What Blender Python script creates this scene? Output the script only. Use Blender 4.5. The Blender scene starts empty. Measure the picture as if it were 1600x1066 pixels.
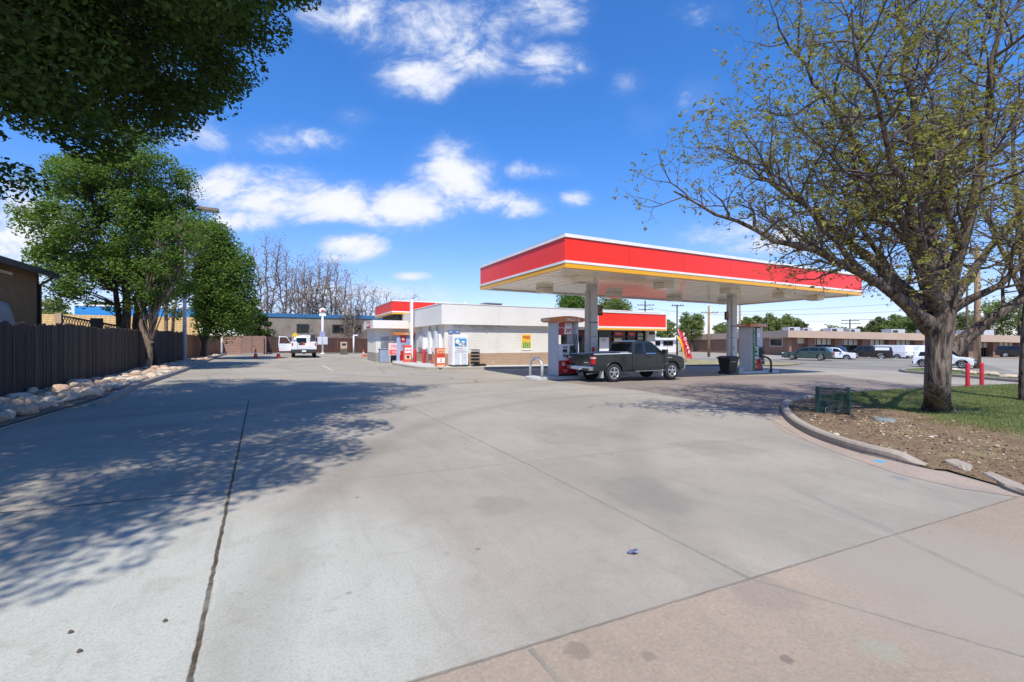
import bpy, bmesh, math, random
import numpy as np
from mathutils import Vector, Matrix, Euler
from math import sin, cos, pi, tanh, radians, sqrt, atan2

SC = bpy.context.scene
COL = SC.collection
random.seed(7)
RNG = np.random.default_rng(11)

# ------------------------------------------------------------------ survey
CAMZ = 1.68
FPX, CX, HY = 690.0, 800.0, 535.0          # focal length and horizon measured on the photograph
FX, FY = .4625, .8866                      # camera heading

def gz(x, y):                              # the lot falls gently to the right and rises to the back
    return .009*90*tanh(y/90) - .013*90*tanh(x/90)

def at(px, d):                             # ground plan position of a column of the photograph at depth d
    l = (px-CX)/FPX*d
    return (d*FX + l*FY, d*FY - l*FX)

def up(py, d):
    return CAMZ + (HY-py)*d/FPX

def gp(px, py):                            # where a pixel meets the ground
    lo, hi = .5, 400.0
    for _ in range(50):
        d = (lo+hi)/2
        x, y = at(px, d)
        if up(py, d) > gz(x, y): lo = d
        else: hi = d
    return at(px, lo)

def xy_on_y(px, Y):                        # X where a column of the photo crosses the plane Y
    t = (px-CX)/FPX
    return Y*(FX + t*FY)/(FY - t*FX)

def dep(x, y): return x*FX + y*FY

# ------------------------------------------------------------------ materials
def nm(name):
    m = bpy.data.materials.new(name); m.use_nodes = True
    nt = m.node_tree
    return m, nt, nt.nodes['Principled BSDF']

def N(nt, kind, **kw):
    n = nt.nodes.new(kind)
    for k, v in kw.items():
        if k in n.inputs: n.inputs[k].default_value = v
        else: setattr(n, k, v)
    return n

def L(nt, a, b): nt.links.new(a, b)

def math_(nt, op, a, b=None, c=None, clamp=False):
    n = nt.nodes.new('ShaderNodeMath'); n.operation = op; n.use_clamp = clamp
    for i, v in enumerate((a, b, c)):
        if v is None: continue
        if isinstance(v, (int, float)): n.inputs[i].default_value = v
        else: nt.links.new(v, n.inputs[i])
    return n.outputs[0]

def mixc(nt, fac, a, b, mode='MIX'):
    n = nt.nodes.new('ShaderNodeMix'); n.data_type = 'RGBA'; n.blend_type = mode
    for sock, v in ((n.inputs[0], fac), (n.inputs[6], a), (n.inputs[7], b)):
        if isinstance(v, (int, float)): sock.default_value = v
        elif isinstance(v, tuple): sock.default_value = v if len(v) == 4 else (*v, 1)
        else: nt.links.new(v, sock)
    return n.outputs[2]

def sstep(nt, x, lo, hi):
    n = nt.nodes.new('ShaderNodeMapRange'); n.interpolation_type = 'SMOOTHSTEP'
    nt.links.new(x, n.inputs[0]); n.inputs[1].default_value = lo; n.inputs[2].default_value = hi
    return n.outputs[0]

def noise(nt, vec, scale, detail=4, rough=.55, dist=0.0):
    n = N(nt, 'ShaderNodeTexNoise'); n.inputs['Scale'].default_value = scale
    n.inputs['Detail'].default_value = detail; n.inputs['Roughness'].default_value = rough
    n.inputs['Distortion'].default_value = dist
    if vec is not None: nt.links.new(vec, n.inputs['Vector'])
    return n.outputs[0]

def bump(nt, b, h, strength=.3, dist=.02):
    n = N(nt, 'ShaderNodeBump'); n.inputs['Strength'].default_value = strength; n.inputs['Distance'].default_value = dist
    nt.links.new(h, n.inputs['Height']); nt.links.new(n.outputs[0], b.inputs['Normal'])

def pm(name, col, rough=.6, metal=0.0, var=.12, scale=3.0, bmp=0.0, spec=.5, coat=0.0, dirt=0.0):
    m, nt, b = nm(name)
    tc = N(nt, 'ShaderNodeTexCoord')
    n1 = noise(nt, tc.outputs['Object'], scale, 6, .6)
    d = tuple(max(0, c*(1-var)) for c in col); l = tuple(min(1, c*(1+var)) for c in col)
    c = mixc(nt, sstep(nt, n1, .3, .7), d, l)
    if dirt > 0:
        n2 = noise(nt, tc.outputs['Object'], scale*.37, 5, .7, .5)
        c = mixc(nt, math_(nt, 'MULTIPLY', sstep(nt, n2, .5, .75), dirt), c, (.12, .10, .08))
    L(nt, c, b.inputs['Base Color'])
    b.inputs['Roughness'].default_value = rough; b.inputs['Metallic'].default_value = metal
    b.inputs['Specular IOR Level'].default_value = spec
    b.inputs['Coat Weight'].default_value = coat; b.inputs['Coat Roughness'].default_value = .05
    if bmp > 0:
        n3 = noise(nt, tc.outputs['Object'], scale*8, 4, .6); bump(nt, b, n3, bmp, .02)
    return m

def leafmat(name, cols, trans=.35):
    m = bpy.data.materials.new(name); m.use_nodes = True; nt = m.node_tree
    nt.nodes.clear()
    g = N(nt, 'ShaderNodeNewGeometry'); tc = N(nt, 'ShaderNodeTexCoord')
    r = N(nt, 'ShaderNodeValToRGB'); e = r.color_ramp.elements
    e[0].color = (*cols[0], 1); e[1].color = (*cols[-1], 1)
    for i, c in enumerate(cols[1:-1]):
        q = e.new((i+1)/(len(cols)-1)); q.color = (*c, 1)
    nz = noise(nt, tc.outputs['Object'], .55, 2)
    f = math_(nt, 'ADD', math_(nt, 'MULTIPLY', g.outputs['Random Per Island'], .65), math_(nt, 'MULTIPLY', sstep(nt, nz, .3, .7), .35))
    L(nt, f, r.inputs[0])
    d = N(nt, 'ShaderNodeBsdfDiffuse'); t = N(nt, 'ShaderNodeBsdfTranslucent'); gl = N(nt, 'ShaderNodeBsdfGlossy', Roughness=.6)
    L(nt, r.outputs[0], d.inputs[0])
    tcx = mixc(nt, .5, r.outputs[0], (.22, .30, .02), 'MIX'); L(nt, tcx, t.inputs[0])
    a = N(nt, 'ShaderNodeMixShader', Fac=trans); L(nt, d.outputs[0], a.inputs[1]); L(nt, t.outputs[0], a.inputs[2])
    b = N(nt, 'ShaderNodeMixShader', Fac=.02); L(nt, a.outputs[0], b.inputs[1]); L(nt, gl.outputs[0], b.inputs[2])
    o = N(nt, 'ShaderNodeOutputMaterial'); L(nt, b.outputs[0], o.inputs[0])
    return m

def barkmat(name, dark, light, scale=9.0, lo=.36, hi=.62):
    m, nt, b = nm(name)
    tc = N(nt, 'ShaderNodeTexCoord')
    mp = N(nt, 'ShaderNodeMapping'); mp.inputs['Scale'].default_value = (1, 1, .16); L(nt, tc.outputs['Object'], mp.inputs[0])
    n1 = noise(nt, mp.outputs[0], scale, 6, .65, .6)
    n2 = noise(nt, tc.outputs['Object'], 1.3, 3)
    c = mixc(nt, sstep(nt, n1, lo, hi), dark, light)
    c = mixc(nt, math_(nt, 'MULTIPLY', sstep(nt, n2, .5, .7), .45), c, (dark[0]*1.6, dark[1]*1.15, dark[2]*.8))
    L(nt, c, b.inputs['Base Color']); b.inputs['Roughness'].default_value = .9
    bump(nt, b, n1, .9, .05)
    return m

def brickmat(name, c1, c2, mortar, bw=.22, bh=.075, paint=None, mort=.012):
    m, nt, b = nm(name)
    tc = N(nt, 'ShaderNodeTexCoord'); sp = N(nt, 'ShaderNodeSeparateXYZ'); L(nt, tc.outputs['Object'], sp.inputs[0])
    u = math_(nt, 'ADD', sp.outputs[0], sp.outputs[1])
    cb = N(nt, 'ShaderNodeCombineXYZ'); L(nt, u, cb.inputs[0]); L(nt, sp.outputs[2], cb.inputs[1])
    br = N(nt, 'ShaderNodeTexBrick'); br.inputs['Scale'].default_value = 1.0
    br.inputs['Brick Width'].default_value = bw; br.inputs['Row Height'].default_value = bh; br.inputs['Mortar Size'].default_value = mort
    br.inputs['Color1'].default_value = (*c1, 1); br.inputs['Color2'].default_value = (*c2, 1); br.inputs['Mortar'].default_value = (*mortar, 1)
    L(nt, cb.outputs[0], br.inputs['Vector'])
    n1 = noise(nt, tc.outputs['Object'], 1.1, 6, .65)
    c = mixc(nt, math_(nt, 'MULTIPLY', sstep(nt, n1, .45, .75), .3), br.outputs[0], tuple(x*.6 for x in c1))
    if paint:                                            # chips where the coat has come off
        n2 = noise(nt, tc.outputs['Object'], 3.2, 5, .6)
        c = mixc(nt, math_(nt, 'MULTIPLY', sstep(nt, n2, paint[3], paint[3]+.03), .85), c, tuple(paint[:3]))
    L(nt, c, b.inputs['Base Color']); b.inputs['Roughness'].default_value = .85
    bump(nt, b, br.outputs['Fac'], -.35, .01)
    return m

# ------------------------------------------------------------------ mesh builder
ORG = {}
class MB:
    def __init__(s): s.v = []; s.f = []; s.mi = []; s.sm = []
    def add(s, vs, fs, mi=0, smooth=False):
        o = len(s.v); s.v.extend([tuple(p) for p in vs])
        for f in fs:
            s.f.append([i+o for i in f]); s.mi.append(mi); s.sm.append(smooth)
        return s
    def box(s, x0, x1, y0, y1, z0, z1, mi=0):
        vs = [(x0,y0,z0),(x1,y0,z0),(x1,y1,z0),(x0,y1,z0),(x0,y0,z1),(x1,y0,z1),(x1,y1,z1),(x0,y1,z1)]
        return s.add(vs, [(0,3,2,1),(4,5,6,7),(0,1,5,4),(1,2,6,5),(2,3,7,6),(3,0,4,7)], mi)
    def bar(s, a, b, w, h, mi=0, upv=(0,0,1)):           # rectangular bar between two points
        a, b = Vector(a), Vector(b); d = (b-a).normalized(); u = Vector(upv)
        if abs(d.dot(u)) > .98: u = Vector((0,1,0))
        sd = d.cross(u).normalized(); u = sd.cross(d).normalized()
        vs = []
        for p in (a, b):
            for (i, j) in ((-1,-1),(1,-1),(1,1),(-1,1)): vs.append(p + sd*(w/2*i) + u*(h/2*j))
        return s.add(vs, [(3,2,1,0),(4,5,6,7),(0,1,5,4),(1,2,6,5),(2,3,7,6),(3,0,4,7)], mi)
    def prism(s, poly, w0, w1, plane='xz', mi=0, k=0.0, ref=0.0, smooth=False):
        """polygon (a,b) extruded from w0 to w1; k tapers the two sides inward with b above ref"""
        n = len(poly); vs = []
        for w, sg in ((w0, 1), (w1, -1)):
            for a, b in poly:
                ww = w + sg*k*(b-ref)
                vs.append({'xz': (a, ww, b), 'yz': (ww, a, b), 'xy': (a, b, ww)}[plane])
        fs = [list(range(n))[::-1], list(range(n, 2*n))]
        for i in range(n):
            j = (i+1) % n; fs.append((i, j, n+j, n+i))
        return s.add(vs, fs, mi, smooth)
    def tube(s, path, rad, n=8, mi=0, cap=True, smooth=True):
        P = [Vector(p) for p in path]; m = len(P)
        R = rad if isinstance(rad, (list, tuple)) else [rad]*m
        vs = []; ref = None
        for i in range(m):
            d = (P[min(i+1, m-1)] - P[max(i-1, 0)])
            d = d.normalized() if d.length > 1e-9 else Vector((0,0,1))
            if ref is None:
                ref = Vector((1,0,0)) if abs(d.x) < .8 else Vector((0,1,0))
            a = (ref - d*ref.dot(d)).normalized(); b = d.cross(a); ref = a
            for k in range(n):
                t = 2*pi*k/n; vs.append(P[i] + a*(R[i]*cos(t)) + b*(R[i]*sin(t)))
        fs = []
        for i in range(m-1):
            for k in range(n):
                k2 = (k+1) % n; fs.append((i*n+k, i*n+k2, (i+1)*n+k2, (i+1)*n+k))
        s.add(vs, fs, mi, smooth)
        if cap: s.add(vs[:n], [list(range(n))[::-1]], mi); s.add(vs[-n:], [list(range(n))], mi)
        return s
    def lathe(s, prof, n=24, org=(0,0,0), axis='z', mi=0, smooth=True, a0=0, a1=2*pi):
        vs = []; full = abs(a1-a0-2*pi) < 1e-6; cnt = n if full else n+1
        for r, z in prof:
            for k in range(cnt):
                t = a0+(a1-a0)*k/n; p = (r*cos(t), r*sin(t), z)
                p = {'z': p, 'y': (p[0], p[2], p[1]), 'x': (p[2], p[0], p[1])}[axis]
                vs.append((p[0]+org[0], p[1]+org[1], p[2]+org[2]))
        fs = []
        for i in range(len(prof)-1):
            for k in range(n):
                k2 = (k+1) % cnt; fs.append((i*cnt+k, i*cnt+k2, (i+1)*cnt+k2, (i+1)*cnt+k))
        return s.add(vs, fs, mi, smooth)
    def cyl(s, x, y, z0, z1, r, n=20, mi=0, r1=None):
        r1 = r if r1 is None else r1
        s.lathe([(r, z0), (r1, z1)], n, (x, y, 0), 'z', mi)
        for rr, z, q in ((r, z0, -1), (r1, z1, 1)):
            vs = [(x+rr*cos(2*pi*k/n), y+rr*sin(2*pi*k/n), z) for k in range(n)]
            s.add(vs, [list(range(n))[::q]], mi)
        return s
    def build(s, name, mats, parent=None, loc=None, rz=0.0, bevel=0.0, world=True, seg=2):
        me = bpy.data.meshes.new(name)
        o3 = Vector((0,0,0))
        if parent is not None and world: o3 = ORG.get(parent.name, Vector((0,0,0)))
        me.from_pydata([(v[0]-o3.x, v[1]-o3.y, v[2]-o3.z) for v in s.v], [], s.f)
        mats = mats if isinstance(mats, (list, tuple)) else [mats]
        for m in mats: me.materials.append(m)
        me.polygons.foreach_set('material_index', s.mi); me.polygons.foreach_set('use_smooth', s.sm)
        bm = bmesh.new(); bm.from_mesh(me); bmesh.ops.remove_doubles(bm, verts=bm.verts, dist=1e-5)
        bmesh.ops.recalc_face_normals(bm, faces=bm.faces); bm.to_mesh(me); bm.free(); me.update()
        o = bpy.data.objects.new(name, me); COL.objects.link(o)
        if parent is not None: o.parent = parent; ORG[o.name] = o3
        if loc is not None: o.location = loc; o.rotation_euler = (0,0,rz)
        if bevel > 0:
            md = o.modifiers.new('bevel', 'BEVEL'); md.width = bevel; md.segments = seg; md.limit_method = 'ANGLE'; md.angle_limit = radians(35)
        return o

def tag(o, label=None, cat=None, group=None, kind=None):
    if label: o['label'] = label
    if cat: o['category'] = cat
    if group: o['group'] = group
    if kind: o['kind'] = kind
    return o

def thing(name, loc, label, cat, group=None, rz=0.0):
    o = bpy.data.objects.new(name, None); COL.objects.link(o); o.empty_display_size = .2
    o.location = loc; o.rotation_euler = (0,0,rz); ORG[o.name] = Vector(loc)
    return tag(o, label, cat, group)

def copy_tree(o, parent=None):
    c = o.copy(); COL.objects.link(c); c.parent = parent
    for ch in o.children: copy_tree(ch, c)
    return c

def raw_mesh(name, verts, faces, mats, mi=None, parent=None, smooth=False, quads=True):
    """fast mesh from numpy arrays (verts Nx3, faces Mx4 or Mx3)"""
    me = bpy.data.meshes.new(name); k = faces.shape[1]
    me.vertices.add(len(verts)); me.vertices.foreach_set('co', verts.astype(np.float32).ravel())
    me.loops.add(faces.size); me.loops.foreach_set('vertex_index', faces.astype(np.int32).ravel())
    me.polygons.add(len(faces)); me.polygons.foreach_set('loop_start', np.arange(0, faces.size, k, dtype=np.int32))
    if mi is not None: me.polygons.foreach_set('material_index', mi.astype(np.int32))
    me.polygons.foreach_set('use_smooth', np.full(len(faces), smooth))
    for m in (mats if isinstance(mats, (list, tuple)) else [mats]): me.materials.append(m)
    me.update(calc_edges=True); me.validate()
    o = bpy.data.objects.new(name, me); COL.objects.link(o)
    if parent is not None: o.parent = parent; ORG[o.name] = Vector((0,0,0))
    return o

def text(s, size, m, parent, mat4, name='lettering', ext=.003, align='CENTER', bold=0.0, shear=0.0, sx=1.0):
    cu = bpy.data.curves.new(name, 'FONT'); cu.body = s; cu.size = size; cu.extrude = ext; cu.align_x = align; cu.align_y = 'CENTER'
    cu.offset = bold; cu.shear = shear; cu.resolution_u = 3
    ob = bpy.data.objects.new(name, cu); COL.objects.link(ob)
    dg = bpy.context.evaluated_depsgraph_get()
    me = bpy.data.meshes.new_from_object(ob.evaluated_get(dg))
    bpy.data.objects.remove(ob); bpy.data.curves.remove(cu)
    me.name = name
    me.transform(Matrix.Translation(-ORG.get(parent.name, Vector((0,0,0)))) @ mat4 @ Matrix.Diagonal((sx, 1, 1, 1)))
    me.materials.clear(); me.materials.append(m)
    o = bpy.data.objects.new(name, me); COL.objects.link(o); o.parent = parent; ORG[o.name] = ORG.get(parent.name, Vector((0,0,0)))
    return o

def face_my(x, y, z):      # text plane facing -Y
    return Matrix.Translation((x, y, z)) @ Matrix.Rotation(pi/2, 4, 'X')
def face_mx(x, y, z):      # text plane facing -X
    return Matrix.Translation((x, y, z)) @ Matrix.Rotation(-pi/2, 4, 'Z') @ Matrix.Rotation(pi/2, 4, 'X')

def sheet(name, pts, mat, off, step=3.0, kind='structure', zf=None):
    """ground sheet following the fall of the lot"""
    bm = bmesh.new(); vs = [bm.verts.new((x, y, 0)) for x, y in pts]
    bm.faces.new(vs); bmesh.ops.triangulate(bm, faces=bm.faces)
    for _ in range(9):
        es = [e for e in bm.edges if e.calc_length() > step]
        if not es: break
        bmesh.ops.subdivide_edges(bm, edges=es, cuts=1); bmesh.ops.triangulate(bm, faces=[f for f in bm.faces if len(f.verts) > 3])
    for v in bm.verts: v.co.z = gz(v.co.x, v.co.y) + off + (zf(v.co.x, v.co.y) if zf else 0)
    bmesh.ops.recalc_face_normals(bm, faces=bm.faces)
    if sum(f.normal.z for f in bm.faces) < 0: bmesh.ops.reverse_faces(bm, faces=bm.faces)
    me = bpy.data.meshes.new(name); bm.to_mesh(me); bm.free(); me.materials.append(mat)
    o = bpy.data.objects.new(name, me); COL.objects.link(o)
    return tag(o, kind=kind)

def kerb_mesh(path, w, h, side, base=-.05, cham=.025, taper_end=0.0):
    """raised kerb along a path; side=+1 puts the body to the left of the path direction"""
    mb = MB(); P = [Vector((x, y, 0)) for x, y in path]; m = len(P); rings = []
    for i, p in enumerate(P):
        d = (P[min(i+1, m-1)]-P[max(i-1, 0)]).normalized(); n = Vector((-d.y, d.x, 0))*side
        z = gz(p.x, p.y); hh = h if taper_end == 0 else max(.03, h*min(1, (P[-1]-p).length/taper_end))
        sec = [(0, base), (.015, hh-cham), (cham+.015, hh), (w-cham, hh), (w, hh-cham), (w, base)]
        rings.append([Vector((p.x+n.x*a, p.y+n.y*a, z+b)) for a, b in sec])
    k = len(rings[0]); vs = [q for r in rings for q in r]; fs = []
    for i in range(m-1):
        for j in range(k-1): fs.append((i*k+j, i*k+j+1, (i+1)*k+j+1, (i+1)*k+j))
    fs.append(list(range(k))); fs.append([(m-1)*k+j for j in range(k)][::-1])
    return mb.add(vs, fs)

def dens(path, step=.5):
    out = []
    for a, b in zip(path[:-1], path[1:]):
        n = max(1, int(math.dist(a, b)/step))
        for i in range(n): out.append((a[0]+(b[0]-a[0])*i/n, a[1]+(b[1]-a[1])*i/n))
    out.append(path[-1]); return out

def smooth_path(path, it=2):
    for _ in range(it):
        q = [path[0]]
        for a, b in zip(path[:-1], path[1:]):
            q.append((a[0]*.75+b[0]*.25, a[1]*.75+b[1]*.25)); q.append((a[0]*.25+b[0]*.75, a[1]*.25+b[1]*.75))
        q.append(path[-1]); path = q
    return path
# ------------------------------------------------------------------ camera, sun, sky
cam = bpy.data.cameras.new('camera'); co = bpy.data.objects.new('camera', cam); COL.objects.link(co)
co.location = (0, 0, CAMZ); co.rotation_euler = (pi/2, 0, -atan2(FX, FY))
cam.sensor_width = 36; cam.lens = FPX/1600*36; cam.shift_y = (HY-533)/1600; cam.clip_end = 3000; cam.clip_start = .05
SC.camera = co
SC.view_settings.view_transform = 'Standard'; SC.view_settings.look = 'None'; SC.view_settings.gamma = 1; SC.view_settings.exposure = .25
SC.render.film_transparent = False

SUN_EL = radians(57.5); SX, SY = -.47, -.883
sl = bpy.data.lights.new('sun', 'SUN'); sl.energy = 4.7; sl.angle = radians(.53); sl.color = (1, .935, .83)
so = bpy.data.objects.new('sun', sl); COL.objects.link(so)
so.rotation_euler = Vector((SX*cos(SUN_EL), SY*cos(SUN_EL), sin(SUN_EL))).to_track_quat('Z', 'Y').to_euler(); so.location = (-10, -18, 40)

W = bpy.data.worlds.new('World'); SC.world = W; W.use_nodes = True
nt = W.node_tree; nt.nodes.clear()
sky = N(nt, 'ShaderNodeTexSky'); sky.sky_type = 'NISHITA'; sky.sun_disc = False
sky.sun_elevation = SUN_EL; sky.sun_rotation = atan2(SX, SY) % (2*pi)
sky.altitude = 300; sky.air_density = 1.0; sky.dust_density = .35; sky.ozone_density = 1.6
tc = N(nt, 'ShaderNodeTexCoord'); D = tc.outputs['Generated']
def vdot(v, c):
    n = nt.nodes.new('ShaderNodeVectorMath'); n.operation = 'DOT_PRODUCT'; nt.links.new(v, n.inputs[0]); n.inputs[1].default_value = c
    return n.outputs['Value']
hs = N(nt, 'ShaderNodeHueSaturation'); hs.inputs['Saturation'].default_value = 1.08; L(nt, mixc(nt, 1.0, sky.outputs[0], mixc(nt, sstep(nt, vdot(D, (0, 0, 1)), .0, .42), (.92, .90, 1.16), (.70, 1.03, 1.50)), 'MULTIPLY'), hs.inputs['Color'])
dd = math_(nt, 'MAXIMUM', vdot(D, (FX, FY, 0)), .02)
lu = math_(nt, 'DIVIDE', vdot(D, (FY, -FX, 0)), dd); lv = math_(nt, 'DIVIDE', vdot(D, (0, 0, 1)), dd)
cb = N(nt, 'ShaderNodeCombineXYZ'); L(nt, lu, cb.inputs[0]); L(nt, lv, cb.inputs[1]); P = cb.outputs[0]
# clouds: soft lobes in fixed compass directions, broken up by noise
CL = [(535,15,85,38,.9),(690,45,150,70,.82),(860,18,75,40,.7),(655,118,78,40,.95),(745,90,80,45,.9),(850,100,82,34,.82),
      (455,218,110,28,.72),(550,185,42,24,.55),(400,300,150,42,1.0),(520,318,130,34,1.05),(630,322,110,40,1.15),(705,285,70,62,1.1),(790,318,75,24,.95),
      (375,345,75,22,.9),(835,268,70,18,.62),(548,384,62,24,1.0),(530,402,40,12,.8),(898,312,34,18,.75),(642,432,36,9,.8),
      (1010,188,50,38,.42),(1092,150,52,42,.5),(980,130,40,30,.4),(1185,372,120,34,.85),(1420,300,120,60,.55),(30,365,130,80,1.0),(20,450,160,60,.8),
      (560,460,240,24,.62),(760,462,120,14,.5),(1245,490,50,10,.7),(1300,484,45,9,.55),(1130,492,50,14,.45),(1400,505,100,9,.4),(300,215,140,40,.5),(1100,20,70,26,.35)]
acc = None
for (px, py, rx, ry, st) in CL:
    s1 = N(nt, 'ShaderNodeVectorMath', operation='SUBTRACT'); L(nt, P, s1.inputs[0]); s1.inputs[1].default_value = ((px-CX)/FPX, (HY-py)/FPX, 0)
    s2 = N(nt, 'ShaderNodeVectorMath', operation='MULTIPLY'); L(nt, s1.outputs[0], s2.inputs[0]); s2.inputs[1].default_value = (FPX/rx, FPX/ry, 0)
    s3 = N(nt, 'ShaderNodeVectorMath', operation='LENGTH'); L(nt, s2.outputs[0], s3.inputs[0])
    e = math_(nt, 'MULTIPLY', sstep(nt, s3.outputs['Value'], 1.75, 0.0), st)
    acc = e if acc is None else math_(nt, 'SMOOTH_MAX', acc, e, .12)
mp = N(nt, 'ShaderNodeMapping'); mp.inputs['Scale'].default_value = (1, 1.45, 1); mp.inputs['Rotation'].default_value = (0, 0, .25); L(nt, P, mp.inputs[0])
n1 = noise(nt, mp.outputs[0], 5.2, 12, .60, .8); n2 = noise(nt, mp.outputs[0], 22, 8, .65, .9)
nn = math_(nt, 'ADD', math_(nt, 'MULTIPLY', math_(nt, 'SUBTRACT', n1, .5), 2.5), math_(nt, 'MULTIPLY', math_(nt, 'SUBTRACT', n2, .5), .75))
den = math_(nt, 'ADD', acc, math_(nt, 'MULTIPLY', nn, math_(nt, 'ADD', math_(nt, 'MULTIPLY', acc, .55), .42)))
cm = math_(nt, 'MULTIPLY', sstep(nt, den, .30, 1.02), .95)
thin = math_(nt, 'MULTIPLY', sstep(nt, math_(nt, 'ADD', acc, math_(nt, 'MULTIPLY', nn, .3)), .12, .9), .16)
cm = math_(nt, 'MAXIMUM', cm, thin)
above = sstep(nt, vdot(D, (0, 0, 1)), -.01, .04)
cm = math_(nt, 'MULTIPLY', cm, above)
shade = mixc(nt, sstep(nt, den, .45, 1.25), (4.5, 5.0, 6.2), (6.2, 6.3, 6.7))
skc = mixc(nt, cm, hs.outputs[0], shade)
bg = N(nt, 'ShaderNodeBackground', Strength=.135); L(nt, skc, bg.inputs[0])
wo = N(nt, 'ShaderNodeOutputWorld'); L(nt, bg.outputs[0], wo.inputs[0])

# ------------------------------------------------------------------ ground materials
def seg_mask(nt, pos, p, q, w, wn=None, soft=.35, ends=True):
    """1 on the strip of half width w round the ground segment p-q"""
    p, q = Vector((*p, 0)), Vector((*q, 0)); d = (q-p); ln = d.length; d.normalize()
    s = N(nt, 'ShaderNodeVectorMath', operation='SUBTRACT'); L(nt, pos, s.inputs[0]); s.inputs[1].default_value = (p.x, p.y, 0)
    def dt(c):
        n = nt.nodes.new('ShaderNodeVectorMath'); n.operation = 'DOT_PRODUCT'; nt.links.new(s.outputs[0], n.inputs[0]); n.inputs[1].default_value = c
        return n.outputs['Value']
    a = dt((-d.y, d.x, 0)); t = dt((d.x, d.y, 0))
    if wn is not None: a = math_(nt, 'ADD', a, wn)
    m = sstep(nt, math_(nt, 'ABSOLUTE', a), w*(1+soft), w*(1-soft))
    if ends:
        m = math_(nt, 'MULTIPLY', m, math_(nt, 'GREATER_THAN', t, 0.0)); m = math_(nt, 'MULTIPLY', m, math_(nt, 'LESS_THAN', t, ln))
    return m

def poly_noise(nt, pos, sc, amp): return math_(nt, 'MULTIPLY', math_(nt, 'SUBTRACT', noise(nt, pos, sc, 3), .5), amp)

def ring_mask(nt, pos, c, r, w, amp=.3):
    s = N(nt, 'ShaderNodeVectorMath', operation='DISTANCE'); L(nt, pos, s.inputs[0]); s.inputs[1].default_value = (c[0], c[1], 0)
    a = math_(nt, 'ADD', math_(nt, 'SUBTRACT', s.outputs['Value'], r), poly_noise(nt, pos, .25, amp))
    return sstep(nt, math_(nt, 'ABSOLUTE', a), w, w*.2)

def flatpos(nt):
    tc = N(nt, 'ShaderNodeTexCoord'); m = N(nt, 'ShaderNodeVectorMath', operation='MULTIPLY'); L(nt, tc.outputs['Object'], m.inputs[0]); m.inputs[1].default_value = (1, 1, 0)
    return m.outputs[0]

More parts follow.
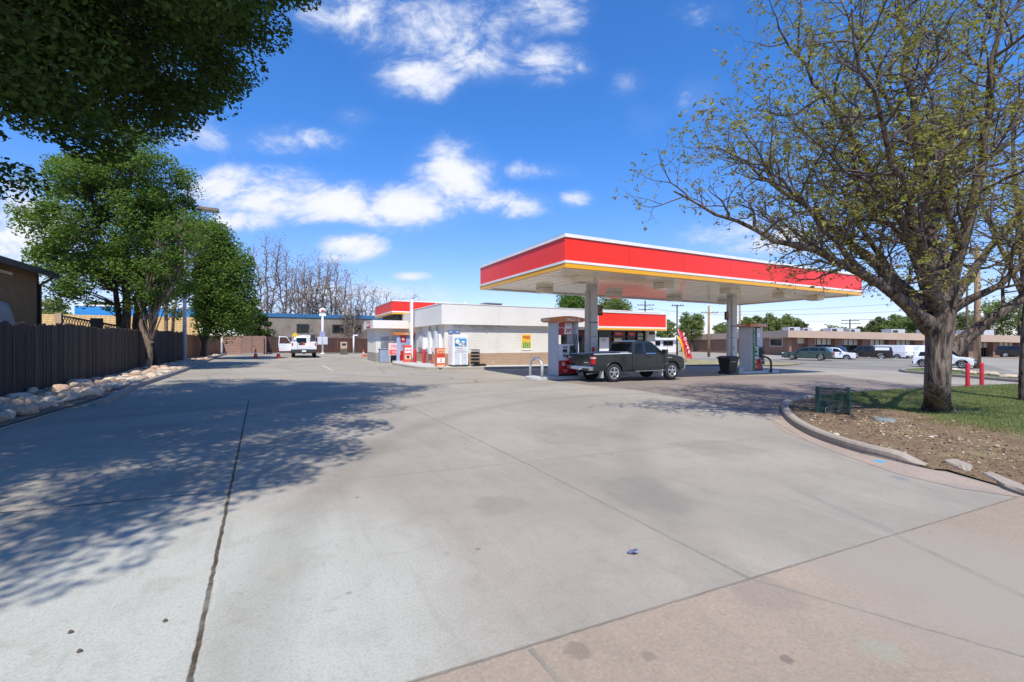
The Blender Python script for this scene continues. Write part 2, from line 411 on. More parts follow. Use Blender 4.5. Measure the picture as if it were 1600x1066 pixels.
def concrete(name, base, joints, dark=.72, grain=60, speck=0.0, rings=(), stains=(), tint=None, trav=None):
    m, nt, b = nm(name); pos = flatpos(nt)
    big = noise(nt, pos, .35, 5, .6); mid = noise(nt, pos, 2.2, 7, .68, .3); fine = noise(nt, pos, grain, 3, .7)
    c = mixc(nt, sstep(nt, big, .32, .68), tuple(x*.86 for x in base), tuple(min(1, x*1.07) for x in base))
    if tint:                                             # slabs poured at other times
        (p, col) = tint
        n = N(nt, 'ShaderNodeVectorMath', operation='DISTANCE'); L(nt, pos, n.inputs[0]); n.inputs[1].default_value = (*p, 0)
        c = mixc(nt, sstep(nt, math_(nt, 'ADD', n.outputs['Value'], poly_noise(nt, pos, .8, 1.6)), 2.5, 1.2), c, col)
    c = mixc(nt, math_(nt, 'MULTIPLY', sstep(nt, mid, .46, .74), .38), c, tuple(x*dark for x in base))
    sm_ = N(nt, 'ShaderNodeMapping'); sm_.inputs['Scale'].default_value = (2.6, .34, 1); sm_.inputs['Rotation'].default_value = (0, 0, .35); L(nt, pos, sm_.inputs[0])
    stk = noise(nt, sm_.outputs[0], 1.6, 7, .7, .6); blt = noise(nt, pos, 9, 6, .75, .5)
    c = mixc(nt, math_(nt, 'MULTIPLY', sstep(nt, stk, .5, .74), .32), c, tuple(x*.66 for x in base))
    c = mixc(nt, math_(nt, 'MULTIPLY', sstep(nt, stk, .46, .28), .30), c, tuple(min(1, x*1.22) for x in base))
    c = mixc(nt, math_(nt, 'MULTIPLY', sstep(nt, blt, .52, .74), .38), c, tuple(x*.62 for x in base))
    c = mixc(nt, math_(nt, 'MULTIPLY', sstep(nt, blt, .42, .28), .30), c, tuple(min(1, x*1.25) for x in base))
    c = mixc(nt, math_(nt, 'MULTIPLY', sstep(nt, fine, .42, .68), .32), c, tuple(x*.55 for x in base))
    if speck:
        v = N(nt, 'ShaderNodeTexVoronoi'); v.inputs['Scale'].default_value = 55; L(nt, pos, v.inputs['Vector'])
        hsn = N(nt, 'ShaderNodeSeparateColor'); L(nt, v.outputs['Color'], hsn.inputs[0])
        c = mixc(nt, math_(nt, 'MULTIPLY', sstep(nt, hsn.outputs[0], .62, .9), speck), c, tuple(min(1, x*1.45) for x in base))
        c = mixc(nt, math_(nt, 'MULTIPLY', sstep(nt, hsn.outputs[1], .72, .95), speck), c, tuple(x*.5 for x in base))
    wv = poly_noise(nt, pos, 7, .03)
    for (ctr, r, w, st) in rings: c = mixc(nt, math_(nt, 'MULTIPLY', ring_mask(nt, pos, ctr, r, w), st), c, tuple(x*.55 for x in base))
    for (ctr, r, st, col) in stains:
        n = N(nt, 'ShaderNodeVectorMath', operation='DISTANCE'); L(nt, pos, n.inputs[0]); n.inputs[1].default_value = (*ctr, 0)
        q = math_(nt, 'ADD', n.outputs['Value'], poly_noise(nt, pos, 2.5/r*.5, r*1.3))
        c = mixc(nt, math_(nt, 'MULTIPLY', sstep(nt, q, r, r*.55), st), c, col)
    v = N(nt, 'ShaderNodeTexVoronoi'); v.inputs['Scale'].default_value = 1.9; v.inputs['Randomness'].default_value = 1; L(nt, pos, v.inputs['Vector'])
    drop = math_(nt, 'ADD', v.outputs['Distance'], poly_noise(nt, pos, 22, .05))
    c = mixc(nt, math_(nt, 'MULTIPLY', sstep(nt, drop, .06, .03), .5), c, tuple(x*.32 for x in base))
    cv = N(nt, 'ShaderNodeTexVoronoi'); cv.feature = 'DISTANCE_TO_EDGE'; cv.inputs['Scale'].default_value = .13
    cw = N(nt, 'ShaderNodeTexNoise'); cw.inputs['Scale'].default_value = 1.1; cw.inputs['Detail'].default_value = 6; L(nt, pos, cw.inputs['Vector'])
    ca = N(nt, 'ShaderNodeVectorMath', operation='ADD'); L(nt, pos, ca.inputs[0]); L(nt, cw.outputs['Color'], ca.inputs[1]); L(nt, ca.outputs[0], cv.inputs['Vector'])
    c = mixc(nt, math_(nt, 'MULTIPLY', math_(nt, 'MULTIPLY', sstep(nt, cv.outputs['Distance'], .0016, .0006), sstep(nt, big, .52, .6)), .14), c, tuple(x*.5 for x in base))
    jm = None
    for (p, q, w, col, st) in joints:
        k = seg_mask(nt, pos, p, q, w, wv if w > .008 else None)
        if st < 1 or w > .01:
            k = math_(nt, 'MULTIPLY', k, math_(nt, 'ADD', math_(nt, 'MULTIPLY', sstep(nt, mid, .3, .55), .5*st), .5*st))
        c = mixc(nt, k, c, mixc(nt, math_(nt, 'MULTIPLY', sstep(nt, blt, .4, .65), .8 if w > .012 and col[0] < .1 else .25), col, tuple(min(1, x*2.1) for x in col)))
        if w < .05: jm = k if jm is None else math_(nt, 'MAXIMUM', jm, k)
    L(nt, c, b.inputs['Base Color']); b.inputs['Roughness'].default_value = .88; b.inputs['Specular IOR Level'].default_value = .3
    h = math_(nt, 'ADD', math_(nt, 'MULTIPLY', fine, .25), math_(nt, 'MULTIPLY', mid, .5))
    if jm is not None: h = math_(nt, 'SUBTRACT', h, math_(nt, 'MULTIPLY', jm, 1.6))
    bump(nt, b, h, .35, .012)
    return m

def ext(a, b, k0=0.0, k1=0.0):
    """extend the segment a-b by the given lengths"""
    v = Vector((b[0]-a[0], b[1]-a[1])).normalized()
    return ((a[0]-v.x*k0, a[1]-v.y*k0), (b[0]+v.x*k1, b[1]+v.y*k1))

weed = (.055, .04, .024); seal = (.20, .18, .145); crack = (.085, .072, .058)
jA = ext(gp(298,1066), gp(389,625), 3, 0)
EDGE = ext(gp(650,1066), gp(1590,778), 4, 0)              # back edge of the public walk
J = [(*jA, .014, weed, 1.0),
     (gp(-200,822), gp(362,768), .012, (.045,.04,.035), 1.0), (gp(362,768), gp(600,745), .009, seal, .6), (gp(600,745), gp(1215,682), .011, seal, .8),
     (gp(640,636), gp(838,733), .012, crack, .5), (gp(838,733), gp(1180,910), .017, seal, .9),
     (gp(838,733), gp(1270,590), .006, crack, .0), (gp(1240,765), gp(1400,835), .05, (.19,.17,.145), .35), (gp(1190,672), gp(1480,775), .006, (.12,.105,.09), .5)]
RG = [((9, 2), 9.2, .35, .28), ((9, 2), 10.9, .3, .22), ((-9, 26), 15.5, .5, .22), ((-9, 26), 17.3, .4, .18), ((16, -4), 14.5, .4, .22), ((3, 24), 11, .5, .18)]
ST = [(gp(780,790), .34, .22, (.155,.135,.112)), (gp(1000,770), .7, .3, (.16,.14,.12)), (gp(560,700), .8, .3, (.16,.14,.12)), (gp(900,680), 1.1, .25, (.16,.14,.12)),
      (gp(1405,748), .13, .55, (.15,.2,.2)), (gp(1378,722), .09, .85, (.05,.36,.55)), (gp(440,890), .15, .25, (.36,.34,.26)), (gp(1120,700), .8, .3, (.16,.14,.12))]
M_CONC = concrete('concrete_apron', (.335, .300, .246), J, rings=RG, stains=ST, tint=(gp(150, 1000), (.425, .425, .368)))
jw = [(gp(1095,885), gp(1640,1042), .012, seal, .8), (gp(828,1018), gp(880,1075), .016, seal, .9), (*EDGE, .017, (.17,.15,.12), .9), (gp(1395,838), gp(1640,955), .035, (.20,.175,.15), .5)]
M_WALK = concrete('pink_walk', (.34, .272, .205), jw, speck=.13, grain=45,
    stains=[(gp(905,1020), .09, .55, (.16,.125,.10)), (gp(1015,1030), .05, .5, (.15,.12,.10)), (gp(1230,1035), .04, .6, (.13,.10,.085)), (gp(1375,1018), .14, .3, (.25,.32,.24)), (gp(1200,930), .3, .3, (.18,.16,.15)), (gp(1480,880), 1.1, .6, (.305,.268,.222)), (gp(1600,960), 1.3, .6, (.305,.268,.222)), (gp(1330,880), .5, .3, (.305,.268,.222))])
M_PAN = concrete('gutter_pan', (.37, .295, .235), [(gp(1196,652), gp(1262,690), .008, crack, .8)], speck=.25, stains=[(gp(1375,722), .10, .9, (.03,.33,.55)), (gp(1520,770), .4, .5, (.25,.22,.2))])

def asphalt(name, base, rings=(), marks=(), warm=None):
    m, nt, b = nm(name); pos = flatpos(nt)
    big = noise(nt, pos, .12, 5, .6, .4); mid = noise(nt, pos, .9, 7, .65, .4); fine = noise(nt, pos, 70, 3, .7)
    c = mixc(nt, sstep(nt, big, .34, .66), tuple(x*.84 for x in base), tuple(x*1.12 for x in base))
    if warm: c = mixc(nt, math_(nt, 'MULTIPLY', sstep(nt, noise(nt, pos, .22, 4), .42, .62), .7), c, warm)
    c = mixc(nt, math_(nt, 'MULTIPLY', sstep(nt, mid, .5, .75), .45), c, tuple(x*.66 for x in base))
    c = mixc(nt, math_(nt, 'MULTIPLY', sstep(nt, fine, .4, .7), .35), c, tuple(x*.6 for x in base))
    v = N(nt, 'ShaderNodeTexVoronoi'); v.feature = 'DISTANCE_TO_EDGE'; v.inputs['Scale'].default_value = .16
    wp = N(nt, 'ShaderNodeVectorMath', operation='ADD'); L(nt, pos, wp.inputs[0])
    nzc = N(nt, 'ShaderNodeTexNoise'); nzc.inputs['Scale'].default_value = .8; L(nt, pos, nzc.inputs['Vector']); L(nt, nzc.outputs['Color'], wp.inputs[1]); L(nt, wp.outputs[0], v.inputs['Vector'])
    c = mixc(nt, math_(nt, 'MULTIPLY', sstep(nt, v.outputs['Distance'], .008, .002), .55), c, tuple(x*.35 for x in base))
    for (ctr, r, w, st) in rings: c = mixc(nt, math_(nt, 'MULTIPLY', ring_mask(nt, pos, ctr, r, w), st), c, tuple(x*.5 for x in base))
    for (p, q, w, col, st) in marks:
        k = math_(nt, 'MULTIPLY', seg_mask(nt, pos, p, q, w), math_(nt, 'MULTIPLY', sstep(nt, noise(nt, pos, 9, 5, .7), .35, .6), st)); c = mixc(nt, k, c, col)
    L(nt, c, b.inputs['Base Color']); b.inputs['Roughness'].default_value = .9; b.inputs['Specular IOR Level'].default_value = .3
    bump(nt, b, fine, .4, .01)
    return m
wp_ = (.62, .61, .56); yp_ = (.55, .42, .13)
MK = [(gp(405,588), gp(458,587), .06, wp_, .7), (gp(503,571), gp(520,579), .06, wp_, .7), (gp(506,573), gp(546,575), .05, yp_, .4), (gp(520,578), gp(650,576), .06, yp_, .45), (gp(586,561), gp(640,562), .06, wp_, .6), (gp(596,569), gp(640,570), .06, wp_, .7), (gp(640,575), gp(740,579), .05, wp_, .5)]
M_LOT = asphalt('lot_asphalt', (.335, .304, .248), rings=[((9,2),13.2,.4,.3),((9,2),14.6,.3,.25),((-2,40),16,.6,.25),((14,30),14,.5,.2)], marks=MK, warm=(.325,.275,.212))
M_DRIVE = asphalt('drive_asphalt', (.245, .205, .175), rings=[((9,2),12.5,.4,.35),((20,4),10,.4,.3)])
M_ROAD = asphalt('road_asphalt', (.245, .223, .185))
M_FAR = asphalt('far_ground', (.25, .235, .20))

# ------------------------------------------------------------------ ground sheets
def big_ground():
    c = np.unique(np.concatenate([np.linspace(-900,-130,8), np.arange(-120,121,3.0), np.linspace(130,900,8)]))
    X, Y = np.meshgrid(c, c); n = len(c)
    Z = .81*np.tanh(Y/90) - 1.17*np.tanh(X/90)
    V = np.stack([X.ravel(), Y.ravel(), Z.ravel()], 1); i = np.arange(n*n).reshape(n, n)
    F = np.stack([i[:-1,:-1].ravel(), i[:-1,1:].ravel(), i[1:,1:].ravel(), i[1:,:-1].ravel()], 1)
    return tag(raw_mesh('ground', V, F, M_LOT), kind='structure')
big_ground()
KL = [gp(165,634), gp(215,607), gp(290,580.5), gp(335,561), gp(362,551)]            # foot of the left kerb
CONC_FAR = [gp(215,607), gp(430,602), gp(640,604), gp(770,599), gp(880,598), gp(1000,611), gp(1110,630), gp(1196,652)]
GUT = [gp(1196,652), gp(1226,676), gp(1300,706), gp(1400,741), gp(1500,765), EDGE[1]]
near = [EDGE[0], (-3.0, -1.2), (-6.5, 3.0), (-6.2, 10), gp(0, 680), gp(100,650), gp(165,634)]
sheet('concrete_apron', CONC_FAR + GUT[1:] + near, M_CONC, .008, 1.5)
KR = smooth_path([gp(1262,624), gp(1232,628), gp(1216,637), gp(1226,658), gp(1262,682), gp(1330,706), gp(1400,723), gp(1456,735)], 2)   # foot of the right kerb
sheet('gutter_pan', [gp(1196,652), gp(1208,636)] + KR[10:] + [gp(1480,740), gp(1560,764), gp(1640,791), EDGE[1]] + GUT[::-1][1:-1], M_PAN, .012, 1.2)
sheet('pavement', [EDGE[0], EDGE[1], gp(1640,775), (14, 1.0), (14, -6), (-6, -6), (-3.2, -1.4)], M_WALK, .016, 1.5)
DR = [gp(880,598), gp(860,592), gp(985,588), gp(1130,588), gp(1300,586), gp(1420,601), gp(1560,600), gp(1300,618), gp(1232,629), gp(1208,637), gp(1196,652), gp(1110,630), gp(1000,611)]
sheet('driveway', DR, M_DRIVE, .004, 1.5)
ROADN = [gp(1060,573), gp(1250,573.5), gp(1400,579), gp(1640,594)]
sheet('road', ROADN + [(80, 24), (120, 28), (130, 50), gp(1400,566), gp(1240,561.5), gp(1060,559.5)], M_ROAD, .006, 4)
def grassmat(name, dirtx):
    m, nt, b = nm(name); pos = flatpos(nt)
    n1 = noise(nt, pos, 40, 4, .7); n2 = noise(nt, pos, 1.6, 5, .65, .3); n3 = noise(nt, pos, 9, 4, .7)
    g = mixc(nt, sstep(nt, n1, .3, .7), (.075,.10,.03), (.17,.20,.065)); g = mixc(nt, math_(nt, 'MULTIPLY', sstep(nt, n3, .5, .75), .5), g, (.30,.26,.11))
    d = mixc(nt, sstep(nt, n3, .3, .7), (.15,.096,.058), (.27,.185,.118)); d = mixc(nt, math_(nt, 'MULTIPLY', sstep(nt, n1, .50, .66), .75), d, (.36,.28,.16)); d = mixc(nt, math_(nt, 'MULTIPLY', sstep(nt, n1, .45, .34), .6), d, (.08,.05,.032)); d = mixc(nt, math_(nt, 'MULTIPLY', sstep(nt, n2, .52, .66), .6), d, (.33,.27,.14))
    (a, b2) = dirtx; k = seg_mask(nt, pos, a, b2, 2.05, poly_noise(nt, pos, 1.1, 1.6), .18, ends=False)
    c = mixc(nt, k, g, d); L(nt, c, b.inputs['Base Color']); b.inputs['Roughness'].default_value = .95; b.inputs['Specular IOR Level'].default_value = .15
    bump(nt, b, math_(nt, 'ADD', n1, n3), .8, .04)
    return m
DA, DB = gp(1250,640), gp(1640,740)
M_TURF = grassmat('turf_and_dirt', (DA, DB))
M_DRY = pm('dry_grass', (.27,.235,.11), .95, var=.35, scale=2.5, bmp=.5)
M_KERB = concrete('kerb_concrete', (.37,.315,.255), [], speck=.2)
M_KERBD = concrete('kerb_worn', (.30,.27,.24), [], speck=.2)
back = [gp(1570,603), gp(1460,608), gp(1340,615), gp(1262,624)]
isl = KR + [gp(1480,737), gp(1560,760), gp(1640,787), (17.2, 1.4), gp(1700,760), gp(1760,640), gp(1700,598)] + back[:-1]
ISL = isl
E1, E2 = gp(1462,737), gp(1660,795)
def seg_d(x, y):
    vx, vy = E2[0]-E1[0], E2[1]-E1[1]; t = max(0, min(1, ((x-E1[0])*vx+(y-E1[1])*vy)/(vx*vx+vy*vy))); return math.hypot(x-E1[0]-t*vx, y-E1[1]-t*vy)
def mound(x, y):
    d = sqrt((x-13.4)**2+(y-4.6)**2); return .07 + .07*max(0, 1-d/2.6) + .012*sin(x*2.3+y)*cos(y*1.9) - (.055*max(0, 1-seg_d(x, y)/.7))
sheet('island_turf', isl, M_TURF, .0, .6, zf=mound)
tag(sheet('parkway_grass', [gp(1062,571.5), gp(1225,572), gp(1262,568.5), gp(1065,562.5)], M_DRY, .06, 2, kind='structure'))
# ------------------------------------------------------------------ common object materials
M_WHITE = pm('white_metal', (.86,.85,.82), .35, var=.04, dirt=.12)
M_RED = pm('red_panel', (.93,.042,.026), .28, var=.03, scale=.6, spec=.4, coat=.0)
M_YEL = pm('yellow_panel', (.86,.42,.02), .3, var=.03, coat=.2)
M_SOFF = pm('soffit_metal', (.88,.80,.65), .22, var=.06, scale=.8, spec=.6, coat=.35)
M_COLM = pm('column_paint', (.60,.59,.56), .5, var=.06, dirt=.2)
M_GREY = pm('pump_grey', (.46,.49,.54), .4, var=.06)
M_LGREY = pm('pump_light_grey', (.60,.63,.67), .4, var=.05)
M_DARK = pm('dark_trim', (.035,.036,.04), .5, var=.2)
M_BLACK = pm('black_plastic', (.016,.018,.021), .45, var=.2)
M_ORNG = pm('orange_valance', (.60,.19,.04), .35, var=.06, coat=.2)
M_PRED = pm('pump_red', (.42,.012,.016), .35, var=.06, coat=.2)
M_LETW = pm('white_lettering', (.82,.82,.80), .5, var=.03)
M_LETB = pm('blue_lettering', (.04,.12,.38), .5, var=.05)
M_LETR = pm('red_lettering', (.60,.03,.03), .5, var=.05)
M_GREEN = pm('green_panel', (.012,.17,.055), .4, var=.08)
M_BOLL = pm('bollard_red', (.50,.022,.035), .45, var=.12, dirt=.25)
M_STEEL = pm('grey_steel', (.36,.38,.40), .4, .6, var=.12)
M_GALV = pm('galvanised', (.52,.54,.56), .5, .3, var=.1)
M_CONCP = pm('island_concrete', (.44,.45,.43), .85, var=.12, scale=4, bmp=.2, dirt=.25)
def glass(name, col=(.012,.016,.018), rough=.04):
    m, nt, b = nm(name); b.inputs['Base Color'].default_value = (*col, 1); b.inputs['Roughness'].default_value = rough
    b.inputs['Specular IOR Level'].default_value = .32; return m
M_GLASS = glass('dark_glass'); M_GLASSG = glass('green_glass', (.02,.07,.045))
M_RUB = pm('tyre_rubber', (.022,.022,.023), .85, var=.25, scale=9)
M_RIM = pm('alloy', (.62,.62,.62), .28, .85, var=.06)
M_LAMPR = glass('red_lamp', (.45,.012,.012), .1); M_LAMPW = glass('clear_lamp', (.62,.64,.64), .08); M_LAMPO = glass('amber_lamp', (.6,.2,.02), .12)
M_CHROME = pm('chrome', (.72,.73,.75), .16, .95, var=.03)

# ------------------------------------------------------------------ kerbs
KLd = dens(KL, .8)
tag(kerb_mesh(KLd, .17, .15, 1).build('kerb', M_KERBD), kind='structure')
tag(kerb_mesh(dens(KR, .25), .19, .15, 1, cham=.03, taper_end=.42).build('kerb', M_KERB), kind='structure')
lowk = [gp(-260,745), gp(0,672), gp(90,645), gp(165,621)]
tag(kerb_mesh(dens(lowk, .8), .16, .03, 1, cham=.01).build('kerb', M_KERBD), kind='structure')
def rubble(name, pts, h, label):
    n = len(pts); mb = MB(); vs = []
    rg = random.Random(len(label))
    cx = sum(p[0] for p in pts)/n; cy = sum(p[1] for p in pts)/n
    for (s, z) in ((1.0, -.05), (1.0, h*.55), (.86, h), (0, h*1.04)):
        if s == 0: vs.append((cx, cy, gz(cx, cy)+z)); continue
        for x, y in pts:
            j = 1+rg.uniform(-.03, .03); X = cx+(x-cx)*s*j; Y = cy+(y-cy)*s*j; vs.append((X, Y, gz(X, Y)+z+rg.uniform(-.01, .01)))
    fs = []
    for r in range(2):
        for k in range(n): fs.append((r*n+k, r*n+(k+1)%n, (r+1)*n+(k+1)%n, (r+1)*n+k))
    for k in range(n): fs.append((2*n+k, 2*n+(k+1)%n, 3*n))
    mb.add(vs, fs); o = mb.build(name, M_KERB); return tag(o, label, 'kerb chunk')
def subdiv_poly(pts, k=3):
    out = []
    for a, b in zip(pts, pts[1:]+pts[:1]):
        for i in range(k): out.append((a[0]+(b[0]-a[0])*i/k, a[1]+(b[1]-a[1])*i/k))
    return out
rubble('kerb_chunk', subdiv_poly([gp(1472,727), gp(1490,724), gp(1521,735), gp(1516,742), gp(1498,738)]), .085, 'short broken slab of pale kerb lying just past the sloped kerb end')
rubble('kerb_chunk', subdiv_poly([gp(1531,743), gp(1545,742), gp(1625,776), gp(1618,783), gp(1570,765)]), .06, 'long low worn kerb strip at the right edge beyond the short broken slab')

# second island by the street
I2 = [gp(1405,579.5), gp(1440,575.5), gp(1540,585), gp(1660,594), gp(1660,602), gp(1500,590)]
tag(kerb_mesh(dens([gp(1440,577), gp(1412,578.5), gp(1404,580.5), gp(1415,582.8), gp(1500,590), gp(1660,604)], .5), .2, .16, 1).build('kerb', M_KERBD), kind='structure')
sheet('island_turf', I2, M_TURF, .11, 1.0)

# ------------------------------------------------------------------ fence, rock bed
FP = [(-7.3, 4.0), (-6.05, 15.0), (-5.93, 24.2), (-5.88, 36.5)]
bedz = lambda x, y: .08
sheet('rock_bed', [(-7.5, 5)] + [(x-.05, y) for x, y in lowk[:0]] + lowk + [(x-.1, y) for x, y in KL[1:]] + [(-5.2, 52)] + FP[::-1], pm('bed_soil', (.16,.13,.10), .95, var=.3, bmp=.4), .06, 1.2, zf=None)
def plankmat(name, c1, c2, c3):
    m, nt, b = nm(name); g = N(nt, 'ShaderNodeNewGeometry'); tc = N(nt, 'ShaderNodeTexCoord')
    r = N(nt, 'ShaderNodeValToRGB'); r.color_ramp.elements[0].color = (*c1, 1); r.color_ramp.elements[1].color = (*c3, 1)
    q = r.color_ramp.elements.new(.5); q.color = (*c2, 1); L(nt, g.outputs['Random Per Island'], r.inputs[0])
    mp = N(nt, 'ShaderNodeMapping'); mp.inputs['Scale'].default_value = (1, 1, .07); L(nt, tc.outputs['Object'], mp.inputs[0])
    n1 = noise(nt, mp.outputs[0], 22, 5, .7)
    c = mixc(nt, math_(nt, 'MULTIPLY', sstep(nt, n1, .4, .65), .55), r.outputs[0], tuple(x*.45 for x in c1)); L(nt, c, b.inputs['Base Color'])
    b.inputs['Roughness'].default_value = .9; bump(nt, b, n1, .5, .01); return m
M_PLANK = plankmat('weathered_boards', (.034,.024,.017), (.054,.038,.026), (.082,.059,.041))
M_PLANKR = plankmat('cedar_boards', (.30,.135,.062), (.36,.17,.08), (.26,.12,.06))
M_PLANKD = plankmat('dark_red_boards', (.075,.03,.024), (.10,.045,.032), (.07,.04,.03))
def fence(path, h, mat, label, pw=.14, gap=.012, name='board_fence', posts=2.4, lift=.06):
    x0, y0 = path[0]; root = thing(name, (x0, y0, gz(x0, y0)), label, 'fence')
    mb = MB(); rl = MB(); rg = random.Random(len(label)); acc = 0; i = 0
    for a, b in zip(path[:-1], path[1:]):
        ln = math.dist(a, b); ux, uy = (b[0]-a[0])/ln, (b[1]-a[1])/ln; nx, ny = uy, -ux; t = 0
        while t < ln:
            w = pw*rg.uniform(.9, 1.1); x, y = a[0]+ux*t, a[1]+uy*t; z = gz(x, y)+lift
            hh = h + .035*sin(i*.21) + rg.uniform(-.045, .03); lean = rg.uniform(-.012, .012); o = rg.uniform(-.008, .008)
            th = .018; c = .03
            pr = [(0, 0), (w, 0), (w+lean, hh-c), (w-c+lean, hh), (c+lean, hh), (lean, hh-c)]
            vs = []
            for q in (0, th):
                for u, zz in pr: vs.append((x+ux*u+nx*(o+q), y+uy*u+ny*(o+q), z+zz))
            n = 6; mb.add(vs, [list(range(n))[::-1], list(range(n, 2*n))] + [(k, (k+1) % n, n+(k+1) % n, n+k) for k in range(n)])
            t += w+gap; i += 1
        for zz in (.3, .95, 1.55):
            if zz > h-.15: continue
            p = (a[0]-nx*.03, a[1]-ny*.03, gz(*a)+lift+zz); q = (b[0]-nx*.03, b[1]-ny*.03, gz(*b)+lift+zz); rl.bar(p, q, .04, .09)
    mb.build('boards', mat, root); rl.build('rail', mat, root)
    tot = sum(math.dist(a, b) for a, b in zip(path[:-1], path[1:])); s = 1.0
    for a, b in zip(path[:-1], path[1:]):
        ln = math.dist(a, b); k = max(1, int(ln/posts)); ux, uy = (b[0]-a[0])/ln, (b[1]-a[1])/ln
        for j in range(k):
            x, y = a[0]+ux*(j+.5)*ln/k-uy*.1, a[1]+uy*(j+.5)*ln/k+ux*.1
            MB().box(x-.045, x+.045, y-.045, y+.045, gz(x, y)-.1, gz(x, y)+lift+h+.03).build('post', mat, root)
    return root
fence(FP, 1.92, M_PLANK, 'tall dark weathered board fence behind the river rocks along the left side')
fence([(-5.86, 36.8), (-5.3, 51.4)], 1.75, M_PLANKR, 'orange cedar board fence between the light pole and the brick enclosure')

rk_m = []
for k, c in enumerate([(.46,.31,.215), (.50,.40,.29), (.33,.29,.235), (.56,.47,.36), (.40,.27,.19)]):
    rk_m.append(pm('river_rock_%s' % ['rose','tan','grey','pale','rust'][k], c, .85, var=.25, scale=7, bmp=.25))
def rock_mesh(seed, sx, sy, sz):
    bm = bmesh.new(); bmesh.ops.create_icosphere(bm, subdivisions=2, radius=1); r = random.Random(seed)
    ph = [r.uniform(0, 6) for _ in range(6)]
    for v in bm.verts:
        x, y, z = v.co; f = 1+.20*sin(2.1*x+ph[0])*cos(1.7*y+ph[1])+.14*sin(3*z+ph[2]+x*2)+.08*sin(5*y+ph[3])
        v.co = Vector((x*sx*f, y*sy*f, z*sz*f))
    for f in bm.faces: f.smooth = True
    me = bpy.data.meshes.new('river_rock'); bm.to_mesh(me); bm.free(); me.materials.append(rk_m[seed % 5]); return me
RM = [rock_mesh(i, .5, .34+.05*(i % 3), .24+.04*(i % 2)) for i in range(10)]
def bed_point(rg):
    while True:
        y = rg.uniform(6.5, 51); 
        def xi(pth, y):
            for a, b in zip(pth[:-1], pth[1:]):
                if a[1] <= y <= b[1]: return a[0]+(b[0]-a[0])*(y-a[1])/(b[1]-a[1]+1e-9)
            return pth[-1][0] if y > pth[-1][1] else pth[0][0]
        xl = xi(FP+[(-5.2, 52)], y)+.15; kp = lowk[:-1]+[lowk[-1]]+KL[1:]
        xr = xi(kp, y)-.28
        if xr-xl < .15: continue
        return rg.uniform(xl, xr), y
rg = random.Random(5); pts = []
tries = 0
while len(pts) < 1500 and tries < 26000:
    tries += 1; x, y = bed_point(rg); s = rg.uniform(.12, .30)
    if all((x-a)**2+(y-b)**2 > ((s+c)*.62)**2 for a, b, c in pts): pts.append((x, y, s))
pts.sort(key=lambda p: dep(p[0], p[1])/p[2])
for i, (x, y, s) in enumerate(pts[:285]):
    o = bpy.data.objects.new('river_rock', RM[rg.randrange(10)]); COL.objects.link(o)
    o.location = (x, y, gz(x, y)+.075+rg.uniform(.0, .05)+s*.1); o.rotation_euler = (rg.uniform(-.25, .25), rg.uniform(-.25, .25), rg.uniform(0, 6.3)); o.scale = (s*1.75,)*3
    tag(o, 'rounded river rock in the bed between the board fence and the left kerb', 'rock', 'river rocks in the left bed')
sv, sf, sm_, off = [], [], [], 0
for (x, y, s) in pts[285:]:
    k = rg.randrange(10); me = RM[k]; V = np.array([v.co[:] for v in me.vertices]); F = np.array([p.vertices[:] for p in me.polygons]); a = rg.uniform(0, 6.3)
    R = np.array([[cos(a), -sin(a), 0], [sin(a), cos(a), 0], [0, 0, 1]]); V = V@R.T*(s*1.75)+np.array([x, y, gz(x, y)+.1])
    sv.append(V); sf.append(F+off); sm_.append(np.full(len(F), k % 5)); off += len(V)
if sv: tag(raw_mesh('river_rocks', np.concatenate(sv), np.concatenate(sf), rk_m, np.concatenate(sm_), smooth=True), kind='stuff')
# loose pale rocks on the street island
for i in range(16):
    px = 1440+i*10.3; x, y = gp(px, 577.5+(px-1440)*.105+rg.uniform(-1.5, 2.5)); 
    if i < 3: x, y = gp(px+8, 579.5)
    o = bpy.data.objects.new('river_rock', RM[rg.choice([1, 3, 6, 8, 2])]); COL.objects.link(o); s = rg.uniform(.28, .5)
    o.location = (x, y, gz(x, y)+.16); o.rotation_euler = (0, 0, rg.uniform(0, 6)); o.scale = (s*1.6, s*1.5, s*1.1)
    tag(o, 'pale rock among the row of rocks on the small street island', 'rock', 'rocks on the street island')

# ------------------------------------------------------------------ fuel canopy
CXa, CXb, CYa, CYb, CZ = 9.15, 29.9, 13.35, 21.1, 4.40
cano = thing('fuel_canopy', (13.35, 17.2, gz(13.35, 17.2)), 'wide red and white fuel canopy with a yellow stripe on two square columns', 'canopy')
def ring_band(name, z0, z1, mat, outset):
    mb = MB(); a, b, c, d = CXa-outset, CXb+outset, CYa-outset, CYb+outset; t = .12+outset
    mb.box(a, b, c, c+t, z0, z1); mb.box(a, b, d-t, d, z0, z1); mb.box(a, a+t, c+t, d-t, z0, z1); mb.box(b-t, b, c+t, d-t, z0, z1)
    return mb.build(name, mat, cano, bevel=.006)
ring_band('yellow_band', CZ, CZ+.17, M_YEL, .02)
ring_band('white_band', CZ+.174, CZ+.27, M_WHITE, .035)
ring_band('red_band', CZ+.274, CZ+1.11, M_RED, 0)
mb = MB(); x = CXa+3.05
while x < CXb-.5: mb.box(x, x+.012, CYa-.0015, CYa+.02, CZ+.276, CZ+1.108); x += 3.05
for yy in (CYa+2.6, CYa+5.2): mb.box(CXa-.0015, CXa+.02, yy, yy+.012, CZ+.276, CZ+1.108)
mb.build('panel_seam', M_PRED, cano)
ring_band('top_trim', CZ+1.114, CZ+1.24, M_WHITE, .04)
mb = MB(); mb.box(CXa+.13, CXb-.13, CYa+.13, CYb-.13, CZ+.06, CZ+.16)
y = CYa+.14
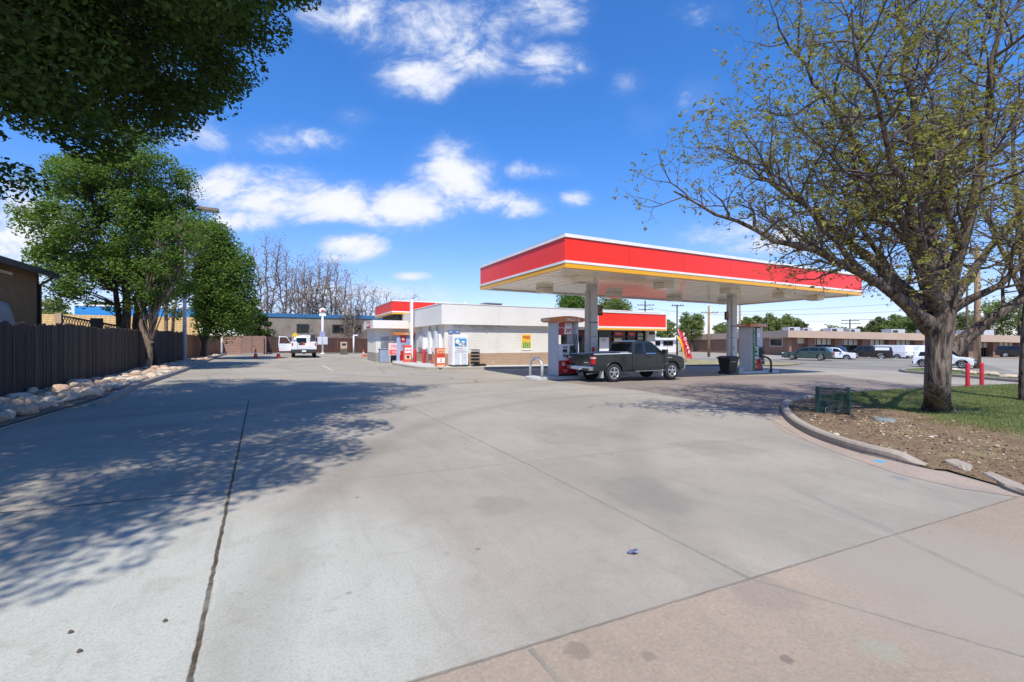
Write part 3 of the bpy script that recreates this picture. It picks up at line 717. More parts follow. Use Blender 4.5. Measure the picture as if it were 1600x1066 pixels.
while y < CYb-.2:                                   # standing seams of the decking
    mb.box(CXa+.14, CXb-.14, y, y+.025, CZ+.045, CZ+.06); y += .41
mb.build('soffit', M_SOFF, cano)
mb = MB()
for (a, b, c, d) in ((CXa+.1, CXb-.1, CYa+.1, CYa+.26), (CXa+.1, CXb-.1, CYb-.26, CYb-.1), (CXa+.1, CXa+.26, CYa+.26, CYb-.26), (CXb-.26, CXb-.1, CYa+.26, CYb-.26)): mb.box(a, b, c, d, CZ-.012, CZ+.05)
mb.build('soffit_edge', M_WHITE, cano)
MB().box(CXa+.13, CXb-.13, CYa+.13, CYb-.13, CZ+.95, CZ+1.0).build('roof_deck', M_GALV, cano)
MB().box(14.3, 14.6, CYb-.05, CYb+.1, CZ+1.24, CZ+1.3).build('roof_bracket', M_WHITE, cano)
for (xs, yy) in (((11.2, 15.9, 20.6, 25.1, 28.4), 15.1), ((11.95, 16.5, 21.2, 25.9), 19.3)):
    for x in xs:
        lb = MB().box(x-.33, x+.33, yy-.33, yy+.33, CZ-.20, CZ+.05).build('canopy_light', M_SOFF, cano, bevel=.01)
        MB().box(x-.26, x+.26, yy-.26, yy+.26, CZ-.215, CZ-.201).build('lens', M_LAMPW, lb)
def emblem(mb_parent, x, y, z, r, face, m_ring, m_k, off=.012):
    """ring with a K inside, facing -Y ('y') or -X ('x')"""
    mb = MB(); n = 24; prof = []
    for k in range(n+1):
        t = radians(60)+2*pi*k/n*.86
        for rr in (r, r*.66):
            u, v = rr*cos(t), rr*sin(t); prof.append((x+u, y, z+v) if face == 'y' else (x, y-u, z+v))
    nrm = (0, -off, 0) if face == 'y' else (-off, 0, 0)
    vs = [p for p in prof] + [(p[0]+nrm[0], p[1]+nrm[1], p[2]+nrm[2]) for p in prof]; m = len(prof); fs = []
    for k in range(n):
        a, b, c, d = 2*k, 2*k+1, 2*k+3, 2*k+2
        fs += [(a, b, c, d), (m+a, m+d, m+c, m+b), (a, d, m+d, m+a), (b, m+b, m+c, c)]
    mb.add(vs, fs); o = mb.build('emblem', m_ring, mb_parent)
    f = face_my(x, y-off, z) if face == 'y' else face_mx(x-off, y, z)
    text('K', r*1.0, m_k, mb_parent, f, ext=.004, bold=.01*r)
    return o
for (x, y, side) in ((13.35, 17.2, 1), (23.7, 17.2, -1)):
    c = MB().box(x-.2, x+.2, y-.2, y+.2, gz(x, y)-.1, CZ+.07).build('column', M_COLM, cano, bevel=.015)
    MB().box(x-.27, x+.27, y-.27, y+.27, gz(x, y)+.05, gz(x, y)+.32).build('base_plate', M_CONCP, c, bevel=.02)
    MB().box(x-.37, x-.202, y-.06, y+.10, gz(x, y)+.2, CZ-.28).build('conduit_box', M_COLM, c, bevel=.008)
    MB().box(x-.208, x+.208, y-.208, y+.208, 2.62, 2.66).build('strap', M_DARK, c)
    MB().box(x-.205, x+.205, y-.205, y+.205, 1.95, 1.965).build('strap', M_DARK, c)
    s = MB().box(x+side*.42-.20, x+side*.42+.20, y-.05, y+.05, 3.0, 3.48).build('flag_sign', M_DARK, c, bevel=.01)
    emblem(c, x+side*.42, y-.051, 3.26, .15, 'y', M_ORNG, M_ORNG)
    MB().box(x-.12, x+.12, y-.235, y-.201, 2.25, 2.5).build('notice_plate', M_LGREY, c)
    MB().box(x-.16, x-.02, y-.23, y-.201, 1.25, 1.45).build('switch_box', M_RED if side > 0 else M_STEEL, c)

# ------------------------------------------------------------------ pump islands and pumps
for (a, b, lab) in ((9.75, 15.4, 'low concrete pump island with the grey hoop at its left end'), (22.9, 27.7, 'low concrete pump island with the black hoop at its right end')):
    n = 10; pl = []
    for k in range(n+1): t = -pi/2+pi*k/n; pl.append((b-.55+.55*cos(t), 17.2+.6*sin(t)))
    for k in range(n+1): t = pi/2+pi*k/n; pl.append((a+.55+.55*cos(t), 17.2+.6*sin(t)))
    z = gz((a+b)/2, 17.2); root = thing('pump_island', ((a+b)/2, 17.2, z), lab, 'pump island')
    MB().prism(pl, z-.1, z+.15, 'xy').build('slab', M_CONCP, root, bevel=.025)
    pl2 = [(p[0]+(.012 if p[0] > (a+b)/2 else -.012), p[1]+(.012 if p[1] > 17.2 else -.012)) for p in pl]
    MB().prism(pl2, z-.1, z+.11, 'xy').build('steel_form', M_GALV, root)
def hoop(x, y, w, h, r, mat, lab, arc=False):
    z = gz(x, y)+.13; root = None
    if not arc:
        pth = [(x, y-w/2, z-.1), (x, y-w/2, z+h-w*.35)]
        for k in range(1, 10): t = pi-pi*k/10; pth.append((x, y+w/2*cos(t), z+h-w*.35+w*.35*sin(t)))
        pth += [(x, y+w/2, z+h-w*.35), (x, y+w/2, z-.1)]
    else:
        pth = [(x, y, z-.1), (x, y, z+h-.12), (x+.06, y, z+h-.03), (x+.16, y, z+h), (x+w*.55, y, z+h)]
        for k in range(1, 8): t = pi/2-pi/2*k/7; pth.append((x+w*.55+w*.45*cos(t), y, z+h-h*.45+h*.45*sin(t)))
        pth += [(x+w, y, z-.1)]
    mb = MB(); mb.tube(pth, r, 12); o = mb.build('hoop_bollard', mat); tag(o, lab, 'guard hoop'); return o
hoop(10.2, 17.2, 1.05, .82, .062, M_GALV, 'grey steel guard hoop standing at the left end of the left pump island')
hoop(26.35, 17.0, 1.0, .85, .055, M_BLACK, 'black steel guard hoop at the right end of the right pump island')

def pump(x0, x1, y0, y1, label, kind):
    z = gz((x0+x1)/2, 17.2)+.15; root = thing('fuel_pump', ((x0+x1)/2, 17.2, z), label, 'fuel pump'); w = x1-x0; T = 2.60
    # end pylons
    MB().box(x0, x0+.06, y0, y1, z, T).build('end_panel', M_GREY if kind == 1 else M_LGREY, root, bevel=.02)
    MB().box(x1-.16, x1, y0+.06, y1-.06, z+1.42, T).build('end_panel', M_GREY, root, bevel=.02)
    # cabinet
    MB().box(x0+.065, x1-.04, y0+.03, y1-.03, z+.62, z+1.44).build('cabinet', M_LGREY, root, bevel=.015)
    MB().box(x0+.065, x1-.04, y0+.03, y1-.03, z, z+.1).build('plinth', M_BLACK, root)
    for (yy, q) in ((y0+.02, -1), (y1-.02, 1)):
        sk = MB().prism([(x0+.065, z+.1), (x1-.08, z+.1), (x1-.36, z+.70), (x0+.065, z+.70)], min(yy, yy-q*.05), max(yy, yy-q*.05), 'xz').build('red_skirt', M_PRED, root)
        MB().bar((x1-.33, yy, z+.72), (x1-.03, yy, z+.08), .05, .06, 0, (0,1,0)).build('skirt_edge', M_GREY, root)
    emblem(root, x0+.33, y0+.018, z+.55, .085, 'y', M_LETW, M_LETW)
    text('PREMIUM', .055, M_LETW, root, face_my(x0+.45, y0+.018, z+.26)); text('UNLEADED', .045, M_LETW, root, face_my(x0+.45, y0+.018, z+.19))
    MB().box(x0+.065, x1-.16, y0+.12, y1-.12, z+.1, z+.62).build('core', M_DARK, root)
    # face
    sc = MB().box(x0+.30, x0+.52, y0+.008, y0+.03, z+1.06, z+1.22).build('display', M_GLASS, root, bevel=.005)
    MB().box(x0+.32, x0+.56, y0+.012, y0+.03, z+1.28, z+1.33).build('price_window', M_GLASS, root)
    kp = MB()
    for i in range(3):
        for j in range(3): kp.box(x0+.32+i*.055, x0+.36+i*.055, y0+.015, y0+.03, z+.86+j*.045, z+.89+j*.045)
    kp.box(x0+.50, x0+.58, y0+.010, y0+.03, z+.84, z+.94); kp.build('keypad', M_BLACK, root)
    MB().box(x0+.68, x0+.97, y0+.005, y0+.03, z+.80, z+1.38).build('nozzle_bay', M_DARK, root)
    for i, c in enumerate((M_GREEN, M_BLACK, M_BLACK)):
        xx = x0+.73+i*.09; nz = MB(); nz.bar((xx, y0-.03, z+.95), (xx, y0-.03, z+1.2), .045, .05); nz.bar((xx, y0-.04, z+1.2), (xx+.02, y0-.14, z+1.08), .035, .04)
        n_ = nz.build('nozzle', c, root)
        hs_ = MB(); hs_.tube([(xx, y0-.03, z+.95), (xx+.03, y0-.10, z+.6), (xx+.10, y0-.11, z+.36), (xx+.16, y0-.08, z+.6), (xx+.17, y0-.04, z+1.3), (xx+.14, y0+.05, z+1.9)], .016, 6); hs_.build('hose', M_BLACK, root)
    # valance with arched top
    n = 12; a, b = x0-.32, x1+.22; pr = [(a, T+.06), (a+.14, T), (b-.14, T), (b, T+.06), (b, T+.19)]
    for k in range(1, n): t = k/n; pr.append((b+(a-b)*t, T+.19+.085*sin(pi*t)))
    pr.append((a, T+.19))
    if kind == 2: pr = [(a, T), (b, T), (b, T+.2), (a, T+.2)]
    MB().prism(pr, y0-.12, y1+.12, 'xz').build('valance', M_ORNG, root, bevel=.012)
    text('CIRCLE', .155, M_LETW, root, face_my(x0+.62, y0-.123, T+.115), bold=.004); emblem(root, x0+1.08, y0-.121, T+.118, .095, 'y', M_LETW, M_LETW)
    text('CIRCLE K', .15, M_LETW, root, face_mx(x0-.322, 17.2, T+.11), bold=.004)
    return root, z
p1, z = pump(11.05, 12.25, 16.72, 17.55, 'fuel pump with an arched orange valance and grey end panel behind the truck tailgate', 1)
x0 = 11.05
bl = MB().box(x0+.17, x0+.80, 16.86, 16.90, z+1.86, T0 := 2.58).build('advert_panel', M_PRED, p1)
MB().prism([(x0+.42, z+1.90), (x0+.80, z+1.90), (x0+.86, 2.55), (x0+.48, 2.55)], 16.825, 16.855, 'xz').build('advert_card', M_LETW, bl)
text('SAVE', .12, M_LETR, p1, face_my(x0+.65, 16.82, 2.46)); text('20', .24, M_LETR, p1, face_my(x0+.60, 16.82, z+2.06), bold=.008, shear=.25); text('¢', .15, M_LETR, p1, face_my(x0+.78, 16.82, z+2.12))
text('EXTRA', .10, M_LETW, p1, face_my(x0+.29, 16.855, 2.34)); 
p2, z = pump(24.85, 25.95, 16.72, 17.55, 'fuel pump with a flat orange valance and a green strip beside the black bin', 2)
x0 = 24.85
MB().box(x0+.09, x0+.27, 16.70, 16.74, z+.02, 2.6).build('green_strip', M_GREEN, p2)
for i, ch in enumerate('DIESEL'): text(ch, .17, M_LETW, p2, face_my(x0+.18, 16.698, 2.45-i*.19), bold=.004)
pb = MB().prism([(x0+.40, z+1.5), (x0+.92, z+1.42), (x0+.95, 2.58), (x0+.72, 2.58), (x0+.62, 2.2), (x0+.40, 2.1)], 16.66, 16.69, 'xz').build('card_panel', M_GREY, p2)
MB().box(x0+.38, x0+.62, 16.64, 16.67, z+1.98, 2.52).build('advert_card', M_LETW, p2); text('SAVE', .08, M_LETR, p2, face_my(x0+.5, 16.637, 2.42)); text('20¢', .1, M_LETR, p2, face_my(x0+.5, 16.637, 2.28))

# bin beside the right column
x, y = 22.75, 16.75; z = gz(x, y)
bn = thing('waste_bin', (x, y, z), 'black plastic wheeled waste bin in front of the right canopy column', 'bin')
mb = MB(); rr = []
for (s, h) in ((.30, .04), (.30, .08), (.42, .86), (.44, .9)):
    rr.append([(x-s, y-s*.9, z+h), (x+s, y-s*.9, z+h), (x+s, y+s*.9, z+h), (x-s, y+s*.9, z+h)])
vs = [p for r in rr for p in r]; fs = [(0,3,2,1), (12,13,14,15)]
for i in range(3):
    for k in range(4): fs.append((i*4+k, i*4+(k+1) % 4, (i+1)*4+(k+1) % 4, (i+1)*4+k))
mb.add(vs, fs); mb.build('body', M_BLACK, bn, bevel=.03)
MB().prism([(x-.48, z+.90), (x+.48, z+.90), (x+.46, z+.97), (x+.15, z+1.04), (x-.2, z+1.03), (x-.46, z+.96)], y-.44, y+.44, 'xz').build('lid', M_BLACK, bn, bevel=.02)
MB().box(x-.32, x+.1, y-.425, y-.395, z+.70, z+.735).build('handle', M_STEEL, bn)
for s in (-1, 1): MB().lathe([(0, -.03), (.09, -.03), (.09, .03), (0, .03)], 16, (x+s*.33, y+.3, z+.09), 'x').build('wheel', M_RUB, bn)
MB().bar((x-.44, y-.1, z+.9), (x-.62, y-.14, z+1.06), .03, .03).build('broom_handle', M_LETR, bn)
x, y = 23.45, 16.55
tag(MB().box(x-.2, x+.2, y-.14, y+.14, gz(x, y)-.02, gz(x, y)+.36).build('concrete_block', M_CONCP, bevel=.03), 'small pale concrete block on the ground beside the black bin', 'block')
# ------------------------------------------------------------------ store
M_PBRICK = brickmat('painted_brick', (.78,.745,.66), (.74,.705,.625), (.63,.60,.53), .40, .10, None, .010)
M_TBRICK = brickmat('tan_brick', (.42,.27,.165), (.36,.235,.15), (.44,.36,.28), .40, .10, (.66,.62,.56,.66), .010)
M_FASC = pm('fascia_white', (.80,.775,.70), .5, var=.03, scale=.8, dirt=.06)
M_ROOF = pm('roof_gravel', (.36,.33,.30), .95, var=.2)
M_POSTER = pm('poster_yellow', (.80,.52,.05), .5, var=.04); M_POSTG = pm('poster_green', (.13,.36,.10), .5, var=.05)
M_SALMON = pm('roof_coping_buff', (.60,.42,.28), .8, var=.08)
SZ = .05
store = thing('convenience_store', (17.5, 26, gz(17.5, 26)), 'low white brick convenience store with a tan brick base and red sign bands', 'store')
A, B, Yf, Yb = 8.85, 26.4, 25.92, 44.0
def walls(x0, x1, y0, y1, z0, z1, mat, t=.3):
    mb = MB(); mb.box(x0, x1, y0, y0+t, z0, z1); mb.box(x0, x1, y1-t, y1, z0, z1); mb.box(x0, x0+t, y0+t, y1-t, z0, z1); mb.box(x1-t, x1, y0+t, y1-t, z0, z1); return mb
wl = walls(A, 17.4, Yf, Yb, .98, 3.95, M_PBRICK); wl.box(17.4, 26.4, Yb-.3, Yb, .98, 3.95); wl.box(26.1, 26.4, Yf+.3, Yb-.3, .98, 3.95); wl.box(25.55, 26.4, Yf, Yf+.3, -.4, 3.95)
wl.box(17.4, 25.55, Yf, Yf+.3, 2.58, 3.95); wl.build('wall', M_PBRICK, store)
tb = MB(); tb.box(A-.012, 17.45, Yf-.012, Yf+.3, -.5, .98); tb.box(A-.012, A+.3, Yf+.3, Yb, -.5, .98); tb.build('brick_base', M_TBRICK, store)
# fascia with eave
mb = MB(); E = .27
mb.box(A-E, 20.3, Yf-E, Yf-.002, 2.78, 4.03); mb.box(A-E, A-.002, Yf, 33.0, 2.78, 4.03)
mb.build('fascia', M_FASC, store)
cp = MB(); cp.box(A-E-.025, 27, Yf-E-.025, Yf+.1, 4.03, 4.075); cp.box(A-E-.025, A+.1, Yf+.1, 33, 4.03, 4.075); cp.build('coping', M_WHITE, store)
sm = MB()
for x in (12.4, 16.2): sm.box(x, x+.03, Yf-E-.006, Yf-E-.001, 2.78, 4.03)
sm.build('panel_joint', M_LGREY, store)
MB().box(A+.1, 26.3, Yf+.1, Yb-.1, 3.8, 3.9).build('roof', M_ROOF, store)
# soffit trim, conduits under the eave
mb = MB()
for (x, w, h) in ((9.5, .5, .18), (10.6, .3, .12), (11.6, .06, .35), (11.9, .16, .2)): mb.box(x, x+w, Yf-.1, Yf-.003, 2.74-h, 2.74)
mb.tube([(9.3, Yf-.05, 2.7), (13.2, Yf-.05, 2.68)], .025, 6); mb.build('conduit', M_GALV, store)
# right sign band over the shop windows
mb = MB(); mb.box(20.3, 27.05, Yf-E-.22, Yf-.002, 2.60, 2.74); mb.build('sign_stripe', M_YEL, store)
MB().box(20.3, 27.05, Yf-E-.21, Yf-.003, 2.74, 2.86).build('sign_stripe', M_WHITE, store)
MB().box(20.3, 27.05, Yf-E-.20, Yf-.004, 2.86, 3.86).build('sign_band', M_RED, store)
MB().box(20.22, 27.13, Yf-E-.235, Yf-.001, 3.86, 3.97).build('sign_trim', M_WHITE, store)
for x in (20.22, 27.052): MB().box(x, x+.078, Yf-E-.23, Yf-.002, 2.60, 3.86).build('sign_trim', M_WHITE, store)
# shop window wall
MB().box(17.45, 25.55, Yf+.32, Yf+.36, -.3, 2.58).build('shop_glass', M_GLASS, store)
mb = MB()
for x in (17.45, 18.6, 19.9, 20.9, 22.3, 23.7, 24.7, 25.49): mb.box(x, x+.06, Yf+.2, Yf+.315, -.4, 2.58)
for z in (.05, 2.1, 2.52): mb.box(17.51, 25.49, Yf+.21, Yf+.314, z, z+.06)
mb.build('window_frame', M_DARK, store)
for (x0, x1, z0, z1, m) in ((20.95, 21.95, .75, 2.05, M_LETW), (22.4, 23.2, .8, 2.0, pm('poster_cream', (.75,.58,.36), .5)), (18.75, 19.15, .9, 1.7, M_LETW), (22.35, 23.4, 2.17, 2.46, M_LETR), (23.8, 24.65, 2.17, 2.46, M_LETR), (24.8, 25.4, 1.9, 2.4, pm('poster_pale', (.55,.57,.42), .5)), (18.7, 19.8, 2.17, 2.46, pm('poster_maroon', (.18,.02,.025), .5))):
    p = MB().box(x0, x1, Yf+.300, Yf+.318, z0, z1).build('window_poster', m, store)
text('ICE', .3, M_LETB, store, face_my(21.45, Yf+.297, 1.85)); text('2.99', .34, M_LETR, store, face_my(22.8, Yf+.297, 1.5)); text('OPEN', .22, M_LETW, store, face_my(22.88, Yf+.297, 2.31)); text('SALE', .22, M_LETW, store, face_my(24.22, Yf+.297, 2.31))
MB().box(25.75, 26.2, Yf-.16, Yf-.002, 2.3, 2.5).build('wall_lamp', M_DARK, store)
# free poster on the white wall
ps = MB().box(14.25, 14.95, Yf-.03, Yf-.003, 1.14, 2.2).build('wall_poster', M_POSTER, store)
text('FREE', .25, M_LETR, store, face_my(14.6, Yf-.034, 2.0), bold=.008)
MB().box(14.26, 14.94, Yf-.036, Yf-.031, 1.15, 1.27).build('poster_strip', M_LETW, store)
pg = MB()
for i in range(4): pg.lathe([(0, 0), (.075, .02), (.085, .3), (.06, .36), (.06, .40)], 10, (14.33+i*.18, Yf-.045, 1.47), 'z')
pg2 = MB()
for i in range(4): pg2.box(14.32+i*.15, 14.43+i*.15, Yf-.04, Yf-.032, 1.28, 1.66+.05*(i % 2))
pg2.build('poster_cups', M_POSTG, store)
# left return of the main block: pipes, pilasters, meter boxes
for (q0, y, w, z0_, z1_) in ((.16, 27.0, .5, .9, 2.4), (.16, 28.4, .5, .9, 2.4), (.3, 29.4, .35, 1.2, 2.0), (.22, 26.3, .45, 1.1, 2.2)): MB().box(A-q0, A-.002, y, y+w, z0_, z1_).build('meter_box', M_WHITE, store, bevel=.02)
mb = MB()
for y in (27.2, 28.8, 30.9): mb.tube([(A-.08, y, 1.0), (A-.08, y, 2.76)], .035, 8)
mb.tube([(A-.08, 27.25, .1), (A-.08, 27.25, .9)], .05, 8); mb.tube([(A-.1, 28.0, 1.3), (A-.1, 31.5, 1.3)], .03, 6); mb.build('wall_pipe', M_GALV, store)
MB().box(A-.06, A-.002, 30.2, 31.6, 1.15, 2.3).build('steel_door', M_LGREY, store)
# back-left wing
WA, WY = 6.25, 34.0
wb = walls(WA, A-.003, WY, 37.6, .9, 3.2, M_PBRICK); wb.build('wing_wall', M_PBRICK, store)
mb = MB(); mb.box(WA-.012, A, WY-.012, WY+.3, -.3, .9); mb.box(WA-.012, WA+.3, WY+.3, 37.6, -.3, .9); mb.build('wing_base', pm('grey_brick', (.33,.29,.25), .9, var=.15), store)
MB().box(WA-.3, A-.3, WY-.55, WY-.003, 2.72, 3.32).build('wing_fascia', M_FASC, store)
MB().box(WA-.3, WA-.003, WY, 37.6, 2.72, 3.32).build('wing_fascia', M_FASC, store)
MB().box(WA, A-.01, WY, 37.6, 3.2, 3.25).build('wing_roof', M_ROOF, store)
MB().box(WA-.335, WA-.302, 34.6, 36.2, 2.76, 3.26).build('wing_sign', M_PRED, store); text('CIRCLE K', .36, M_LETW, store, face_mx(WA-.34, 35.4, 3.02), bold=.006)
dr = MB().box(7.75, 8.55, WY-.03, WY-.002, .3, 2.25).build('door', M_GLASSG if False else glass('blue_glass', (.10,.17,.22), .06), store); MB().box(7.68, 8.62, WY-.02, WY-.001, .25, 2.33).build('door_frame', M_DARK, store)
MB().box(6.6, 7.2, WY-.025, WY-.001, .4, 2.1).build('grey_door', M_STEEL, store)
# raised red sign box on the wing roof
RA, RB, RY0, RY1 = 7.95, 13.2, 36.2, 43.6
MB().box(RA+.1, RB, RY0+.1, RY1-.1, 4.05, 4.14).build('sign_soffit', M_LGREY, store)
for (nm_, z0, z1, m, o) in (('box_stripe', 3.98, 4.12, M_YEL, .02), ('box_trim', 4.124, 4.22, M_WHITE, .03), ('box_sign', 4.224, 5.02, M_RED, 0), ('box_trim', 5.024, 5.12, M_WHITE, .03)):
    mb = MB(); mb.box(RA-o, RB, RY0-o, RY0+.15, z0, z1); mb.box(RA-o, RA+.15, RY0+.15, RY1, z0, z1); mb.build(nm_, m, store)
MB().box(RA+.6, RB, RY0+.6, RY1-.4, 3.25, 4.05).build('sign_base', M_DARK, store)
# roof plant
ru = MB().box(13.6, 14.9, 30.2, 31.4, 3.9, 4.62).build('roof_unit', M_STEEL, store, bevel=.02)
mb = MB()
for k in range(6): mb.box(13.62, 14.88, 30.18, 30.198, 4.0+k*.1, 4.05+k*.1)
mb.build('louvre', M_DARK, ru); MB().box(13.55, 14.95, 30.15, 31.45, 4.62, 4.67).build('lid', M_GALV, ru)
MB().prism([(15.2, 3.9), (22.5, 3.9), (22.2, 4.38), (20.9, 4.5), (15.2, 4.5)], 31, 31.4, 'xz').build('parapet', M_SALMON, store)
MB().prism([(12.2, 3.9), (13.5, 3.9), (13.5, 4.4), (12.6, 4.3)], 30, 30.5, 'xz').build('vent_hood', M_WHITE, store)
mb = MB(); mb.cyl(11.4, 29, 3.9, 4.5, .05); mb.cyl(10.6, 33, 3.9, 4.8, .02); mb.build('vent_pipe', M_WHITE, store)
# walk in front of the store
WK = [(8.0, 24.2), (18.0, 24.2), (27, 24.2), (27, Yf), (A, Yf), (A, 33.5), (7.4, 33.5), (6.6, 30), (7.0, 25.4)]
sheet('pavement', WK, M_CONCP, .13, 2)
tag(kerb_mesh(dens([(27, 24.15), (8.3, 24.15), (7.3, 24.6), (6.95, 25.4), (6.55, 30), (7.35, 33.5)], .8), .16, .14, -1).build('kerb', M_KERB), kind='structure')

# items along the store
def on_store(px, py): 
    x, y = gp(px, py); return x, y, gz(x, y)
def bollard(x, y, z, h, r, label, mat=None, group=None):
    root = thing('bollard', (x, y, z), label, 'bollard', group)
    b = MB(); b.lathe([(r, -.1), (r, h-.05), (r*.8, h-.012), (0, h)], 20, (x, y, z)); b.build('post', mat or M_BOLL, root)
    MB().cyl(x, y, z-.05, z+.02, r*1.5, 20).build('footing', M_CONCP, root); return root
x, y, z = on_store(703.5, 573.5); bollard(x, y, z+.1, 1.22, .085, 'tall red bollard just left of the white ice cabinet')
x, y, z = on_store(734.5, 573.5); bollard(x, y, z+.1, 1.22, .085, 'tall red bollard between the white ice cabinet and the black crates')
x, y, z = on_store(648.5, 569.5); bollard(x, y, z+.02, 1.05, .10, 'red bollard beside the white drainpipe at the store corner')
x, y, z = on_store(662, 570.5); bollard(x, y, z+.02, 1.05, .10, 'red bollard with a pale foot in the middle of the store side')
x, y, z = on_store(676.5, 571.5); bollard(x, y, z+.02, .62, .11, 'short stubby red bollard beside the orange sale stand')
# ice cabinet
x0, y0 = xy_on_y(707.5, 24.75), 24.75; x1 = xy_on_y(731.5, 24.75); z = gz(x0, y0)+.14
ice = thing('ice_cabinet', ((x0+x1)/2, 25.2, z), 'white ice merchandiser cabinet with a blue picture door by the store wall', 'ice cabinet')
MB().box(x0, x1, 24.76, 25.6, z+.08, z+1.86).build('case', M_WHITE, ice, bevel=.02); MB().box(x0+.05, x1-.05, 24.8, 25.55, z, z+.08).build('feet', M_DARK, ice)
w = x1-x0
M_ICEB = pm('ice_blue', (.05,.28,.50), .3, var=.5, scale=2.2); M_ICEL = pm('ice_pale', (.66,.76,.82), .35, var=.06)
pc = MB().box(x0+.09, x1-.09, 24.73, 24.757, z+.88, z+1.78).build('picture_door', M_ICEL, ice)
MB().box(x0+.12, x1-.12, 24.722, 24.729, z+1.2, z+1.66).build('picture', M_ICEB, ice)
mb = MB()
for (u, v, r) in ((.3, 1.47, .14), (.67, 1.36, .16), (.45, 1.3, .07)):
    mb.lathe([(r, -.006), (r*.9, -.01), (0, -.012)], 18, (x0+w*u, 24.722, z+v), 'y')
mb.build('snow_motif', M_LETW, ice)
text('ICE', .2, M_LETB, ice, face_my(x0+w*.68, 24.705, z+1.36), bold=.006)
text('PREMIUM', .09, M_LETR, ice, face_my(x0+w*.45, 24.728, z+1.08)); text('PACKAGED ICE', .075, M_LETR, ice, face_my(x0+w*.5, 24.728, z+.97))
for s in (0, 1): MB().box(x0+.1+s*(w/2-.06), x0+w/2-.06+s*(w/2-.04), 24.735, 24.757, z+.14, z+.8).build('lower_door', M_LGREY, ice)
MB().box(x0+.08, x1-.08, 24.95, 25.0, z+1.86, z+1.90).build('top_rail', M_WHITE, ice)
hd = MB().box(x0+.12, x1-.1, 25.86, 25.918, z+2.0, z+2.16).build('header_sign', pm('header_blue', (.07,.17,.42), .4), ice); text('ICE  ·  ICE', .15, M_LETW, ice, face_my((x0+x1)/2, 25.856, z+2.08))
# crates
cx_ = xy_on_y(742.5, 25.0); z = gz(cx_, 25)+.14
for k in range(5):
    mb = MB(); zz = z+k*.205; mb.box(cx_-.22, cx_+.22, 24.8, 25.2, zz, zz+.03); h = .195
    for (a, b, c, d) in ((cx_-.22, cx_+.22, 24.8, 24.82), (cx_-.22, cx_+.22, 25.18, 25.2), (cx_-.22, cx_-.2, 24.82, 25.18), (cx_+.2, cx_+.22, 24.82, 25.18)):
        mb.box(a, b, c, d, zz+.03, zz+.06); mb.box(a, b, c, d, zz+.14, zz+h)
    for q in range(5): mb.box(cx_-.22+q*.105, cx_-.2+q*.105, 24.801, 24.819, zz+.06, zz+.14)
    lab = ['lowest', 'second from the bottom', 'middle', 'second from the top', 'topmost'][k]
    tag(mb.build('milk_crate', M_BLACK), '%s black milk crate of the stack beside the ice cabinet bollard' % lab, 'crate', 'stacked crates by the store')
xa = xy_on_y(751, 25.2)
tag(MB().box(xa-.35, xa+.3, 25.0, 25.5, gz(xa, 25)+.13, gz(xa, 25)+.27).build('rubber_mat', M_BLACK, bevel=.03), 'folded black rubber mat on the walk right of the crates', 'mat')
# orange sale stands
def stand(px, Y, w, h, label, mats, words):
    xa = xy_on_y(px, Y); z = gz(xa, Y)+.03; root = thing('sign_stand', (xa, Y, z), label, 'sign stand')
    MB().box(xa-w/2, xa+w/2, Y, Y+.4, z+.06, z+h).build('box', mats[0], root, bevel=.02); MB().box(xa-w/2+.03, xa+w/2-.03, Y+.05, Y+.35, z, z+.06).build('foot', M_DARK, root)
    for (z0, z1, m) in mats[1]: MB().box(xa-w/2+.03, xa+w/2-.03, Y-.012, Y-.001, z+z0, z+z1).build('panel', m, root)
    for (s, sz, zz, m) in words: text(s, sz, m, root, face_my(xa, Y-.016, z+zz), bold=.004)
M_OS = pm('orange_sign', (.72,.13,.06), .4, var=.06); M_PK = pm('pink_red_sign', (.74,.12,.10), .4, var=.06); M_PALE = pm('pale_orange', (.80,.50,.30), .4)
stand(689, 25.0, .52, 1.2, 'orange and white sale stand between the short bollard and the ice cabinet', (M_OS, ((.72, .82, M_LETR), (.9, 1.12, M_PALE), (.32, .62, M_LETW), (.1, .2, M_PALE))), (('SALE', .16, 1.0, M_LETR), ('2', .26, .47, M_LETR)))
stand(637.5, 30.6, .5, 1.3, 'red news stand with a round pale emblem left of the bollards', (M_PK, ((.75, 1.1, M_LETW), (.3, .6, M_PALE))), (('NEWS', .14, .92, M_LETR), ('●', .26, .45, M_DARK)))
# dark hoses bin near short bollard
xa, ya, z = on_store(670, 569.5)
tv = thing('air_machine', (xa, ya+.6, z), 'small dark air machine with hose against the store side wall', 'air machine'); ya += .6
MB().box(xa-.2, xa+.2, ya-.15, ya+.15, z, z+.85).build('case', M_DARK, tv, bevel=.03); mb = MB(); mb.tube([(xa+.2, ya-.1, z+.7), (xa+.4, ya-.2, z+.5), (xa+.45, ya-.2, z+.15), (xa+.2, ya-.2, z+.1)], .025, 8); mb.build('hose', M_BLACK, tv)
MB().box(xa-.14, xa+.14, ya-.16, ya-.151, z+.5, z+.72).build('panel', M_LGREY, tv)
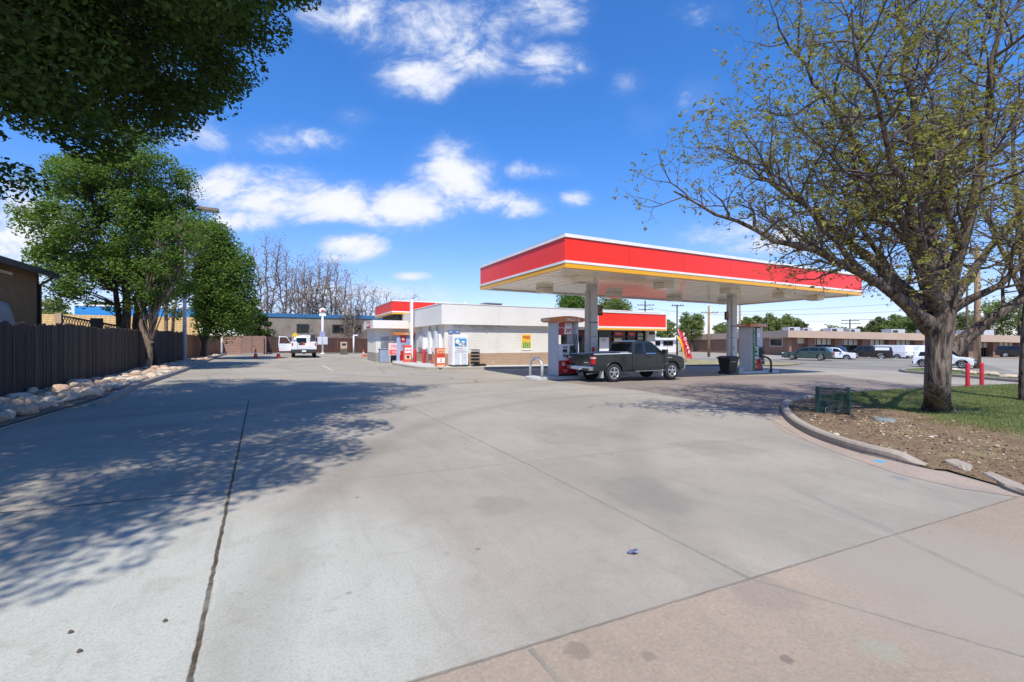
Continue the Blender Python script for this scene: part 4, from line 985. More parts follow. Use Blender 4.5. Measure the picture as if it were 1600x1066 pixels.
# vending/fuel-style kiosk with orange top
ya = 33.0; xa = xy_on_y(634, ya); z = gz(xa, ya)+.02
kk = thing('vending_kiosk', (xa, ya, z), 'blue grey kiosk with an orange top beside the drive-through wall', 'kiosk')
MB().box(xa-.75, xa-.52, ya-.35, ya+.35, z, z+2.0).build('end_panel', pm('kiosk_blue', (.36,.42,.60), .4, var=.06), kk, bevel=.02)
MB().box(xa-.51, xa+.5, ya-.3, ya+.3, z+.85, z+1.95).build('cabinet', pm('kiosk_face', (.30,.36,.52), .4, var=.1), kk); MB().box(xa-.51, xa+.45, ya-.3, ya+.3, z, z+.84).build('red_base', M_PRED, kk)
MB().box(xa-.95, xa+.75, ya-.45, ya+.45, z+2.0, z+2.2).build('valance', M_ORNG, kk, bevel=.01); MB().box(xa-.46, xa-.05, ya-.32, ya-.301, z+1.5, z+1.93).build('advert', M_PRED, kk); MB().box(xa-.3, xa+.0, ya-.32, ya-.301, z+1.1, z+1.3).build('screen', M_GLASS, kk)
text('CIRCLE K', .14, M_LETW, kk, face_my(xa+.1, ya-.453, z+2.1)); emblem(kk, xa-.26, ya-.323, z+1.72, .1, 'y', M_LETW, M_LETW)
for i, (px, lab, m) in enumerate(((601, 'blue grey bin next to the back-left store wall', pm('bin_blue', (.28,.34,.45), .5)), (613, 'dark slim post bin left of the pink price board', M_DARK))):
    ya = 33.2; xa = xy_on_y(px, ya); z = gz(xa, ya); MB2 = thing('litter_bin', (xa, ya, z), lab, 'bin')
    wd = .38 if i == 0 else .16
    MB().box(xa-wd, xa+wd, ya-.3, ya+.3, z, z+.95+.5*i).build('body', m, MB2, bevel=.04); MB().box(xa-wd-.03, xa+wd+.03, ya-.33, ya+.33, z+.951+.5*i, z+1.04+.5*i).build('lid', M_STEEL, MB2, bevel=.03)
ya = 32.7; xa = xy_on_y(620, ya); z = gz(xa, ya); bd = thing('price_board', (xa, ya, z), 'pink and red price board on legs in front of the drive-through door', 'price board')
MB().box(xa-.6, xa+.25, ya-.03, ya+.03, z+.55, z+1.45).build('board', pm('board_pink', (.78,.55,.55), .5), bd); MB().box(xa-.55, xa+.2, ya-.036, ya-.031, z+.6, z+.95).build('panel', M_PK, bd)
text('2 FOR', .2, M_LETR, bd, face_my(xa-.18, ya-.04, z+1.2)); text('XX', .25, M_LETW, bd, face_my(xa-.18, ya-.04, z+.77))
for s in (-.5, .15, .55): MB().box(xa+s-.04, xa+s+.04, ya-.04, ya+.04, z, z+.6).build('leg', M_GALV, bd)
# white lamp post / drainpipe at the store corner
xa, ya, z = on_store(643, 568); pl = thing('white_pole', (xa, ya, z), 'white square pole rising past the store fascia beside the raised red sign', 'pole')
MB().box(xa-.09, xa+.09, ya-.09, ya+.09, z-.05, up(468, dep(xa, ya))).build('shaft', M_WHITE, pl); MB().box(xa-.14, xa+.14, ya-.14, ya+.14, z-.02, z+.15).build('foot', M_CONCP, pl)

# ------------------------------------------------------------------ back of the lot
# brick enclosure with gate
M_REDBR = brickmat('enclosure_brick', (.33,.185,.135), (.28,.15,.11), (.36,.27,.22), .4, .2, None, .02)
ex0, ex1, ey = -5.15, xy_on_y(375.5, 51.6), 51.6; ex2 = xy_on_y(411, 51.6)
en = thing('bin_enclosure', (ex1, ey, gz(ex1, ey)), 'reddish brick bin enclosure with a plain brown metal gate at the end of the lot', 'enclosure')
gh = gz(ex1, ey)
MB().box(ex0, ex1-.02, ey, ey+.2, gh-.3, gh+1.83).build('wall', M_REDBR, en); MB().box(ex0+.0, ex0+.2, ey+.2, ey+4, gh-.3, gh+1.83).build('wall', M_REDBR, en); MB().box(ex2+.05, ex2+.25, ey+.2, ey+4, gh-.3, gh+1.83).build('wall', M_REDBR, en)
MB().box(ex0-.02, ex1, ey-.03, ey+.23, gh+1.83, gh+1.9).build('coping', M_CONCP, en)
gt = MB().box(ex1+.06, ex2-.04, ey+.02, ey+.07, gh+.1, gh+1.85).build('gate', pm('gate_brown', (.27,.165,.12), .6, var=.06), en)
MB().box(ex1-.02, ex1+.05, ey-.04, ey+.1, gh-.1, gh+1.9).build('gate_post', M_REDBR, gt); MB().box(ex2-.03, ex2+.05, ey-.04, ey+.1, gh-.1, gh+1.9).build('gate_post', M_REDBR, gt); MB().box((ex1+ex2)/2-.015, (ex1+ex2)/2+.015, ey-.0, ey+.018, gh+.1, gh+1.85).build('gate_joint', M_DARK, gt); MB().box((ex1+ex2)/2+.1, (ex1+ex2)/2+.25, ey-.03, ey+.018, gh+.9, gh+1.0).build('latch', M_STEEL, gt)
fx = [(xy_on_y(412, 55.6), 55.6), (xy_on_y(500, 56), 56), (xy_on_y(596, 56), 56)]
fence(fx, 1.75, M_PLANKD, 'dark red stained board fence across the back behind the white truck', name='board_fence', pw=.2)
# grey building with a blue roof edge
gb = thing('warehouse', (6, 63, gz(6, 63)), 'long grey warehouse with a thin blue roof edge behind the bare trees', 'building')
bx0, bx1 = xy_on_y(385, 62), xy_on_y(600, 62); zt = up(497, dep((bx0+bx1)/2, 62))
M_GBLD = pm('grey_block', (.25,.21,.165), .9, var=.2, scale=.5)
MB().box(bx0, bx1, 62, 74, -.5, zt).build('wall', M_GBLD, gb); MB().box(bx0-.1, bx1+.1, 61.9, 74.1, zt, zt+.45).build('roof_edge', pm('blue_trim', (.035,.15,.30), .5), gb)
for px in (473, 528, 556): 
    wx = xy_on_y(px, 62); f = MB().box(wx-.7, wx+.7, 61.95, 61.99, 2.9, 4.0).build('window', M_DARK, gb); MB().box(wx-.6, wx+.6, 61.93, 61.949, 3.0, 3.9).build('pane', M_GLASS, f)
for (px, s) in ((551, .9), (563, .5)):
    wx = xy_on_y(px, 64); MB().box(wx-s, wx+s, 64, 66, zt+.45, zt+1.1+s*.6).build('roof_unit', M_GALV, gb)
# height-warning sign pole, bin, lamp bracket pole
def flat_ring(): pass
xa, ya, z = on_store(504, 553.6); sp = thing('sign_pole', (xa, ya, z), 'white pole carrying a small round top sign and two hanging boxes beside the service truck', 'sign pole')
dpt = dep(xa, ya)
MB().cyl(xa, ya, z-.1, up(493, dpt), .10, 14).build('shaft', M_WHITE, sp); MB().cyl(xa, ya, z-.02, z+.12, .22, 14).build('foot', M_WHITE, sp)
hd = MB().box(xa-.34, xa+.34, ya-.1, ya+.1, up(494, dpt), up(490, dpt)).build('head', M_WHITE, sp); MB().lathe([(0, -.09), (.33, -.09), (.33, .09), (0, .09)], 20, (xa, ya, up(486, dpt)), 'y').build('round_sign', M_LETW, hd); MB().lathe([(0, -.10), (.26, -.10), (.26, -.091)], 3, (xa, ya, up(486, dpt)), 'y').build('emblem', M_LETR, hd)
for s in (-1, 1): MB().box(xa+s*.28-.23, xa+s*.28+.23, ya-.2, ya+.1, up(538.5, dpt), up(526.5, dpt)).build('hanging_box', M_LGREY, sp, bevel=.03)
MB().box(xa-.26, xa+.26, ya-.14, ya+.12, up(526, dpt), up(518, dpt)).build('control_box', pm('box_violet', (.33,.35,.52), .5), sp)
xa, ya, z = on_store(537, 554); lb_ = thing('litter_bin', (xa, ya, z), 'tan stone litter bin with a square opening standing at the back of the lot', 'bin')
M_TAN = pm('tan_plastic', (.50,.37,.25), .7)
MB().box(xa-.36, xa+.36, ya-.3, ya+.3, z, z+.62).build('base', pm('bin_brown', (.12,.10,.075), .8, var=.2), lb_, bevel=.03); MB().box(xa-.33, xa+.33, ya-.28, ya+.28, z+.62, z+1.38).build('hood', M_TAN, lb_, bevel=.04); MB().box(xa-.2, xa+.2, ya-.30, ya-.278, z+1.0, z+1.22).build('opening', M_BLACK, lb_)
xa, ya, z = on_store(552.5, 553); lp_ = thing('bracket_post', (xa, ya, z), 'thin white post with a short arm to the right before the back fence', 'post')
dpt = dep(xa, ya); MB().cyl(xa, ya, z-.1, up(525, dpt), .08, 12).build('shaft', M_WHITE, lp_); MB().box(xa-.02, xa+.46, ya-.06, ya+.06, up(525, dpt), up(523, dpt)).build('arm', M_WHITE, lp_)
mb = MB(); q = (xa+.15, ya+2.5); mb.tube([(q[0], q[1], 0), (q[0]+.2, q[1], 2.2), (q[0]+.5, q[1], 3.8)], .05, 6)
# cones
def cone(px, py, h, label):
    xa, ya = gp(px, py); z = gz(xa, ya)+.005; r = thing('traffic_cone', (xa, ya, z), label, 'cone')
    M_CONE = bpy.data.materials.get('cone_orange') or pm('cone_orange', (.78,.085,.02), .5, var=.05); M_COL = bpy.data.materials.get('cone_collar') or pm('cone_collar', (.80,.80,.78), .4)
    s = h*.28; MB().box(xa-s, xa+s, ya-s, ya+s, z, z+h*.045).build('base', M_CONE, r, bevel=.01)
    MB().lathe([(h*.21, h*.045), (h*.135, h*.42)], 20, (xa, ya, z)).build('lower_cone', M_CONE, r); MB().lathe([(h*.138, h*.42), (h*.098, h*.60)], 20, (xa, ya, z)).build('collar', M_COL, r); MB().lathe([(h*.098, h*.60), (h*.05, h*.93), (h*.045, h), (0, h)], 20, (xa, ya, z)).build('upper_cone', M_CONE, r)
cone(399.5, 559.5, .80, 'orange traffic cone in front of the brown enclosure gate'); cone(435, 560, .84, 'orange traffic cone just left of the white service truck'); cone(568, 557.5, .68, 'orange traffic cone near the back-left corner of the store')
# low pallets and clutter by the wing
xa, ya, z = on_store(580, 557); pt = MB()
for k in range(4): pt.box(xa-.6, xa+.6, ya-.5+k*.3, ya-.4+k*.3, z+.10, z+.13)
for k in range(3): pt.box(xa-.6+k*.55, xa-.5+k*.55, ya-.5, ya+.5, z, z+.10)
tag(pt.build('wood_pallet', M_PLANKR), 'small wooden pallet lying beside the rear store wall', 'pallet')

# ------------------------------------------------------------------ light pole on the left
xa, ya = gp(288.5, 569); z = gz(xa, ya)+.08; dpt = dep(xa, ya)
lp = thing('lot_light', (xa, ya, z), 'tall grey lot light pole with a flat lamp head rising through the left trees', 'light pole')
zt = up(321, dpt); mb = MB(); mb.tube([(xa, ya, z-.2), (xa, ya, zt-.1)], [.115, .08], 16); mb.build('shaft', pm('pole_grey_blue', (.50,.53,.60), .45, var=.06), lp)
MB().box(xa-.2, xa+.2, ya-.2, ya+.2, z-.1, z+.12).build('base', M_CONCP, lp, bevel=.02); MB().box(xa-.06, xa+.75, ya-.05, ya+.05, zt-.16, zt-.06).build('arm', M_STEEL, lp)
hd = MB().box(xa+.7, xa+1.75, ya-.28, ya+.28, zt-.2, zt).build('lamp_head', pm('lamp_bronze', (.22,.17,.12), .5), lp, bevel=.02); MB().box(xa+.8, xa+1.65, ya-.22, ya+.22, zt-.215, zt-.201).build('lens', M_LAMPW, hd); MB().box(xa+1.45, xa+1.5, ya-.03, ya+.03, zt-.35, zt-.215).build('sensor', M_DARK, hd)

# ------------------------------------------------------------------ neighbours on the left
M_SID = None
def siding(name, base):
    m, nt, b = nm(name); tc = N(nt, 'ShaderNodeTexCoord'); sp = N(nt, 'ShaderNodeSeparateXYZ'); L(nt, tc.outputs['Object'], sp.inputs[0])
    f = math_(nt, 'FRACT', math_(nt, 'MULTIPLY', sp.outputs[2], 6.2)); n1 = noise(nt, tc.outputs['Object'], 3, 5)
    c = mixc(nt, sstep(nt, n1, .3, .7), tuple(x*.85 for x in base), base); c = mixc(nt, sstep(nt, f, .1, .0), c, tuple(x*.4 for x in base)); L(nt, c, b.inputs['Base Color']); b.inputs['Roughness'].default_value = .8
    bump(nt, b, f, .8, .02); return m
M_SID = siding('tan_siding', (.17,.115,.06)); M_SHNG = pm('dark_shingle', (.06,.045,.04), .95, var=.25, scale=8)
hs_ = thing('neighbour_house', (-12, 24, gz(-12, 24)), 'tan sided house with a dark eave beyond the board fence at the far left', 'house')
HX, HYY = -8.55, 24.2; gzz = gz(HX, HYY); ez = 4.36; OV = .45; sl_ = .36
MB().prism([(HX-8, gzz-.3), (HX, gzz-.3), (HX, ez+.12), (HX-4, ez+.10+4*sl_), (HX-8, ez+.12)], 9.0, HYY, 'xz').build('wall', M_SID, hs_)
for sg in (1, -1):
    q = [(HX-4+sg*(4+OV), ez+.10-OV*sl_), (HX-4+sg*(4+OV), ez+.26-OV*sl_), (HX-4+sg*.001, ez+.26+4*sl_), (HX-4+sg*.001, ez+.10+4*sl_)]
    MB().prism(q, 8.6, HYY+.35, 'xz').build('roof', M_SHNG, hs_)
MB().box(HX+OV, HX+OV+.06, 8.6, HYY+.35, ez-.10, ez+.12).build('gutter', M_DARK, hs_)
MB().box(HX-.1, HX+.015, HYY-.12, HYY+.02, gzz, ez).build('corner_board', pm('dark_board', (.05,.04,.032), .7), hs_)
MB().tube([(HX+.07, HYY-.05, gzz), (HX+.07, HYY-.05, ez-.4), (HX+OV, HYY-.05, ez-.1)], .05, 8).build('downpipe', M_DARK, hs_)
f = MB().box(HX+.002, HX+.06, 18.6, 21.0, 2.0, 4.0).build('window', pm('window_frame_tan', (.42,.36,.28), .6), hs_); MB().box(HX+.061, HX+.08, 18.75, 20.85, 2.1, 3.9).build('pane', glass('pale_glass', (.12,.15,.18), .1), f)
MB().box(HX+.03, HX+.12, 17.0, 22.0, 4.05, 4.14).build('trim_board', M_TAN, hs_)
tarp = MB(); vs = []; 
for i in range(9):
    for j in range(7):
        u, v = i/8, j/6; vs.append((HX+.15+.10*sin(u*9+v*2)+.25*(1-v), 20.0+u*1.9+.1*v, 1.5+1.85*v-.55*u*v))
fs = [(i*7+j, (i+1)*7+j, (i+1)*7+j+1, i*7+j+1) for i in range(8) for j in range(6)]
tarp.add(vs, fs, 0, True); tp = tarp.build('tarp', pm('grey_tarp', (.24,.24,.235), .7, var=.1)); md = tp.modifiers.new('thick', 'SOLIDIFY'); md.thickness = .02
tag(tp, 'pale grey tarp hanging over the wall of the tan sided house', 'tarp')
# shake roofed building with a blue parapet band
sr = thing('shake_roof_building', (-14, 40, gz(-14, 40)), 'low building with a golden shake mansard roof and a bright blue band above', 'building')
Yr = 44; a, b = xy_on_y(96, Yr), xy_on_y(310, Yr); M_SHK = brickmat('golden_shake', (.50,.34,.14), (.42,.27,.10), (.24,.15,.06), .3, .16, None, .02)
zt, zb = up(492, dep((a+b)/2, Yr)), up(528, dep((a+b)/2, Yr))
MB().prism([(Yr, zb), (Yr+.15, zb), (Yr+2.2, zt), (Yr+2.05, zt)], a-8, b, 'yz').build('mansard', M_SHK, sr); MB().box(a-8, b, Yr+.4, Yr+12, -.3, zb).build('wall', pm('buff_wall', (.34,.28,.2), .9), sr)
MB().box(a, b, Yr+2.3, Yr+2.5, zt-.2, zt+.72).build('blue_band', pm('sky_blue_band', (.03,.26,.62), .5, var=.05), sr); MB().box(a, b, Yr+2.28, Yr+2.52, zt+.72, zt+.84).build('band_trim', M_WHITE, sr); MB().box(a-8, b, Yr+2.2, Yr+12, zt-.3, zt-.2).build('roof', M_ROOF, sr)
# lattice deck rail, dark car roof behind the fence
dk = thing('deck_rail', (-9, 30, gz(-9, 30)), 'dark lattice deck rail showing above the board fence left of the trunks', 'railing')
mb = MB(); y0 = 30.5; xa0, xa1 = xy_on_y(92, y0), xy_on_y(186, y0); d0 = dep(xa0, y0); za = up(493, d0); zb2 = up(510, dep(xa1, y0)); 
mb.bar((xa0, y0, za), (xa1, y0, zb2), .1, .1); n = 22
for k in range(n):
    x = xa0+(xa1-xa0)*k/n; zt_ = za+(zb2-za)*k/n; w = (xa1-xa0)/n*2.2
    if x+w < xa1: mb.bar((x, y0, zt_), (x+w, y0+.02, zt_-.9), .035, .02); mb.bar((x+w, y0+.03, zt_), (x, y0+.05, zt_-.9), .035, .02)
mb.build('lattice', pm('deck_brown', (.055,.04,.03), .8), dk); MB().box(xa0-.12, xa0+.12, y0-.12, y0+.12, .2, za+.12).build('post', M_TAN, dk); MB().box(xa0+1.2, xa0+1.7, y0-.02, y0+.06, za-.9, za-.1).build('post', M_DARK, dk); MB().bar((xa0, y0+.02, za-1.0), (xa1, y0+.02, zb2-1.0), .1, .1).build('bottom_rail', M_DARK, dk)

# ------------------------------------------------------------------ brick offices across the street
BR = brickmat('office_brick', (.27,.125,.075), (.22,.10,.06), (.27,.20,.16), .5, .16, None, .02)
M_BEIGE = pm('beige_fascia', (.47,.345,.255), .8, var=.05, scale=.4); M_AWN = pm('cream_blind', (.60,.58,.50), .8, var=.06)
c0 = at(1233, 69); c1 = at(1610, 71.5); ang = atan2(c1[1]-c0[1], c1[0]-c0[0]); ln = math.dist(c0, c1); gz0 = gz(*c0); gz1 = gz(*c1)
of = thing('office_building', (c0[0], c0[1], 0), 'long low brick office building with a beige fascia and dark window bays across the street', 'building', rz=ang)
zt0, zb0 = up(516.5, 69), up(527.5, 69); zt1, zb1 = up(525.5, 71.5), up(536, 71.5); base0, base1 = up(558.5, 69)-.3, up(560.5, 71.5)-.4
def lerp(a, b, t): return a+(b-a)*t
def ob(mb, u0, u1, v0, v1, f0, f1, mi=0):           # box whose top and bottom follow the fall of the street; f: 0 base, 1 fascia foot, 2 fascia top
    def zz(u, f): 
        t = u/ln; zs = [lerp(base0, base1, t), lerp(zb0, zb1, t), lerp(zt0, zt1, t)]
        i = min(1, int(f)); return zs[i]+(zs[i+1]-zs[i])*(f-i)
    vs = [(u, v, zz(u, f)) for f in (f0, f1) for (u, v) in ((u0, v0), (u1, v0), (u1, v1), (u0, v1))]
    mb.add(vs, [(0,3,2,1),(4,5,6,7),(0,1,5,4),(1,2,6,5),(2,3,7,6),(3,0,4,7)], mi); return mb
LN = ln+22
ob(MB(), -.8, LN, -.9, 14, 1.0, 2.0).build('fascia', M_BEIGE, of, world=False)
ob(MB(), 0, LN, 1.6, 13, 0, .999).build('back_wall', BR, of, world=False)
ob(MB(), .2, LN-.2, 1.2, 1.58, 0, .998).build('bay_glass', M_GLASS, of, world=False)
prs = []; k = 0; u = 3.2; aw = MB(); ml = MB()
ob(MB(), 0, .35, -.05, 1.6, 0, .997).build('pillar', BR, of, world=False)
while u < LN-1:
    ob(MB(), u, u+1.15, .1, 1.6, 0, .997).build('pillar', BR, of, world=False); u2 = u+1.15; w = 3.3
    ob(MB(), u2+.05, min(LN-.3, u2+w-.05), .9, .96, .70, .99).build('window_blind', M_AWN, of, world=False)
    for q in range(1, 4): ob(ml, u2+w*q/4-.04, u2+w*q/4+.04, .82, .89, .1, .985)
    u += 1.15+w; k += 1
ob(MB(), .4, 3.15, .9, .96, .74, .99).build('window_blind', M_AWN, of, world=False)
ml.build('mullion', M_DARK, of, world=False)
for (px, s) in ((1268, 1), (1290, .8), (1337, 1.1), (1366, .9), (1437, 1.2), (1503, 1.5), (1580, 1.9)):
    t = (px-1233)/(1610-1233)*ln; zc = lerp(zt0, zt1, t/ln); 
    r = MB().box(t-s, t+s, 4, 4+1.6*s, zc-.1, zc+.75*s**.5).build('rooftop_unit', M_GALV, of, world=False, bevel=.03); MB().box(t-s*.8, t-.1, 3.95, 3.999, zc+.1, zc+.6*s**.5).build('grille', M_DARK, r, world=False)
mb = MB()
for (px) in (1322, 1333): 
    t = (px-1233)/(1610-1233)*ln; mb.lathe([(0, 0), (.3, .05), (.5, .13)], 14, (t, 6, lerp(zt0, zt1, t/ln)+.8), 'y'); mb.tube([(t, 6, zt0-.3), (t, 6.1, lerp(zt0, zt1, t/ln)+.8)], .05, 6)
mb.build('satellite_dish', M_WHITE, of, world=False)
# its long side wing running back to the left
w0 = c0; w1 = at(1062, 98); wa = atan2(w1[1]-w0[1], w1[0]-w0[0]); wl_ = math.dist(w0, w1)
ow = thing('brick_wing', (w0[0], w0[1], 0), 'plain brick side wing with a beige roof band left of the dark office bays', 'building', rz=wa)
mb = MB(); zt_e, zb_e, bs_e = up(523.5, 98), up(532, 98), up(555, 98)-.3
def wob(u0, u1, v0, v1, za, zb, zc, zd): 
    m_ = MB(); vs = []
    for (p, q) in ((za, zb), (zc, zd)): vs += [(u0, v0, p), (u1, v0, q), (u1, v1, q), (u0, v1, p)]
    return m_.add(vs, [(0,3,2,1),(4,5,6,7),(0,1,5,4),(1,2,6,5),(2,3,7,6),(3,0,4,7)])
wob(.6, wl_, -8, -.3, base0, bs_e, zb0-.002, zb_e-.002).build('wall', BR, ow, world=False)
wob(.9, wl_+.6, -8.3, .0, zb0, zb_e, zt0-.05, zt_e).build('fascia', M_BEIGE, ow, world=False)
for (u0, u1) in ((wl_*.23, wl_*.34), (wl_*.05, wl_*.14)):
    f = MB().box(u0, u1, -.3, -.22, 1.0, 2.5).build('window', M_AWN, ow, world=False); MB().box(u0+.15, u1-.15, -.22, -.18, 1.1, 2.25).build('pane', M_GLASS, f, world=False)
for (t, s) in ((.43, 1.0), (.5, 1.4)): MB().box(wl_*t-s, wl_*t+s, -4, -2.5, zt_e-.2, zt0+.55).build('rooftop_unit', M_GALV, ow, world=False)
# small white building right of the store
x0, x1 = xy_on_y(1018, 62), xy_on_y(1060, 62); d = dep(x0, 62); sb = thing('white_shed', (x0, 62, gz(x0, 62)), 'small white flat-roofed building with wide windows seen over the truck bonnet', 'building')
MB().box(x0, x1, 62, 70, -1, up(531, d)).build('wall', M_FASC, sb); MB().box(x0-.6, x1+.4, 61.5, 70.5, up(531, d), up(528, d)).build('roof', M_WHITE, sb)
for (a_, b_) in ((1022, 1032), (1035, 1052)):
    f = MB().box(xy_on_y(a_, 62), xy_on_y(b_, 62), 61.95, 61.999, up(541, d), up(532.5, d)).build('window', M_LGREY, sb); MB().box(xy_on_y(a_+1, 62), xy_on_y(b_-1, 62), 61.9, 61.949, up(540, d), up(533, d)).build('pane', M_GLASS, f)
# feather flag
def feather(px, py, ytop, Ydist, mat, label, word, wpx):
    xa, ya = at(px+15, Ydist); d = Ydist; z0, z1 = gz(xa, ya), up(ytop, d); r = thing('feather_flag', (xa, ya, gz(xa, ya)), label, 'flag')
    H = z1-z0; mb = MB(); w = wpx*d/FPX; n = 14; L_, R_ = [], []
    for k in range(n+1):
        t = k/n; z = z0+H*(.12+.88*t); lean = -.8*t; ww = w*min(1, (1-t)*4+.3)*(1-.25*t)
        L_.append((lean, z)); R_.append((lean+ww, z))
    vs = []
    for o in (0, .02):
        for (a, z) in L_: vs.append((xa+a*FY, ya-a*FX+o+.05*sin(z*3), z))
        for (a, z) in R_: vs.append((xa+a*FY, ya-a*FX+o+.05*sin(z*3+1), z))
    m1 = n+1; fs = []
    for k in range(n):
        fs += [(k, m1+k, m1+k+1, k+1), (2*m1+k, 2*m1+k+1, 3*m1+k+1, 3*m1+k), (k, k+1, 2*m1+k+1, 2*m1+k), (m1+k, 3*m1+k, 3*m1+k+1, m1+k+1)]
    mb.add(vs, fs); mb.build('banner', mat, r); MB().tube([(xa, ya+.03, z0), (xa, ya+.03, z0+H*.3), (xa-.5*FY, ya+.03+.5*FX, z0+H*.7), (xa-.8*FY, ya+.03+.8*FX, z1)], .025, 6).build('pole', M_GALV, r)
    if word:
        for i, ch in enumerate(word):
            t = .80-i*.15; a = -.8*t+w*.45; text(ch, .42, M_LETW, r, face_my(xa+a*FY, ya-a*FX-.15, z0+H*(.14+.86*t)), bold=.01)
feather(1058, 560, 514, 40, pm('flag_red', (.62,.03,.045), .6), 'tall red feather flag with white letters above the truck bonnet', 'POLAR', 10)
feather(1056, 560, 524, 41, pm('flag_yellow', (.78,.42,.03), .6), 'shorter yellow and white feather flag behind the red one', '', 7)
# red bollards on the grass
for (px, py, h, lab) in ((1512, 607, 1.02, 'left of two red bollards on the grass behind the big tree'), (1534, 604.5, 1.02, 'right of two red bollards on the grass behind the big tree')):
    xa, ya = gp(px, py); bollard(xa, ya, gz(xa, ya)+.05, h, .072, lab)
# green mesh guard on the island
xa, ya = gp(1277, 650); xb, yb = gp(1326, 654); z = gz(xa, ya)+.07; H = .62
mg = thing('mesh_guard', ((xa+xb)/2, (ya+yb)/2, z), 'small dark green wire mesh guard on two posts on the bare island soil', 'mesh guard'); M_MESH = pm('mesh_green', (.018,.06,.048), .5, var=.2)
for (x, y) in ((xa, ya), (xb, yb)): MB().box(x-.03, x+.03, y-.03, y+.03, z-.1, z+H+.02).build('post', M_MESH, mg, bevel=.006)
mb = MB(); dx, dy = xb-xa, yb-ya; ln_ = math.dist((xa, ya), (xb, yb)); ux, uy = dx/ln_, dy/ln_; nn = 34
def pt(s, zz): bow = .16*sin(pi*s/ln_); return (xa+ux*s-uy*bow, ya+uy*s+ux*bow, z+zz)
for k in range(-18, nn+1):
    for sg in (1, -1):
        pth = []
        for q in range(19):
            zz = H*.97*q/18; s = ln_*(k/nn)+sg*zz*.62+(0 if sg > 0 else H*.6)
            if 0 <= s <= ln_: pth.append(pt(s, zz))
        if len(pth) > 2: mb.tube(pth, .0042, 3, cap=False)
mb.build('mesh', M_MESH, mg)
mb = MB(); mb.tube([pt(ln_*k/12, H*.97) for k in range(13)], .012, 6); mb.tube([pt(ln_*k/12, .03) for k in range(13)], .012, 6); mb.build('rail', M_MESH, mg)
xq, yq = gp(1303, 651); z2 = gz(xq, yq)+.07
vv = thing('valve_pipe', (xq, yq, z2), 'small green valve pipe with a hand wheel inside the mesh guard', 'valve'); yq += .12; mb = MB(); mb.tube([(xq-.16, yq+.1, z2-.05), (xq-.14, yq+.1, z2+.16), (xq, yq+.1, z2+.22), (xq+.14, yq+.1, z2+.14), (xq+.15, yq+.1, z2-.05)], .04, 8); mb.build('pipe', M_MESH, vv); MB().lathe([(.05, -.01), (.07, 0), (.05, .01), (.05, -.01)], 14, (xq-.08, yq, z2+.08), 'y').build('hand_wheel', M_GALV, vv)
xq, yq = gp(1382, 664); tag(MB().lathe([(0, .05), (.17, .05), (.19, .03), (.2, -.05)], 20, (xq, yq, gz(xq, yq)+.09)).build('valve_cover', pm('cover_grey', (.17,.20,.21), .8, var=.3)), 'flat grey round valve cover in the bare soil before the tree', 'cover')
# scrap on the slab
xq, yq = gp(990, 866); mb = MB(); vs = [(xq+.05*cos(t)*(1+.3*sin(3*t)), yq+.033*sin(t), gz(xq, yq)+.012+.016*abs(sin(2.5*t))) for t in [2*pi*k/12 for k in range(12)]]+[(xq, yq, gz(xq, yq)+.03)]
mb.add(vs, [(k, (k+1) % 12, 12) for k in range(12)], 0); o = mb.build('litter_scrap', pm('foil_wrap', (.22,.23,.33), .3, .4, var=.8, scale=22)); md = o.modifiers.new('t', 'SOLIDIFY'); md.thickness = .004; tag(o, 'crumpled dark and silver wrapper lying on the concrete', 'litter')
for i, (px, py) in enumerate(((110, 992), (258, 974), (124, 1022), (1345, 710))):
    xq, yq = gp(px, py); mb = MB(); s = .012; vs = [(xq+s*cos(t)*1.3, yq+s*sin(t)*.7, gz(xq, yq)+.012+.006*(k % 2)) for k, t in enumerate([2*pi*k/8 for k in range(8)])]+[(xq, yq, gz(xq, yq)+.03)]
    mb.add(vs, [(k, (k+1) % 8, 8) for k in range(8)]); tag(mb.build('dead_leaf', pm('leaf_brown', (.10,.065,.04), .9)), 'tiny curled brown dead leaf lying on the pale concrete', 'leaf', 'dead leaves on the concrete')
# ------------------------------------------------------------------ vehicles
def paint(name, col, metal=.35):
    m, nt, b = nm(name); tc = N(nt, 'ShaderNodeTexCoord'); n1 = noise(nt, tc.outputs['Object'], 2.5, 5, .6)
    c = mixc(nt, sstep(nt, n1, .35, .7), col, tuple(min(1, x*1.12+.004) for x in col)); L(nt, c, b.inputs['Base Color'])
    r = math_(nt, 'ADD', math_(nt, 'MULTIPLY', n1, .16), .20); L(nt, r, b.inputs['Roughness'])
    b.inputs['Metallic'].default_value = metal; b.inputs['Coat Weight'].default_value = .7; b.inputs['Coat Roughness'].default_value = .06; return m
P_GREY = paint('charcoal_green_paint', (.013,.017,.017), .0); P_WHITE = paint('white_paint', (.76,.77,.78), 0); P_TEAL = paint('teal_paint', (.05,.085,.082)); P_NAVY = paint('dark_navy_paint', (.012,.016,.022)); P_BRN = paint('dark_brown_paint', (.022,.018,.016)); P_BLK = paint('black_paint', (.010,.010,.012))

def arch_poly(top, zb, axles, ra, zc, x0, x1):
    """side outline: top points run rear to front; the underside carries the wheel arches"""
    pts = list(top); h = sqrt(max(.0001, ra*ra-(zb-zc)**2)) if zb < zc+ra else 0
    pts.append((x1, zb))
    for ax in sorted(axles, reverse=True):
        a0 = math.asin(max(-1, min(1, (zb-zc)/ra)))
        for k in range(13):
            t = a0+(pi-2*a0)*k/12; pts.append((ax+ra*cos(t), zc+ra*sin(t)))
    pts.append((x0, zb)); return pts

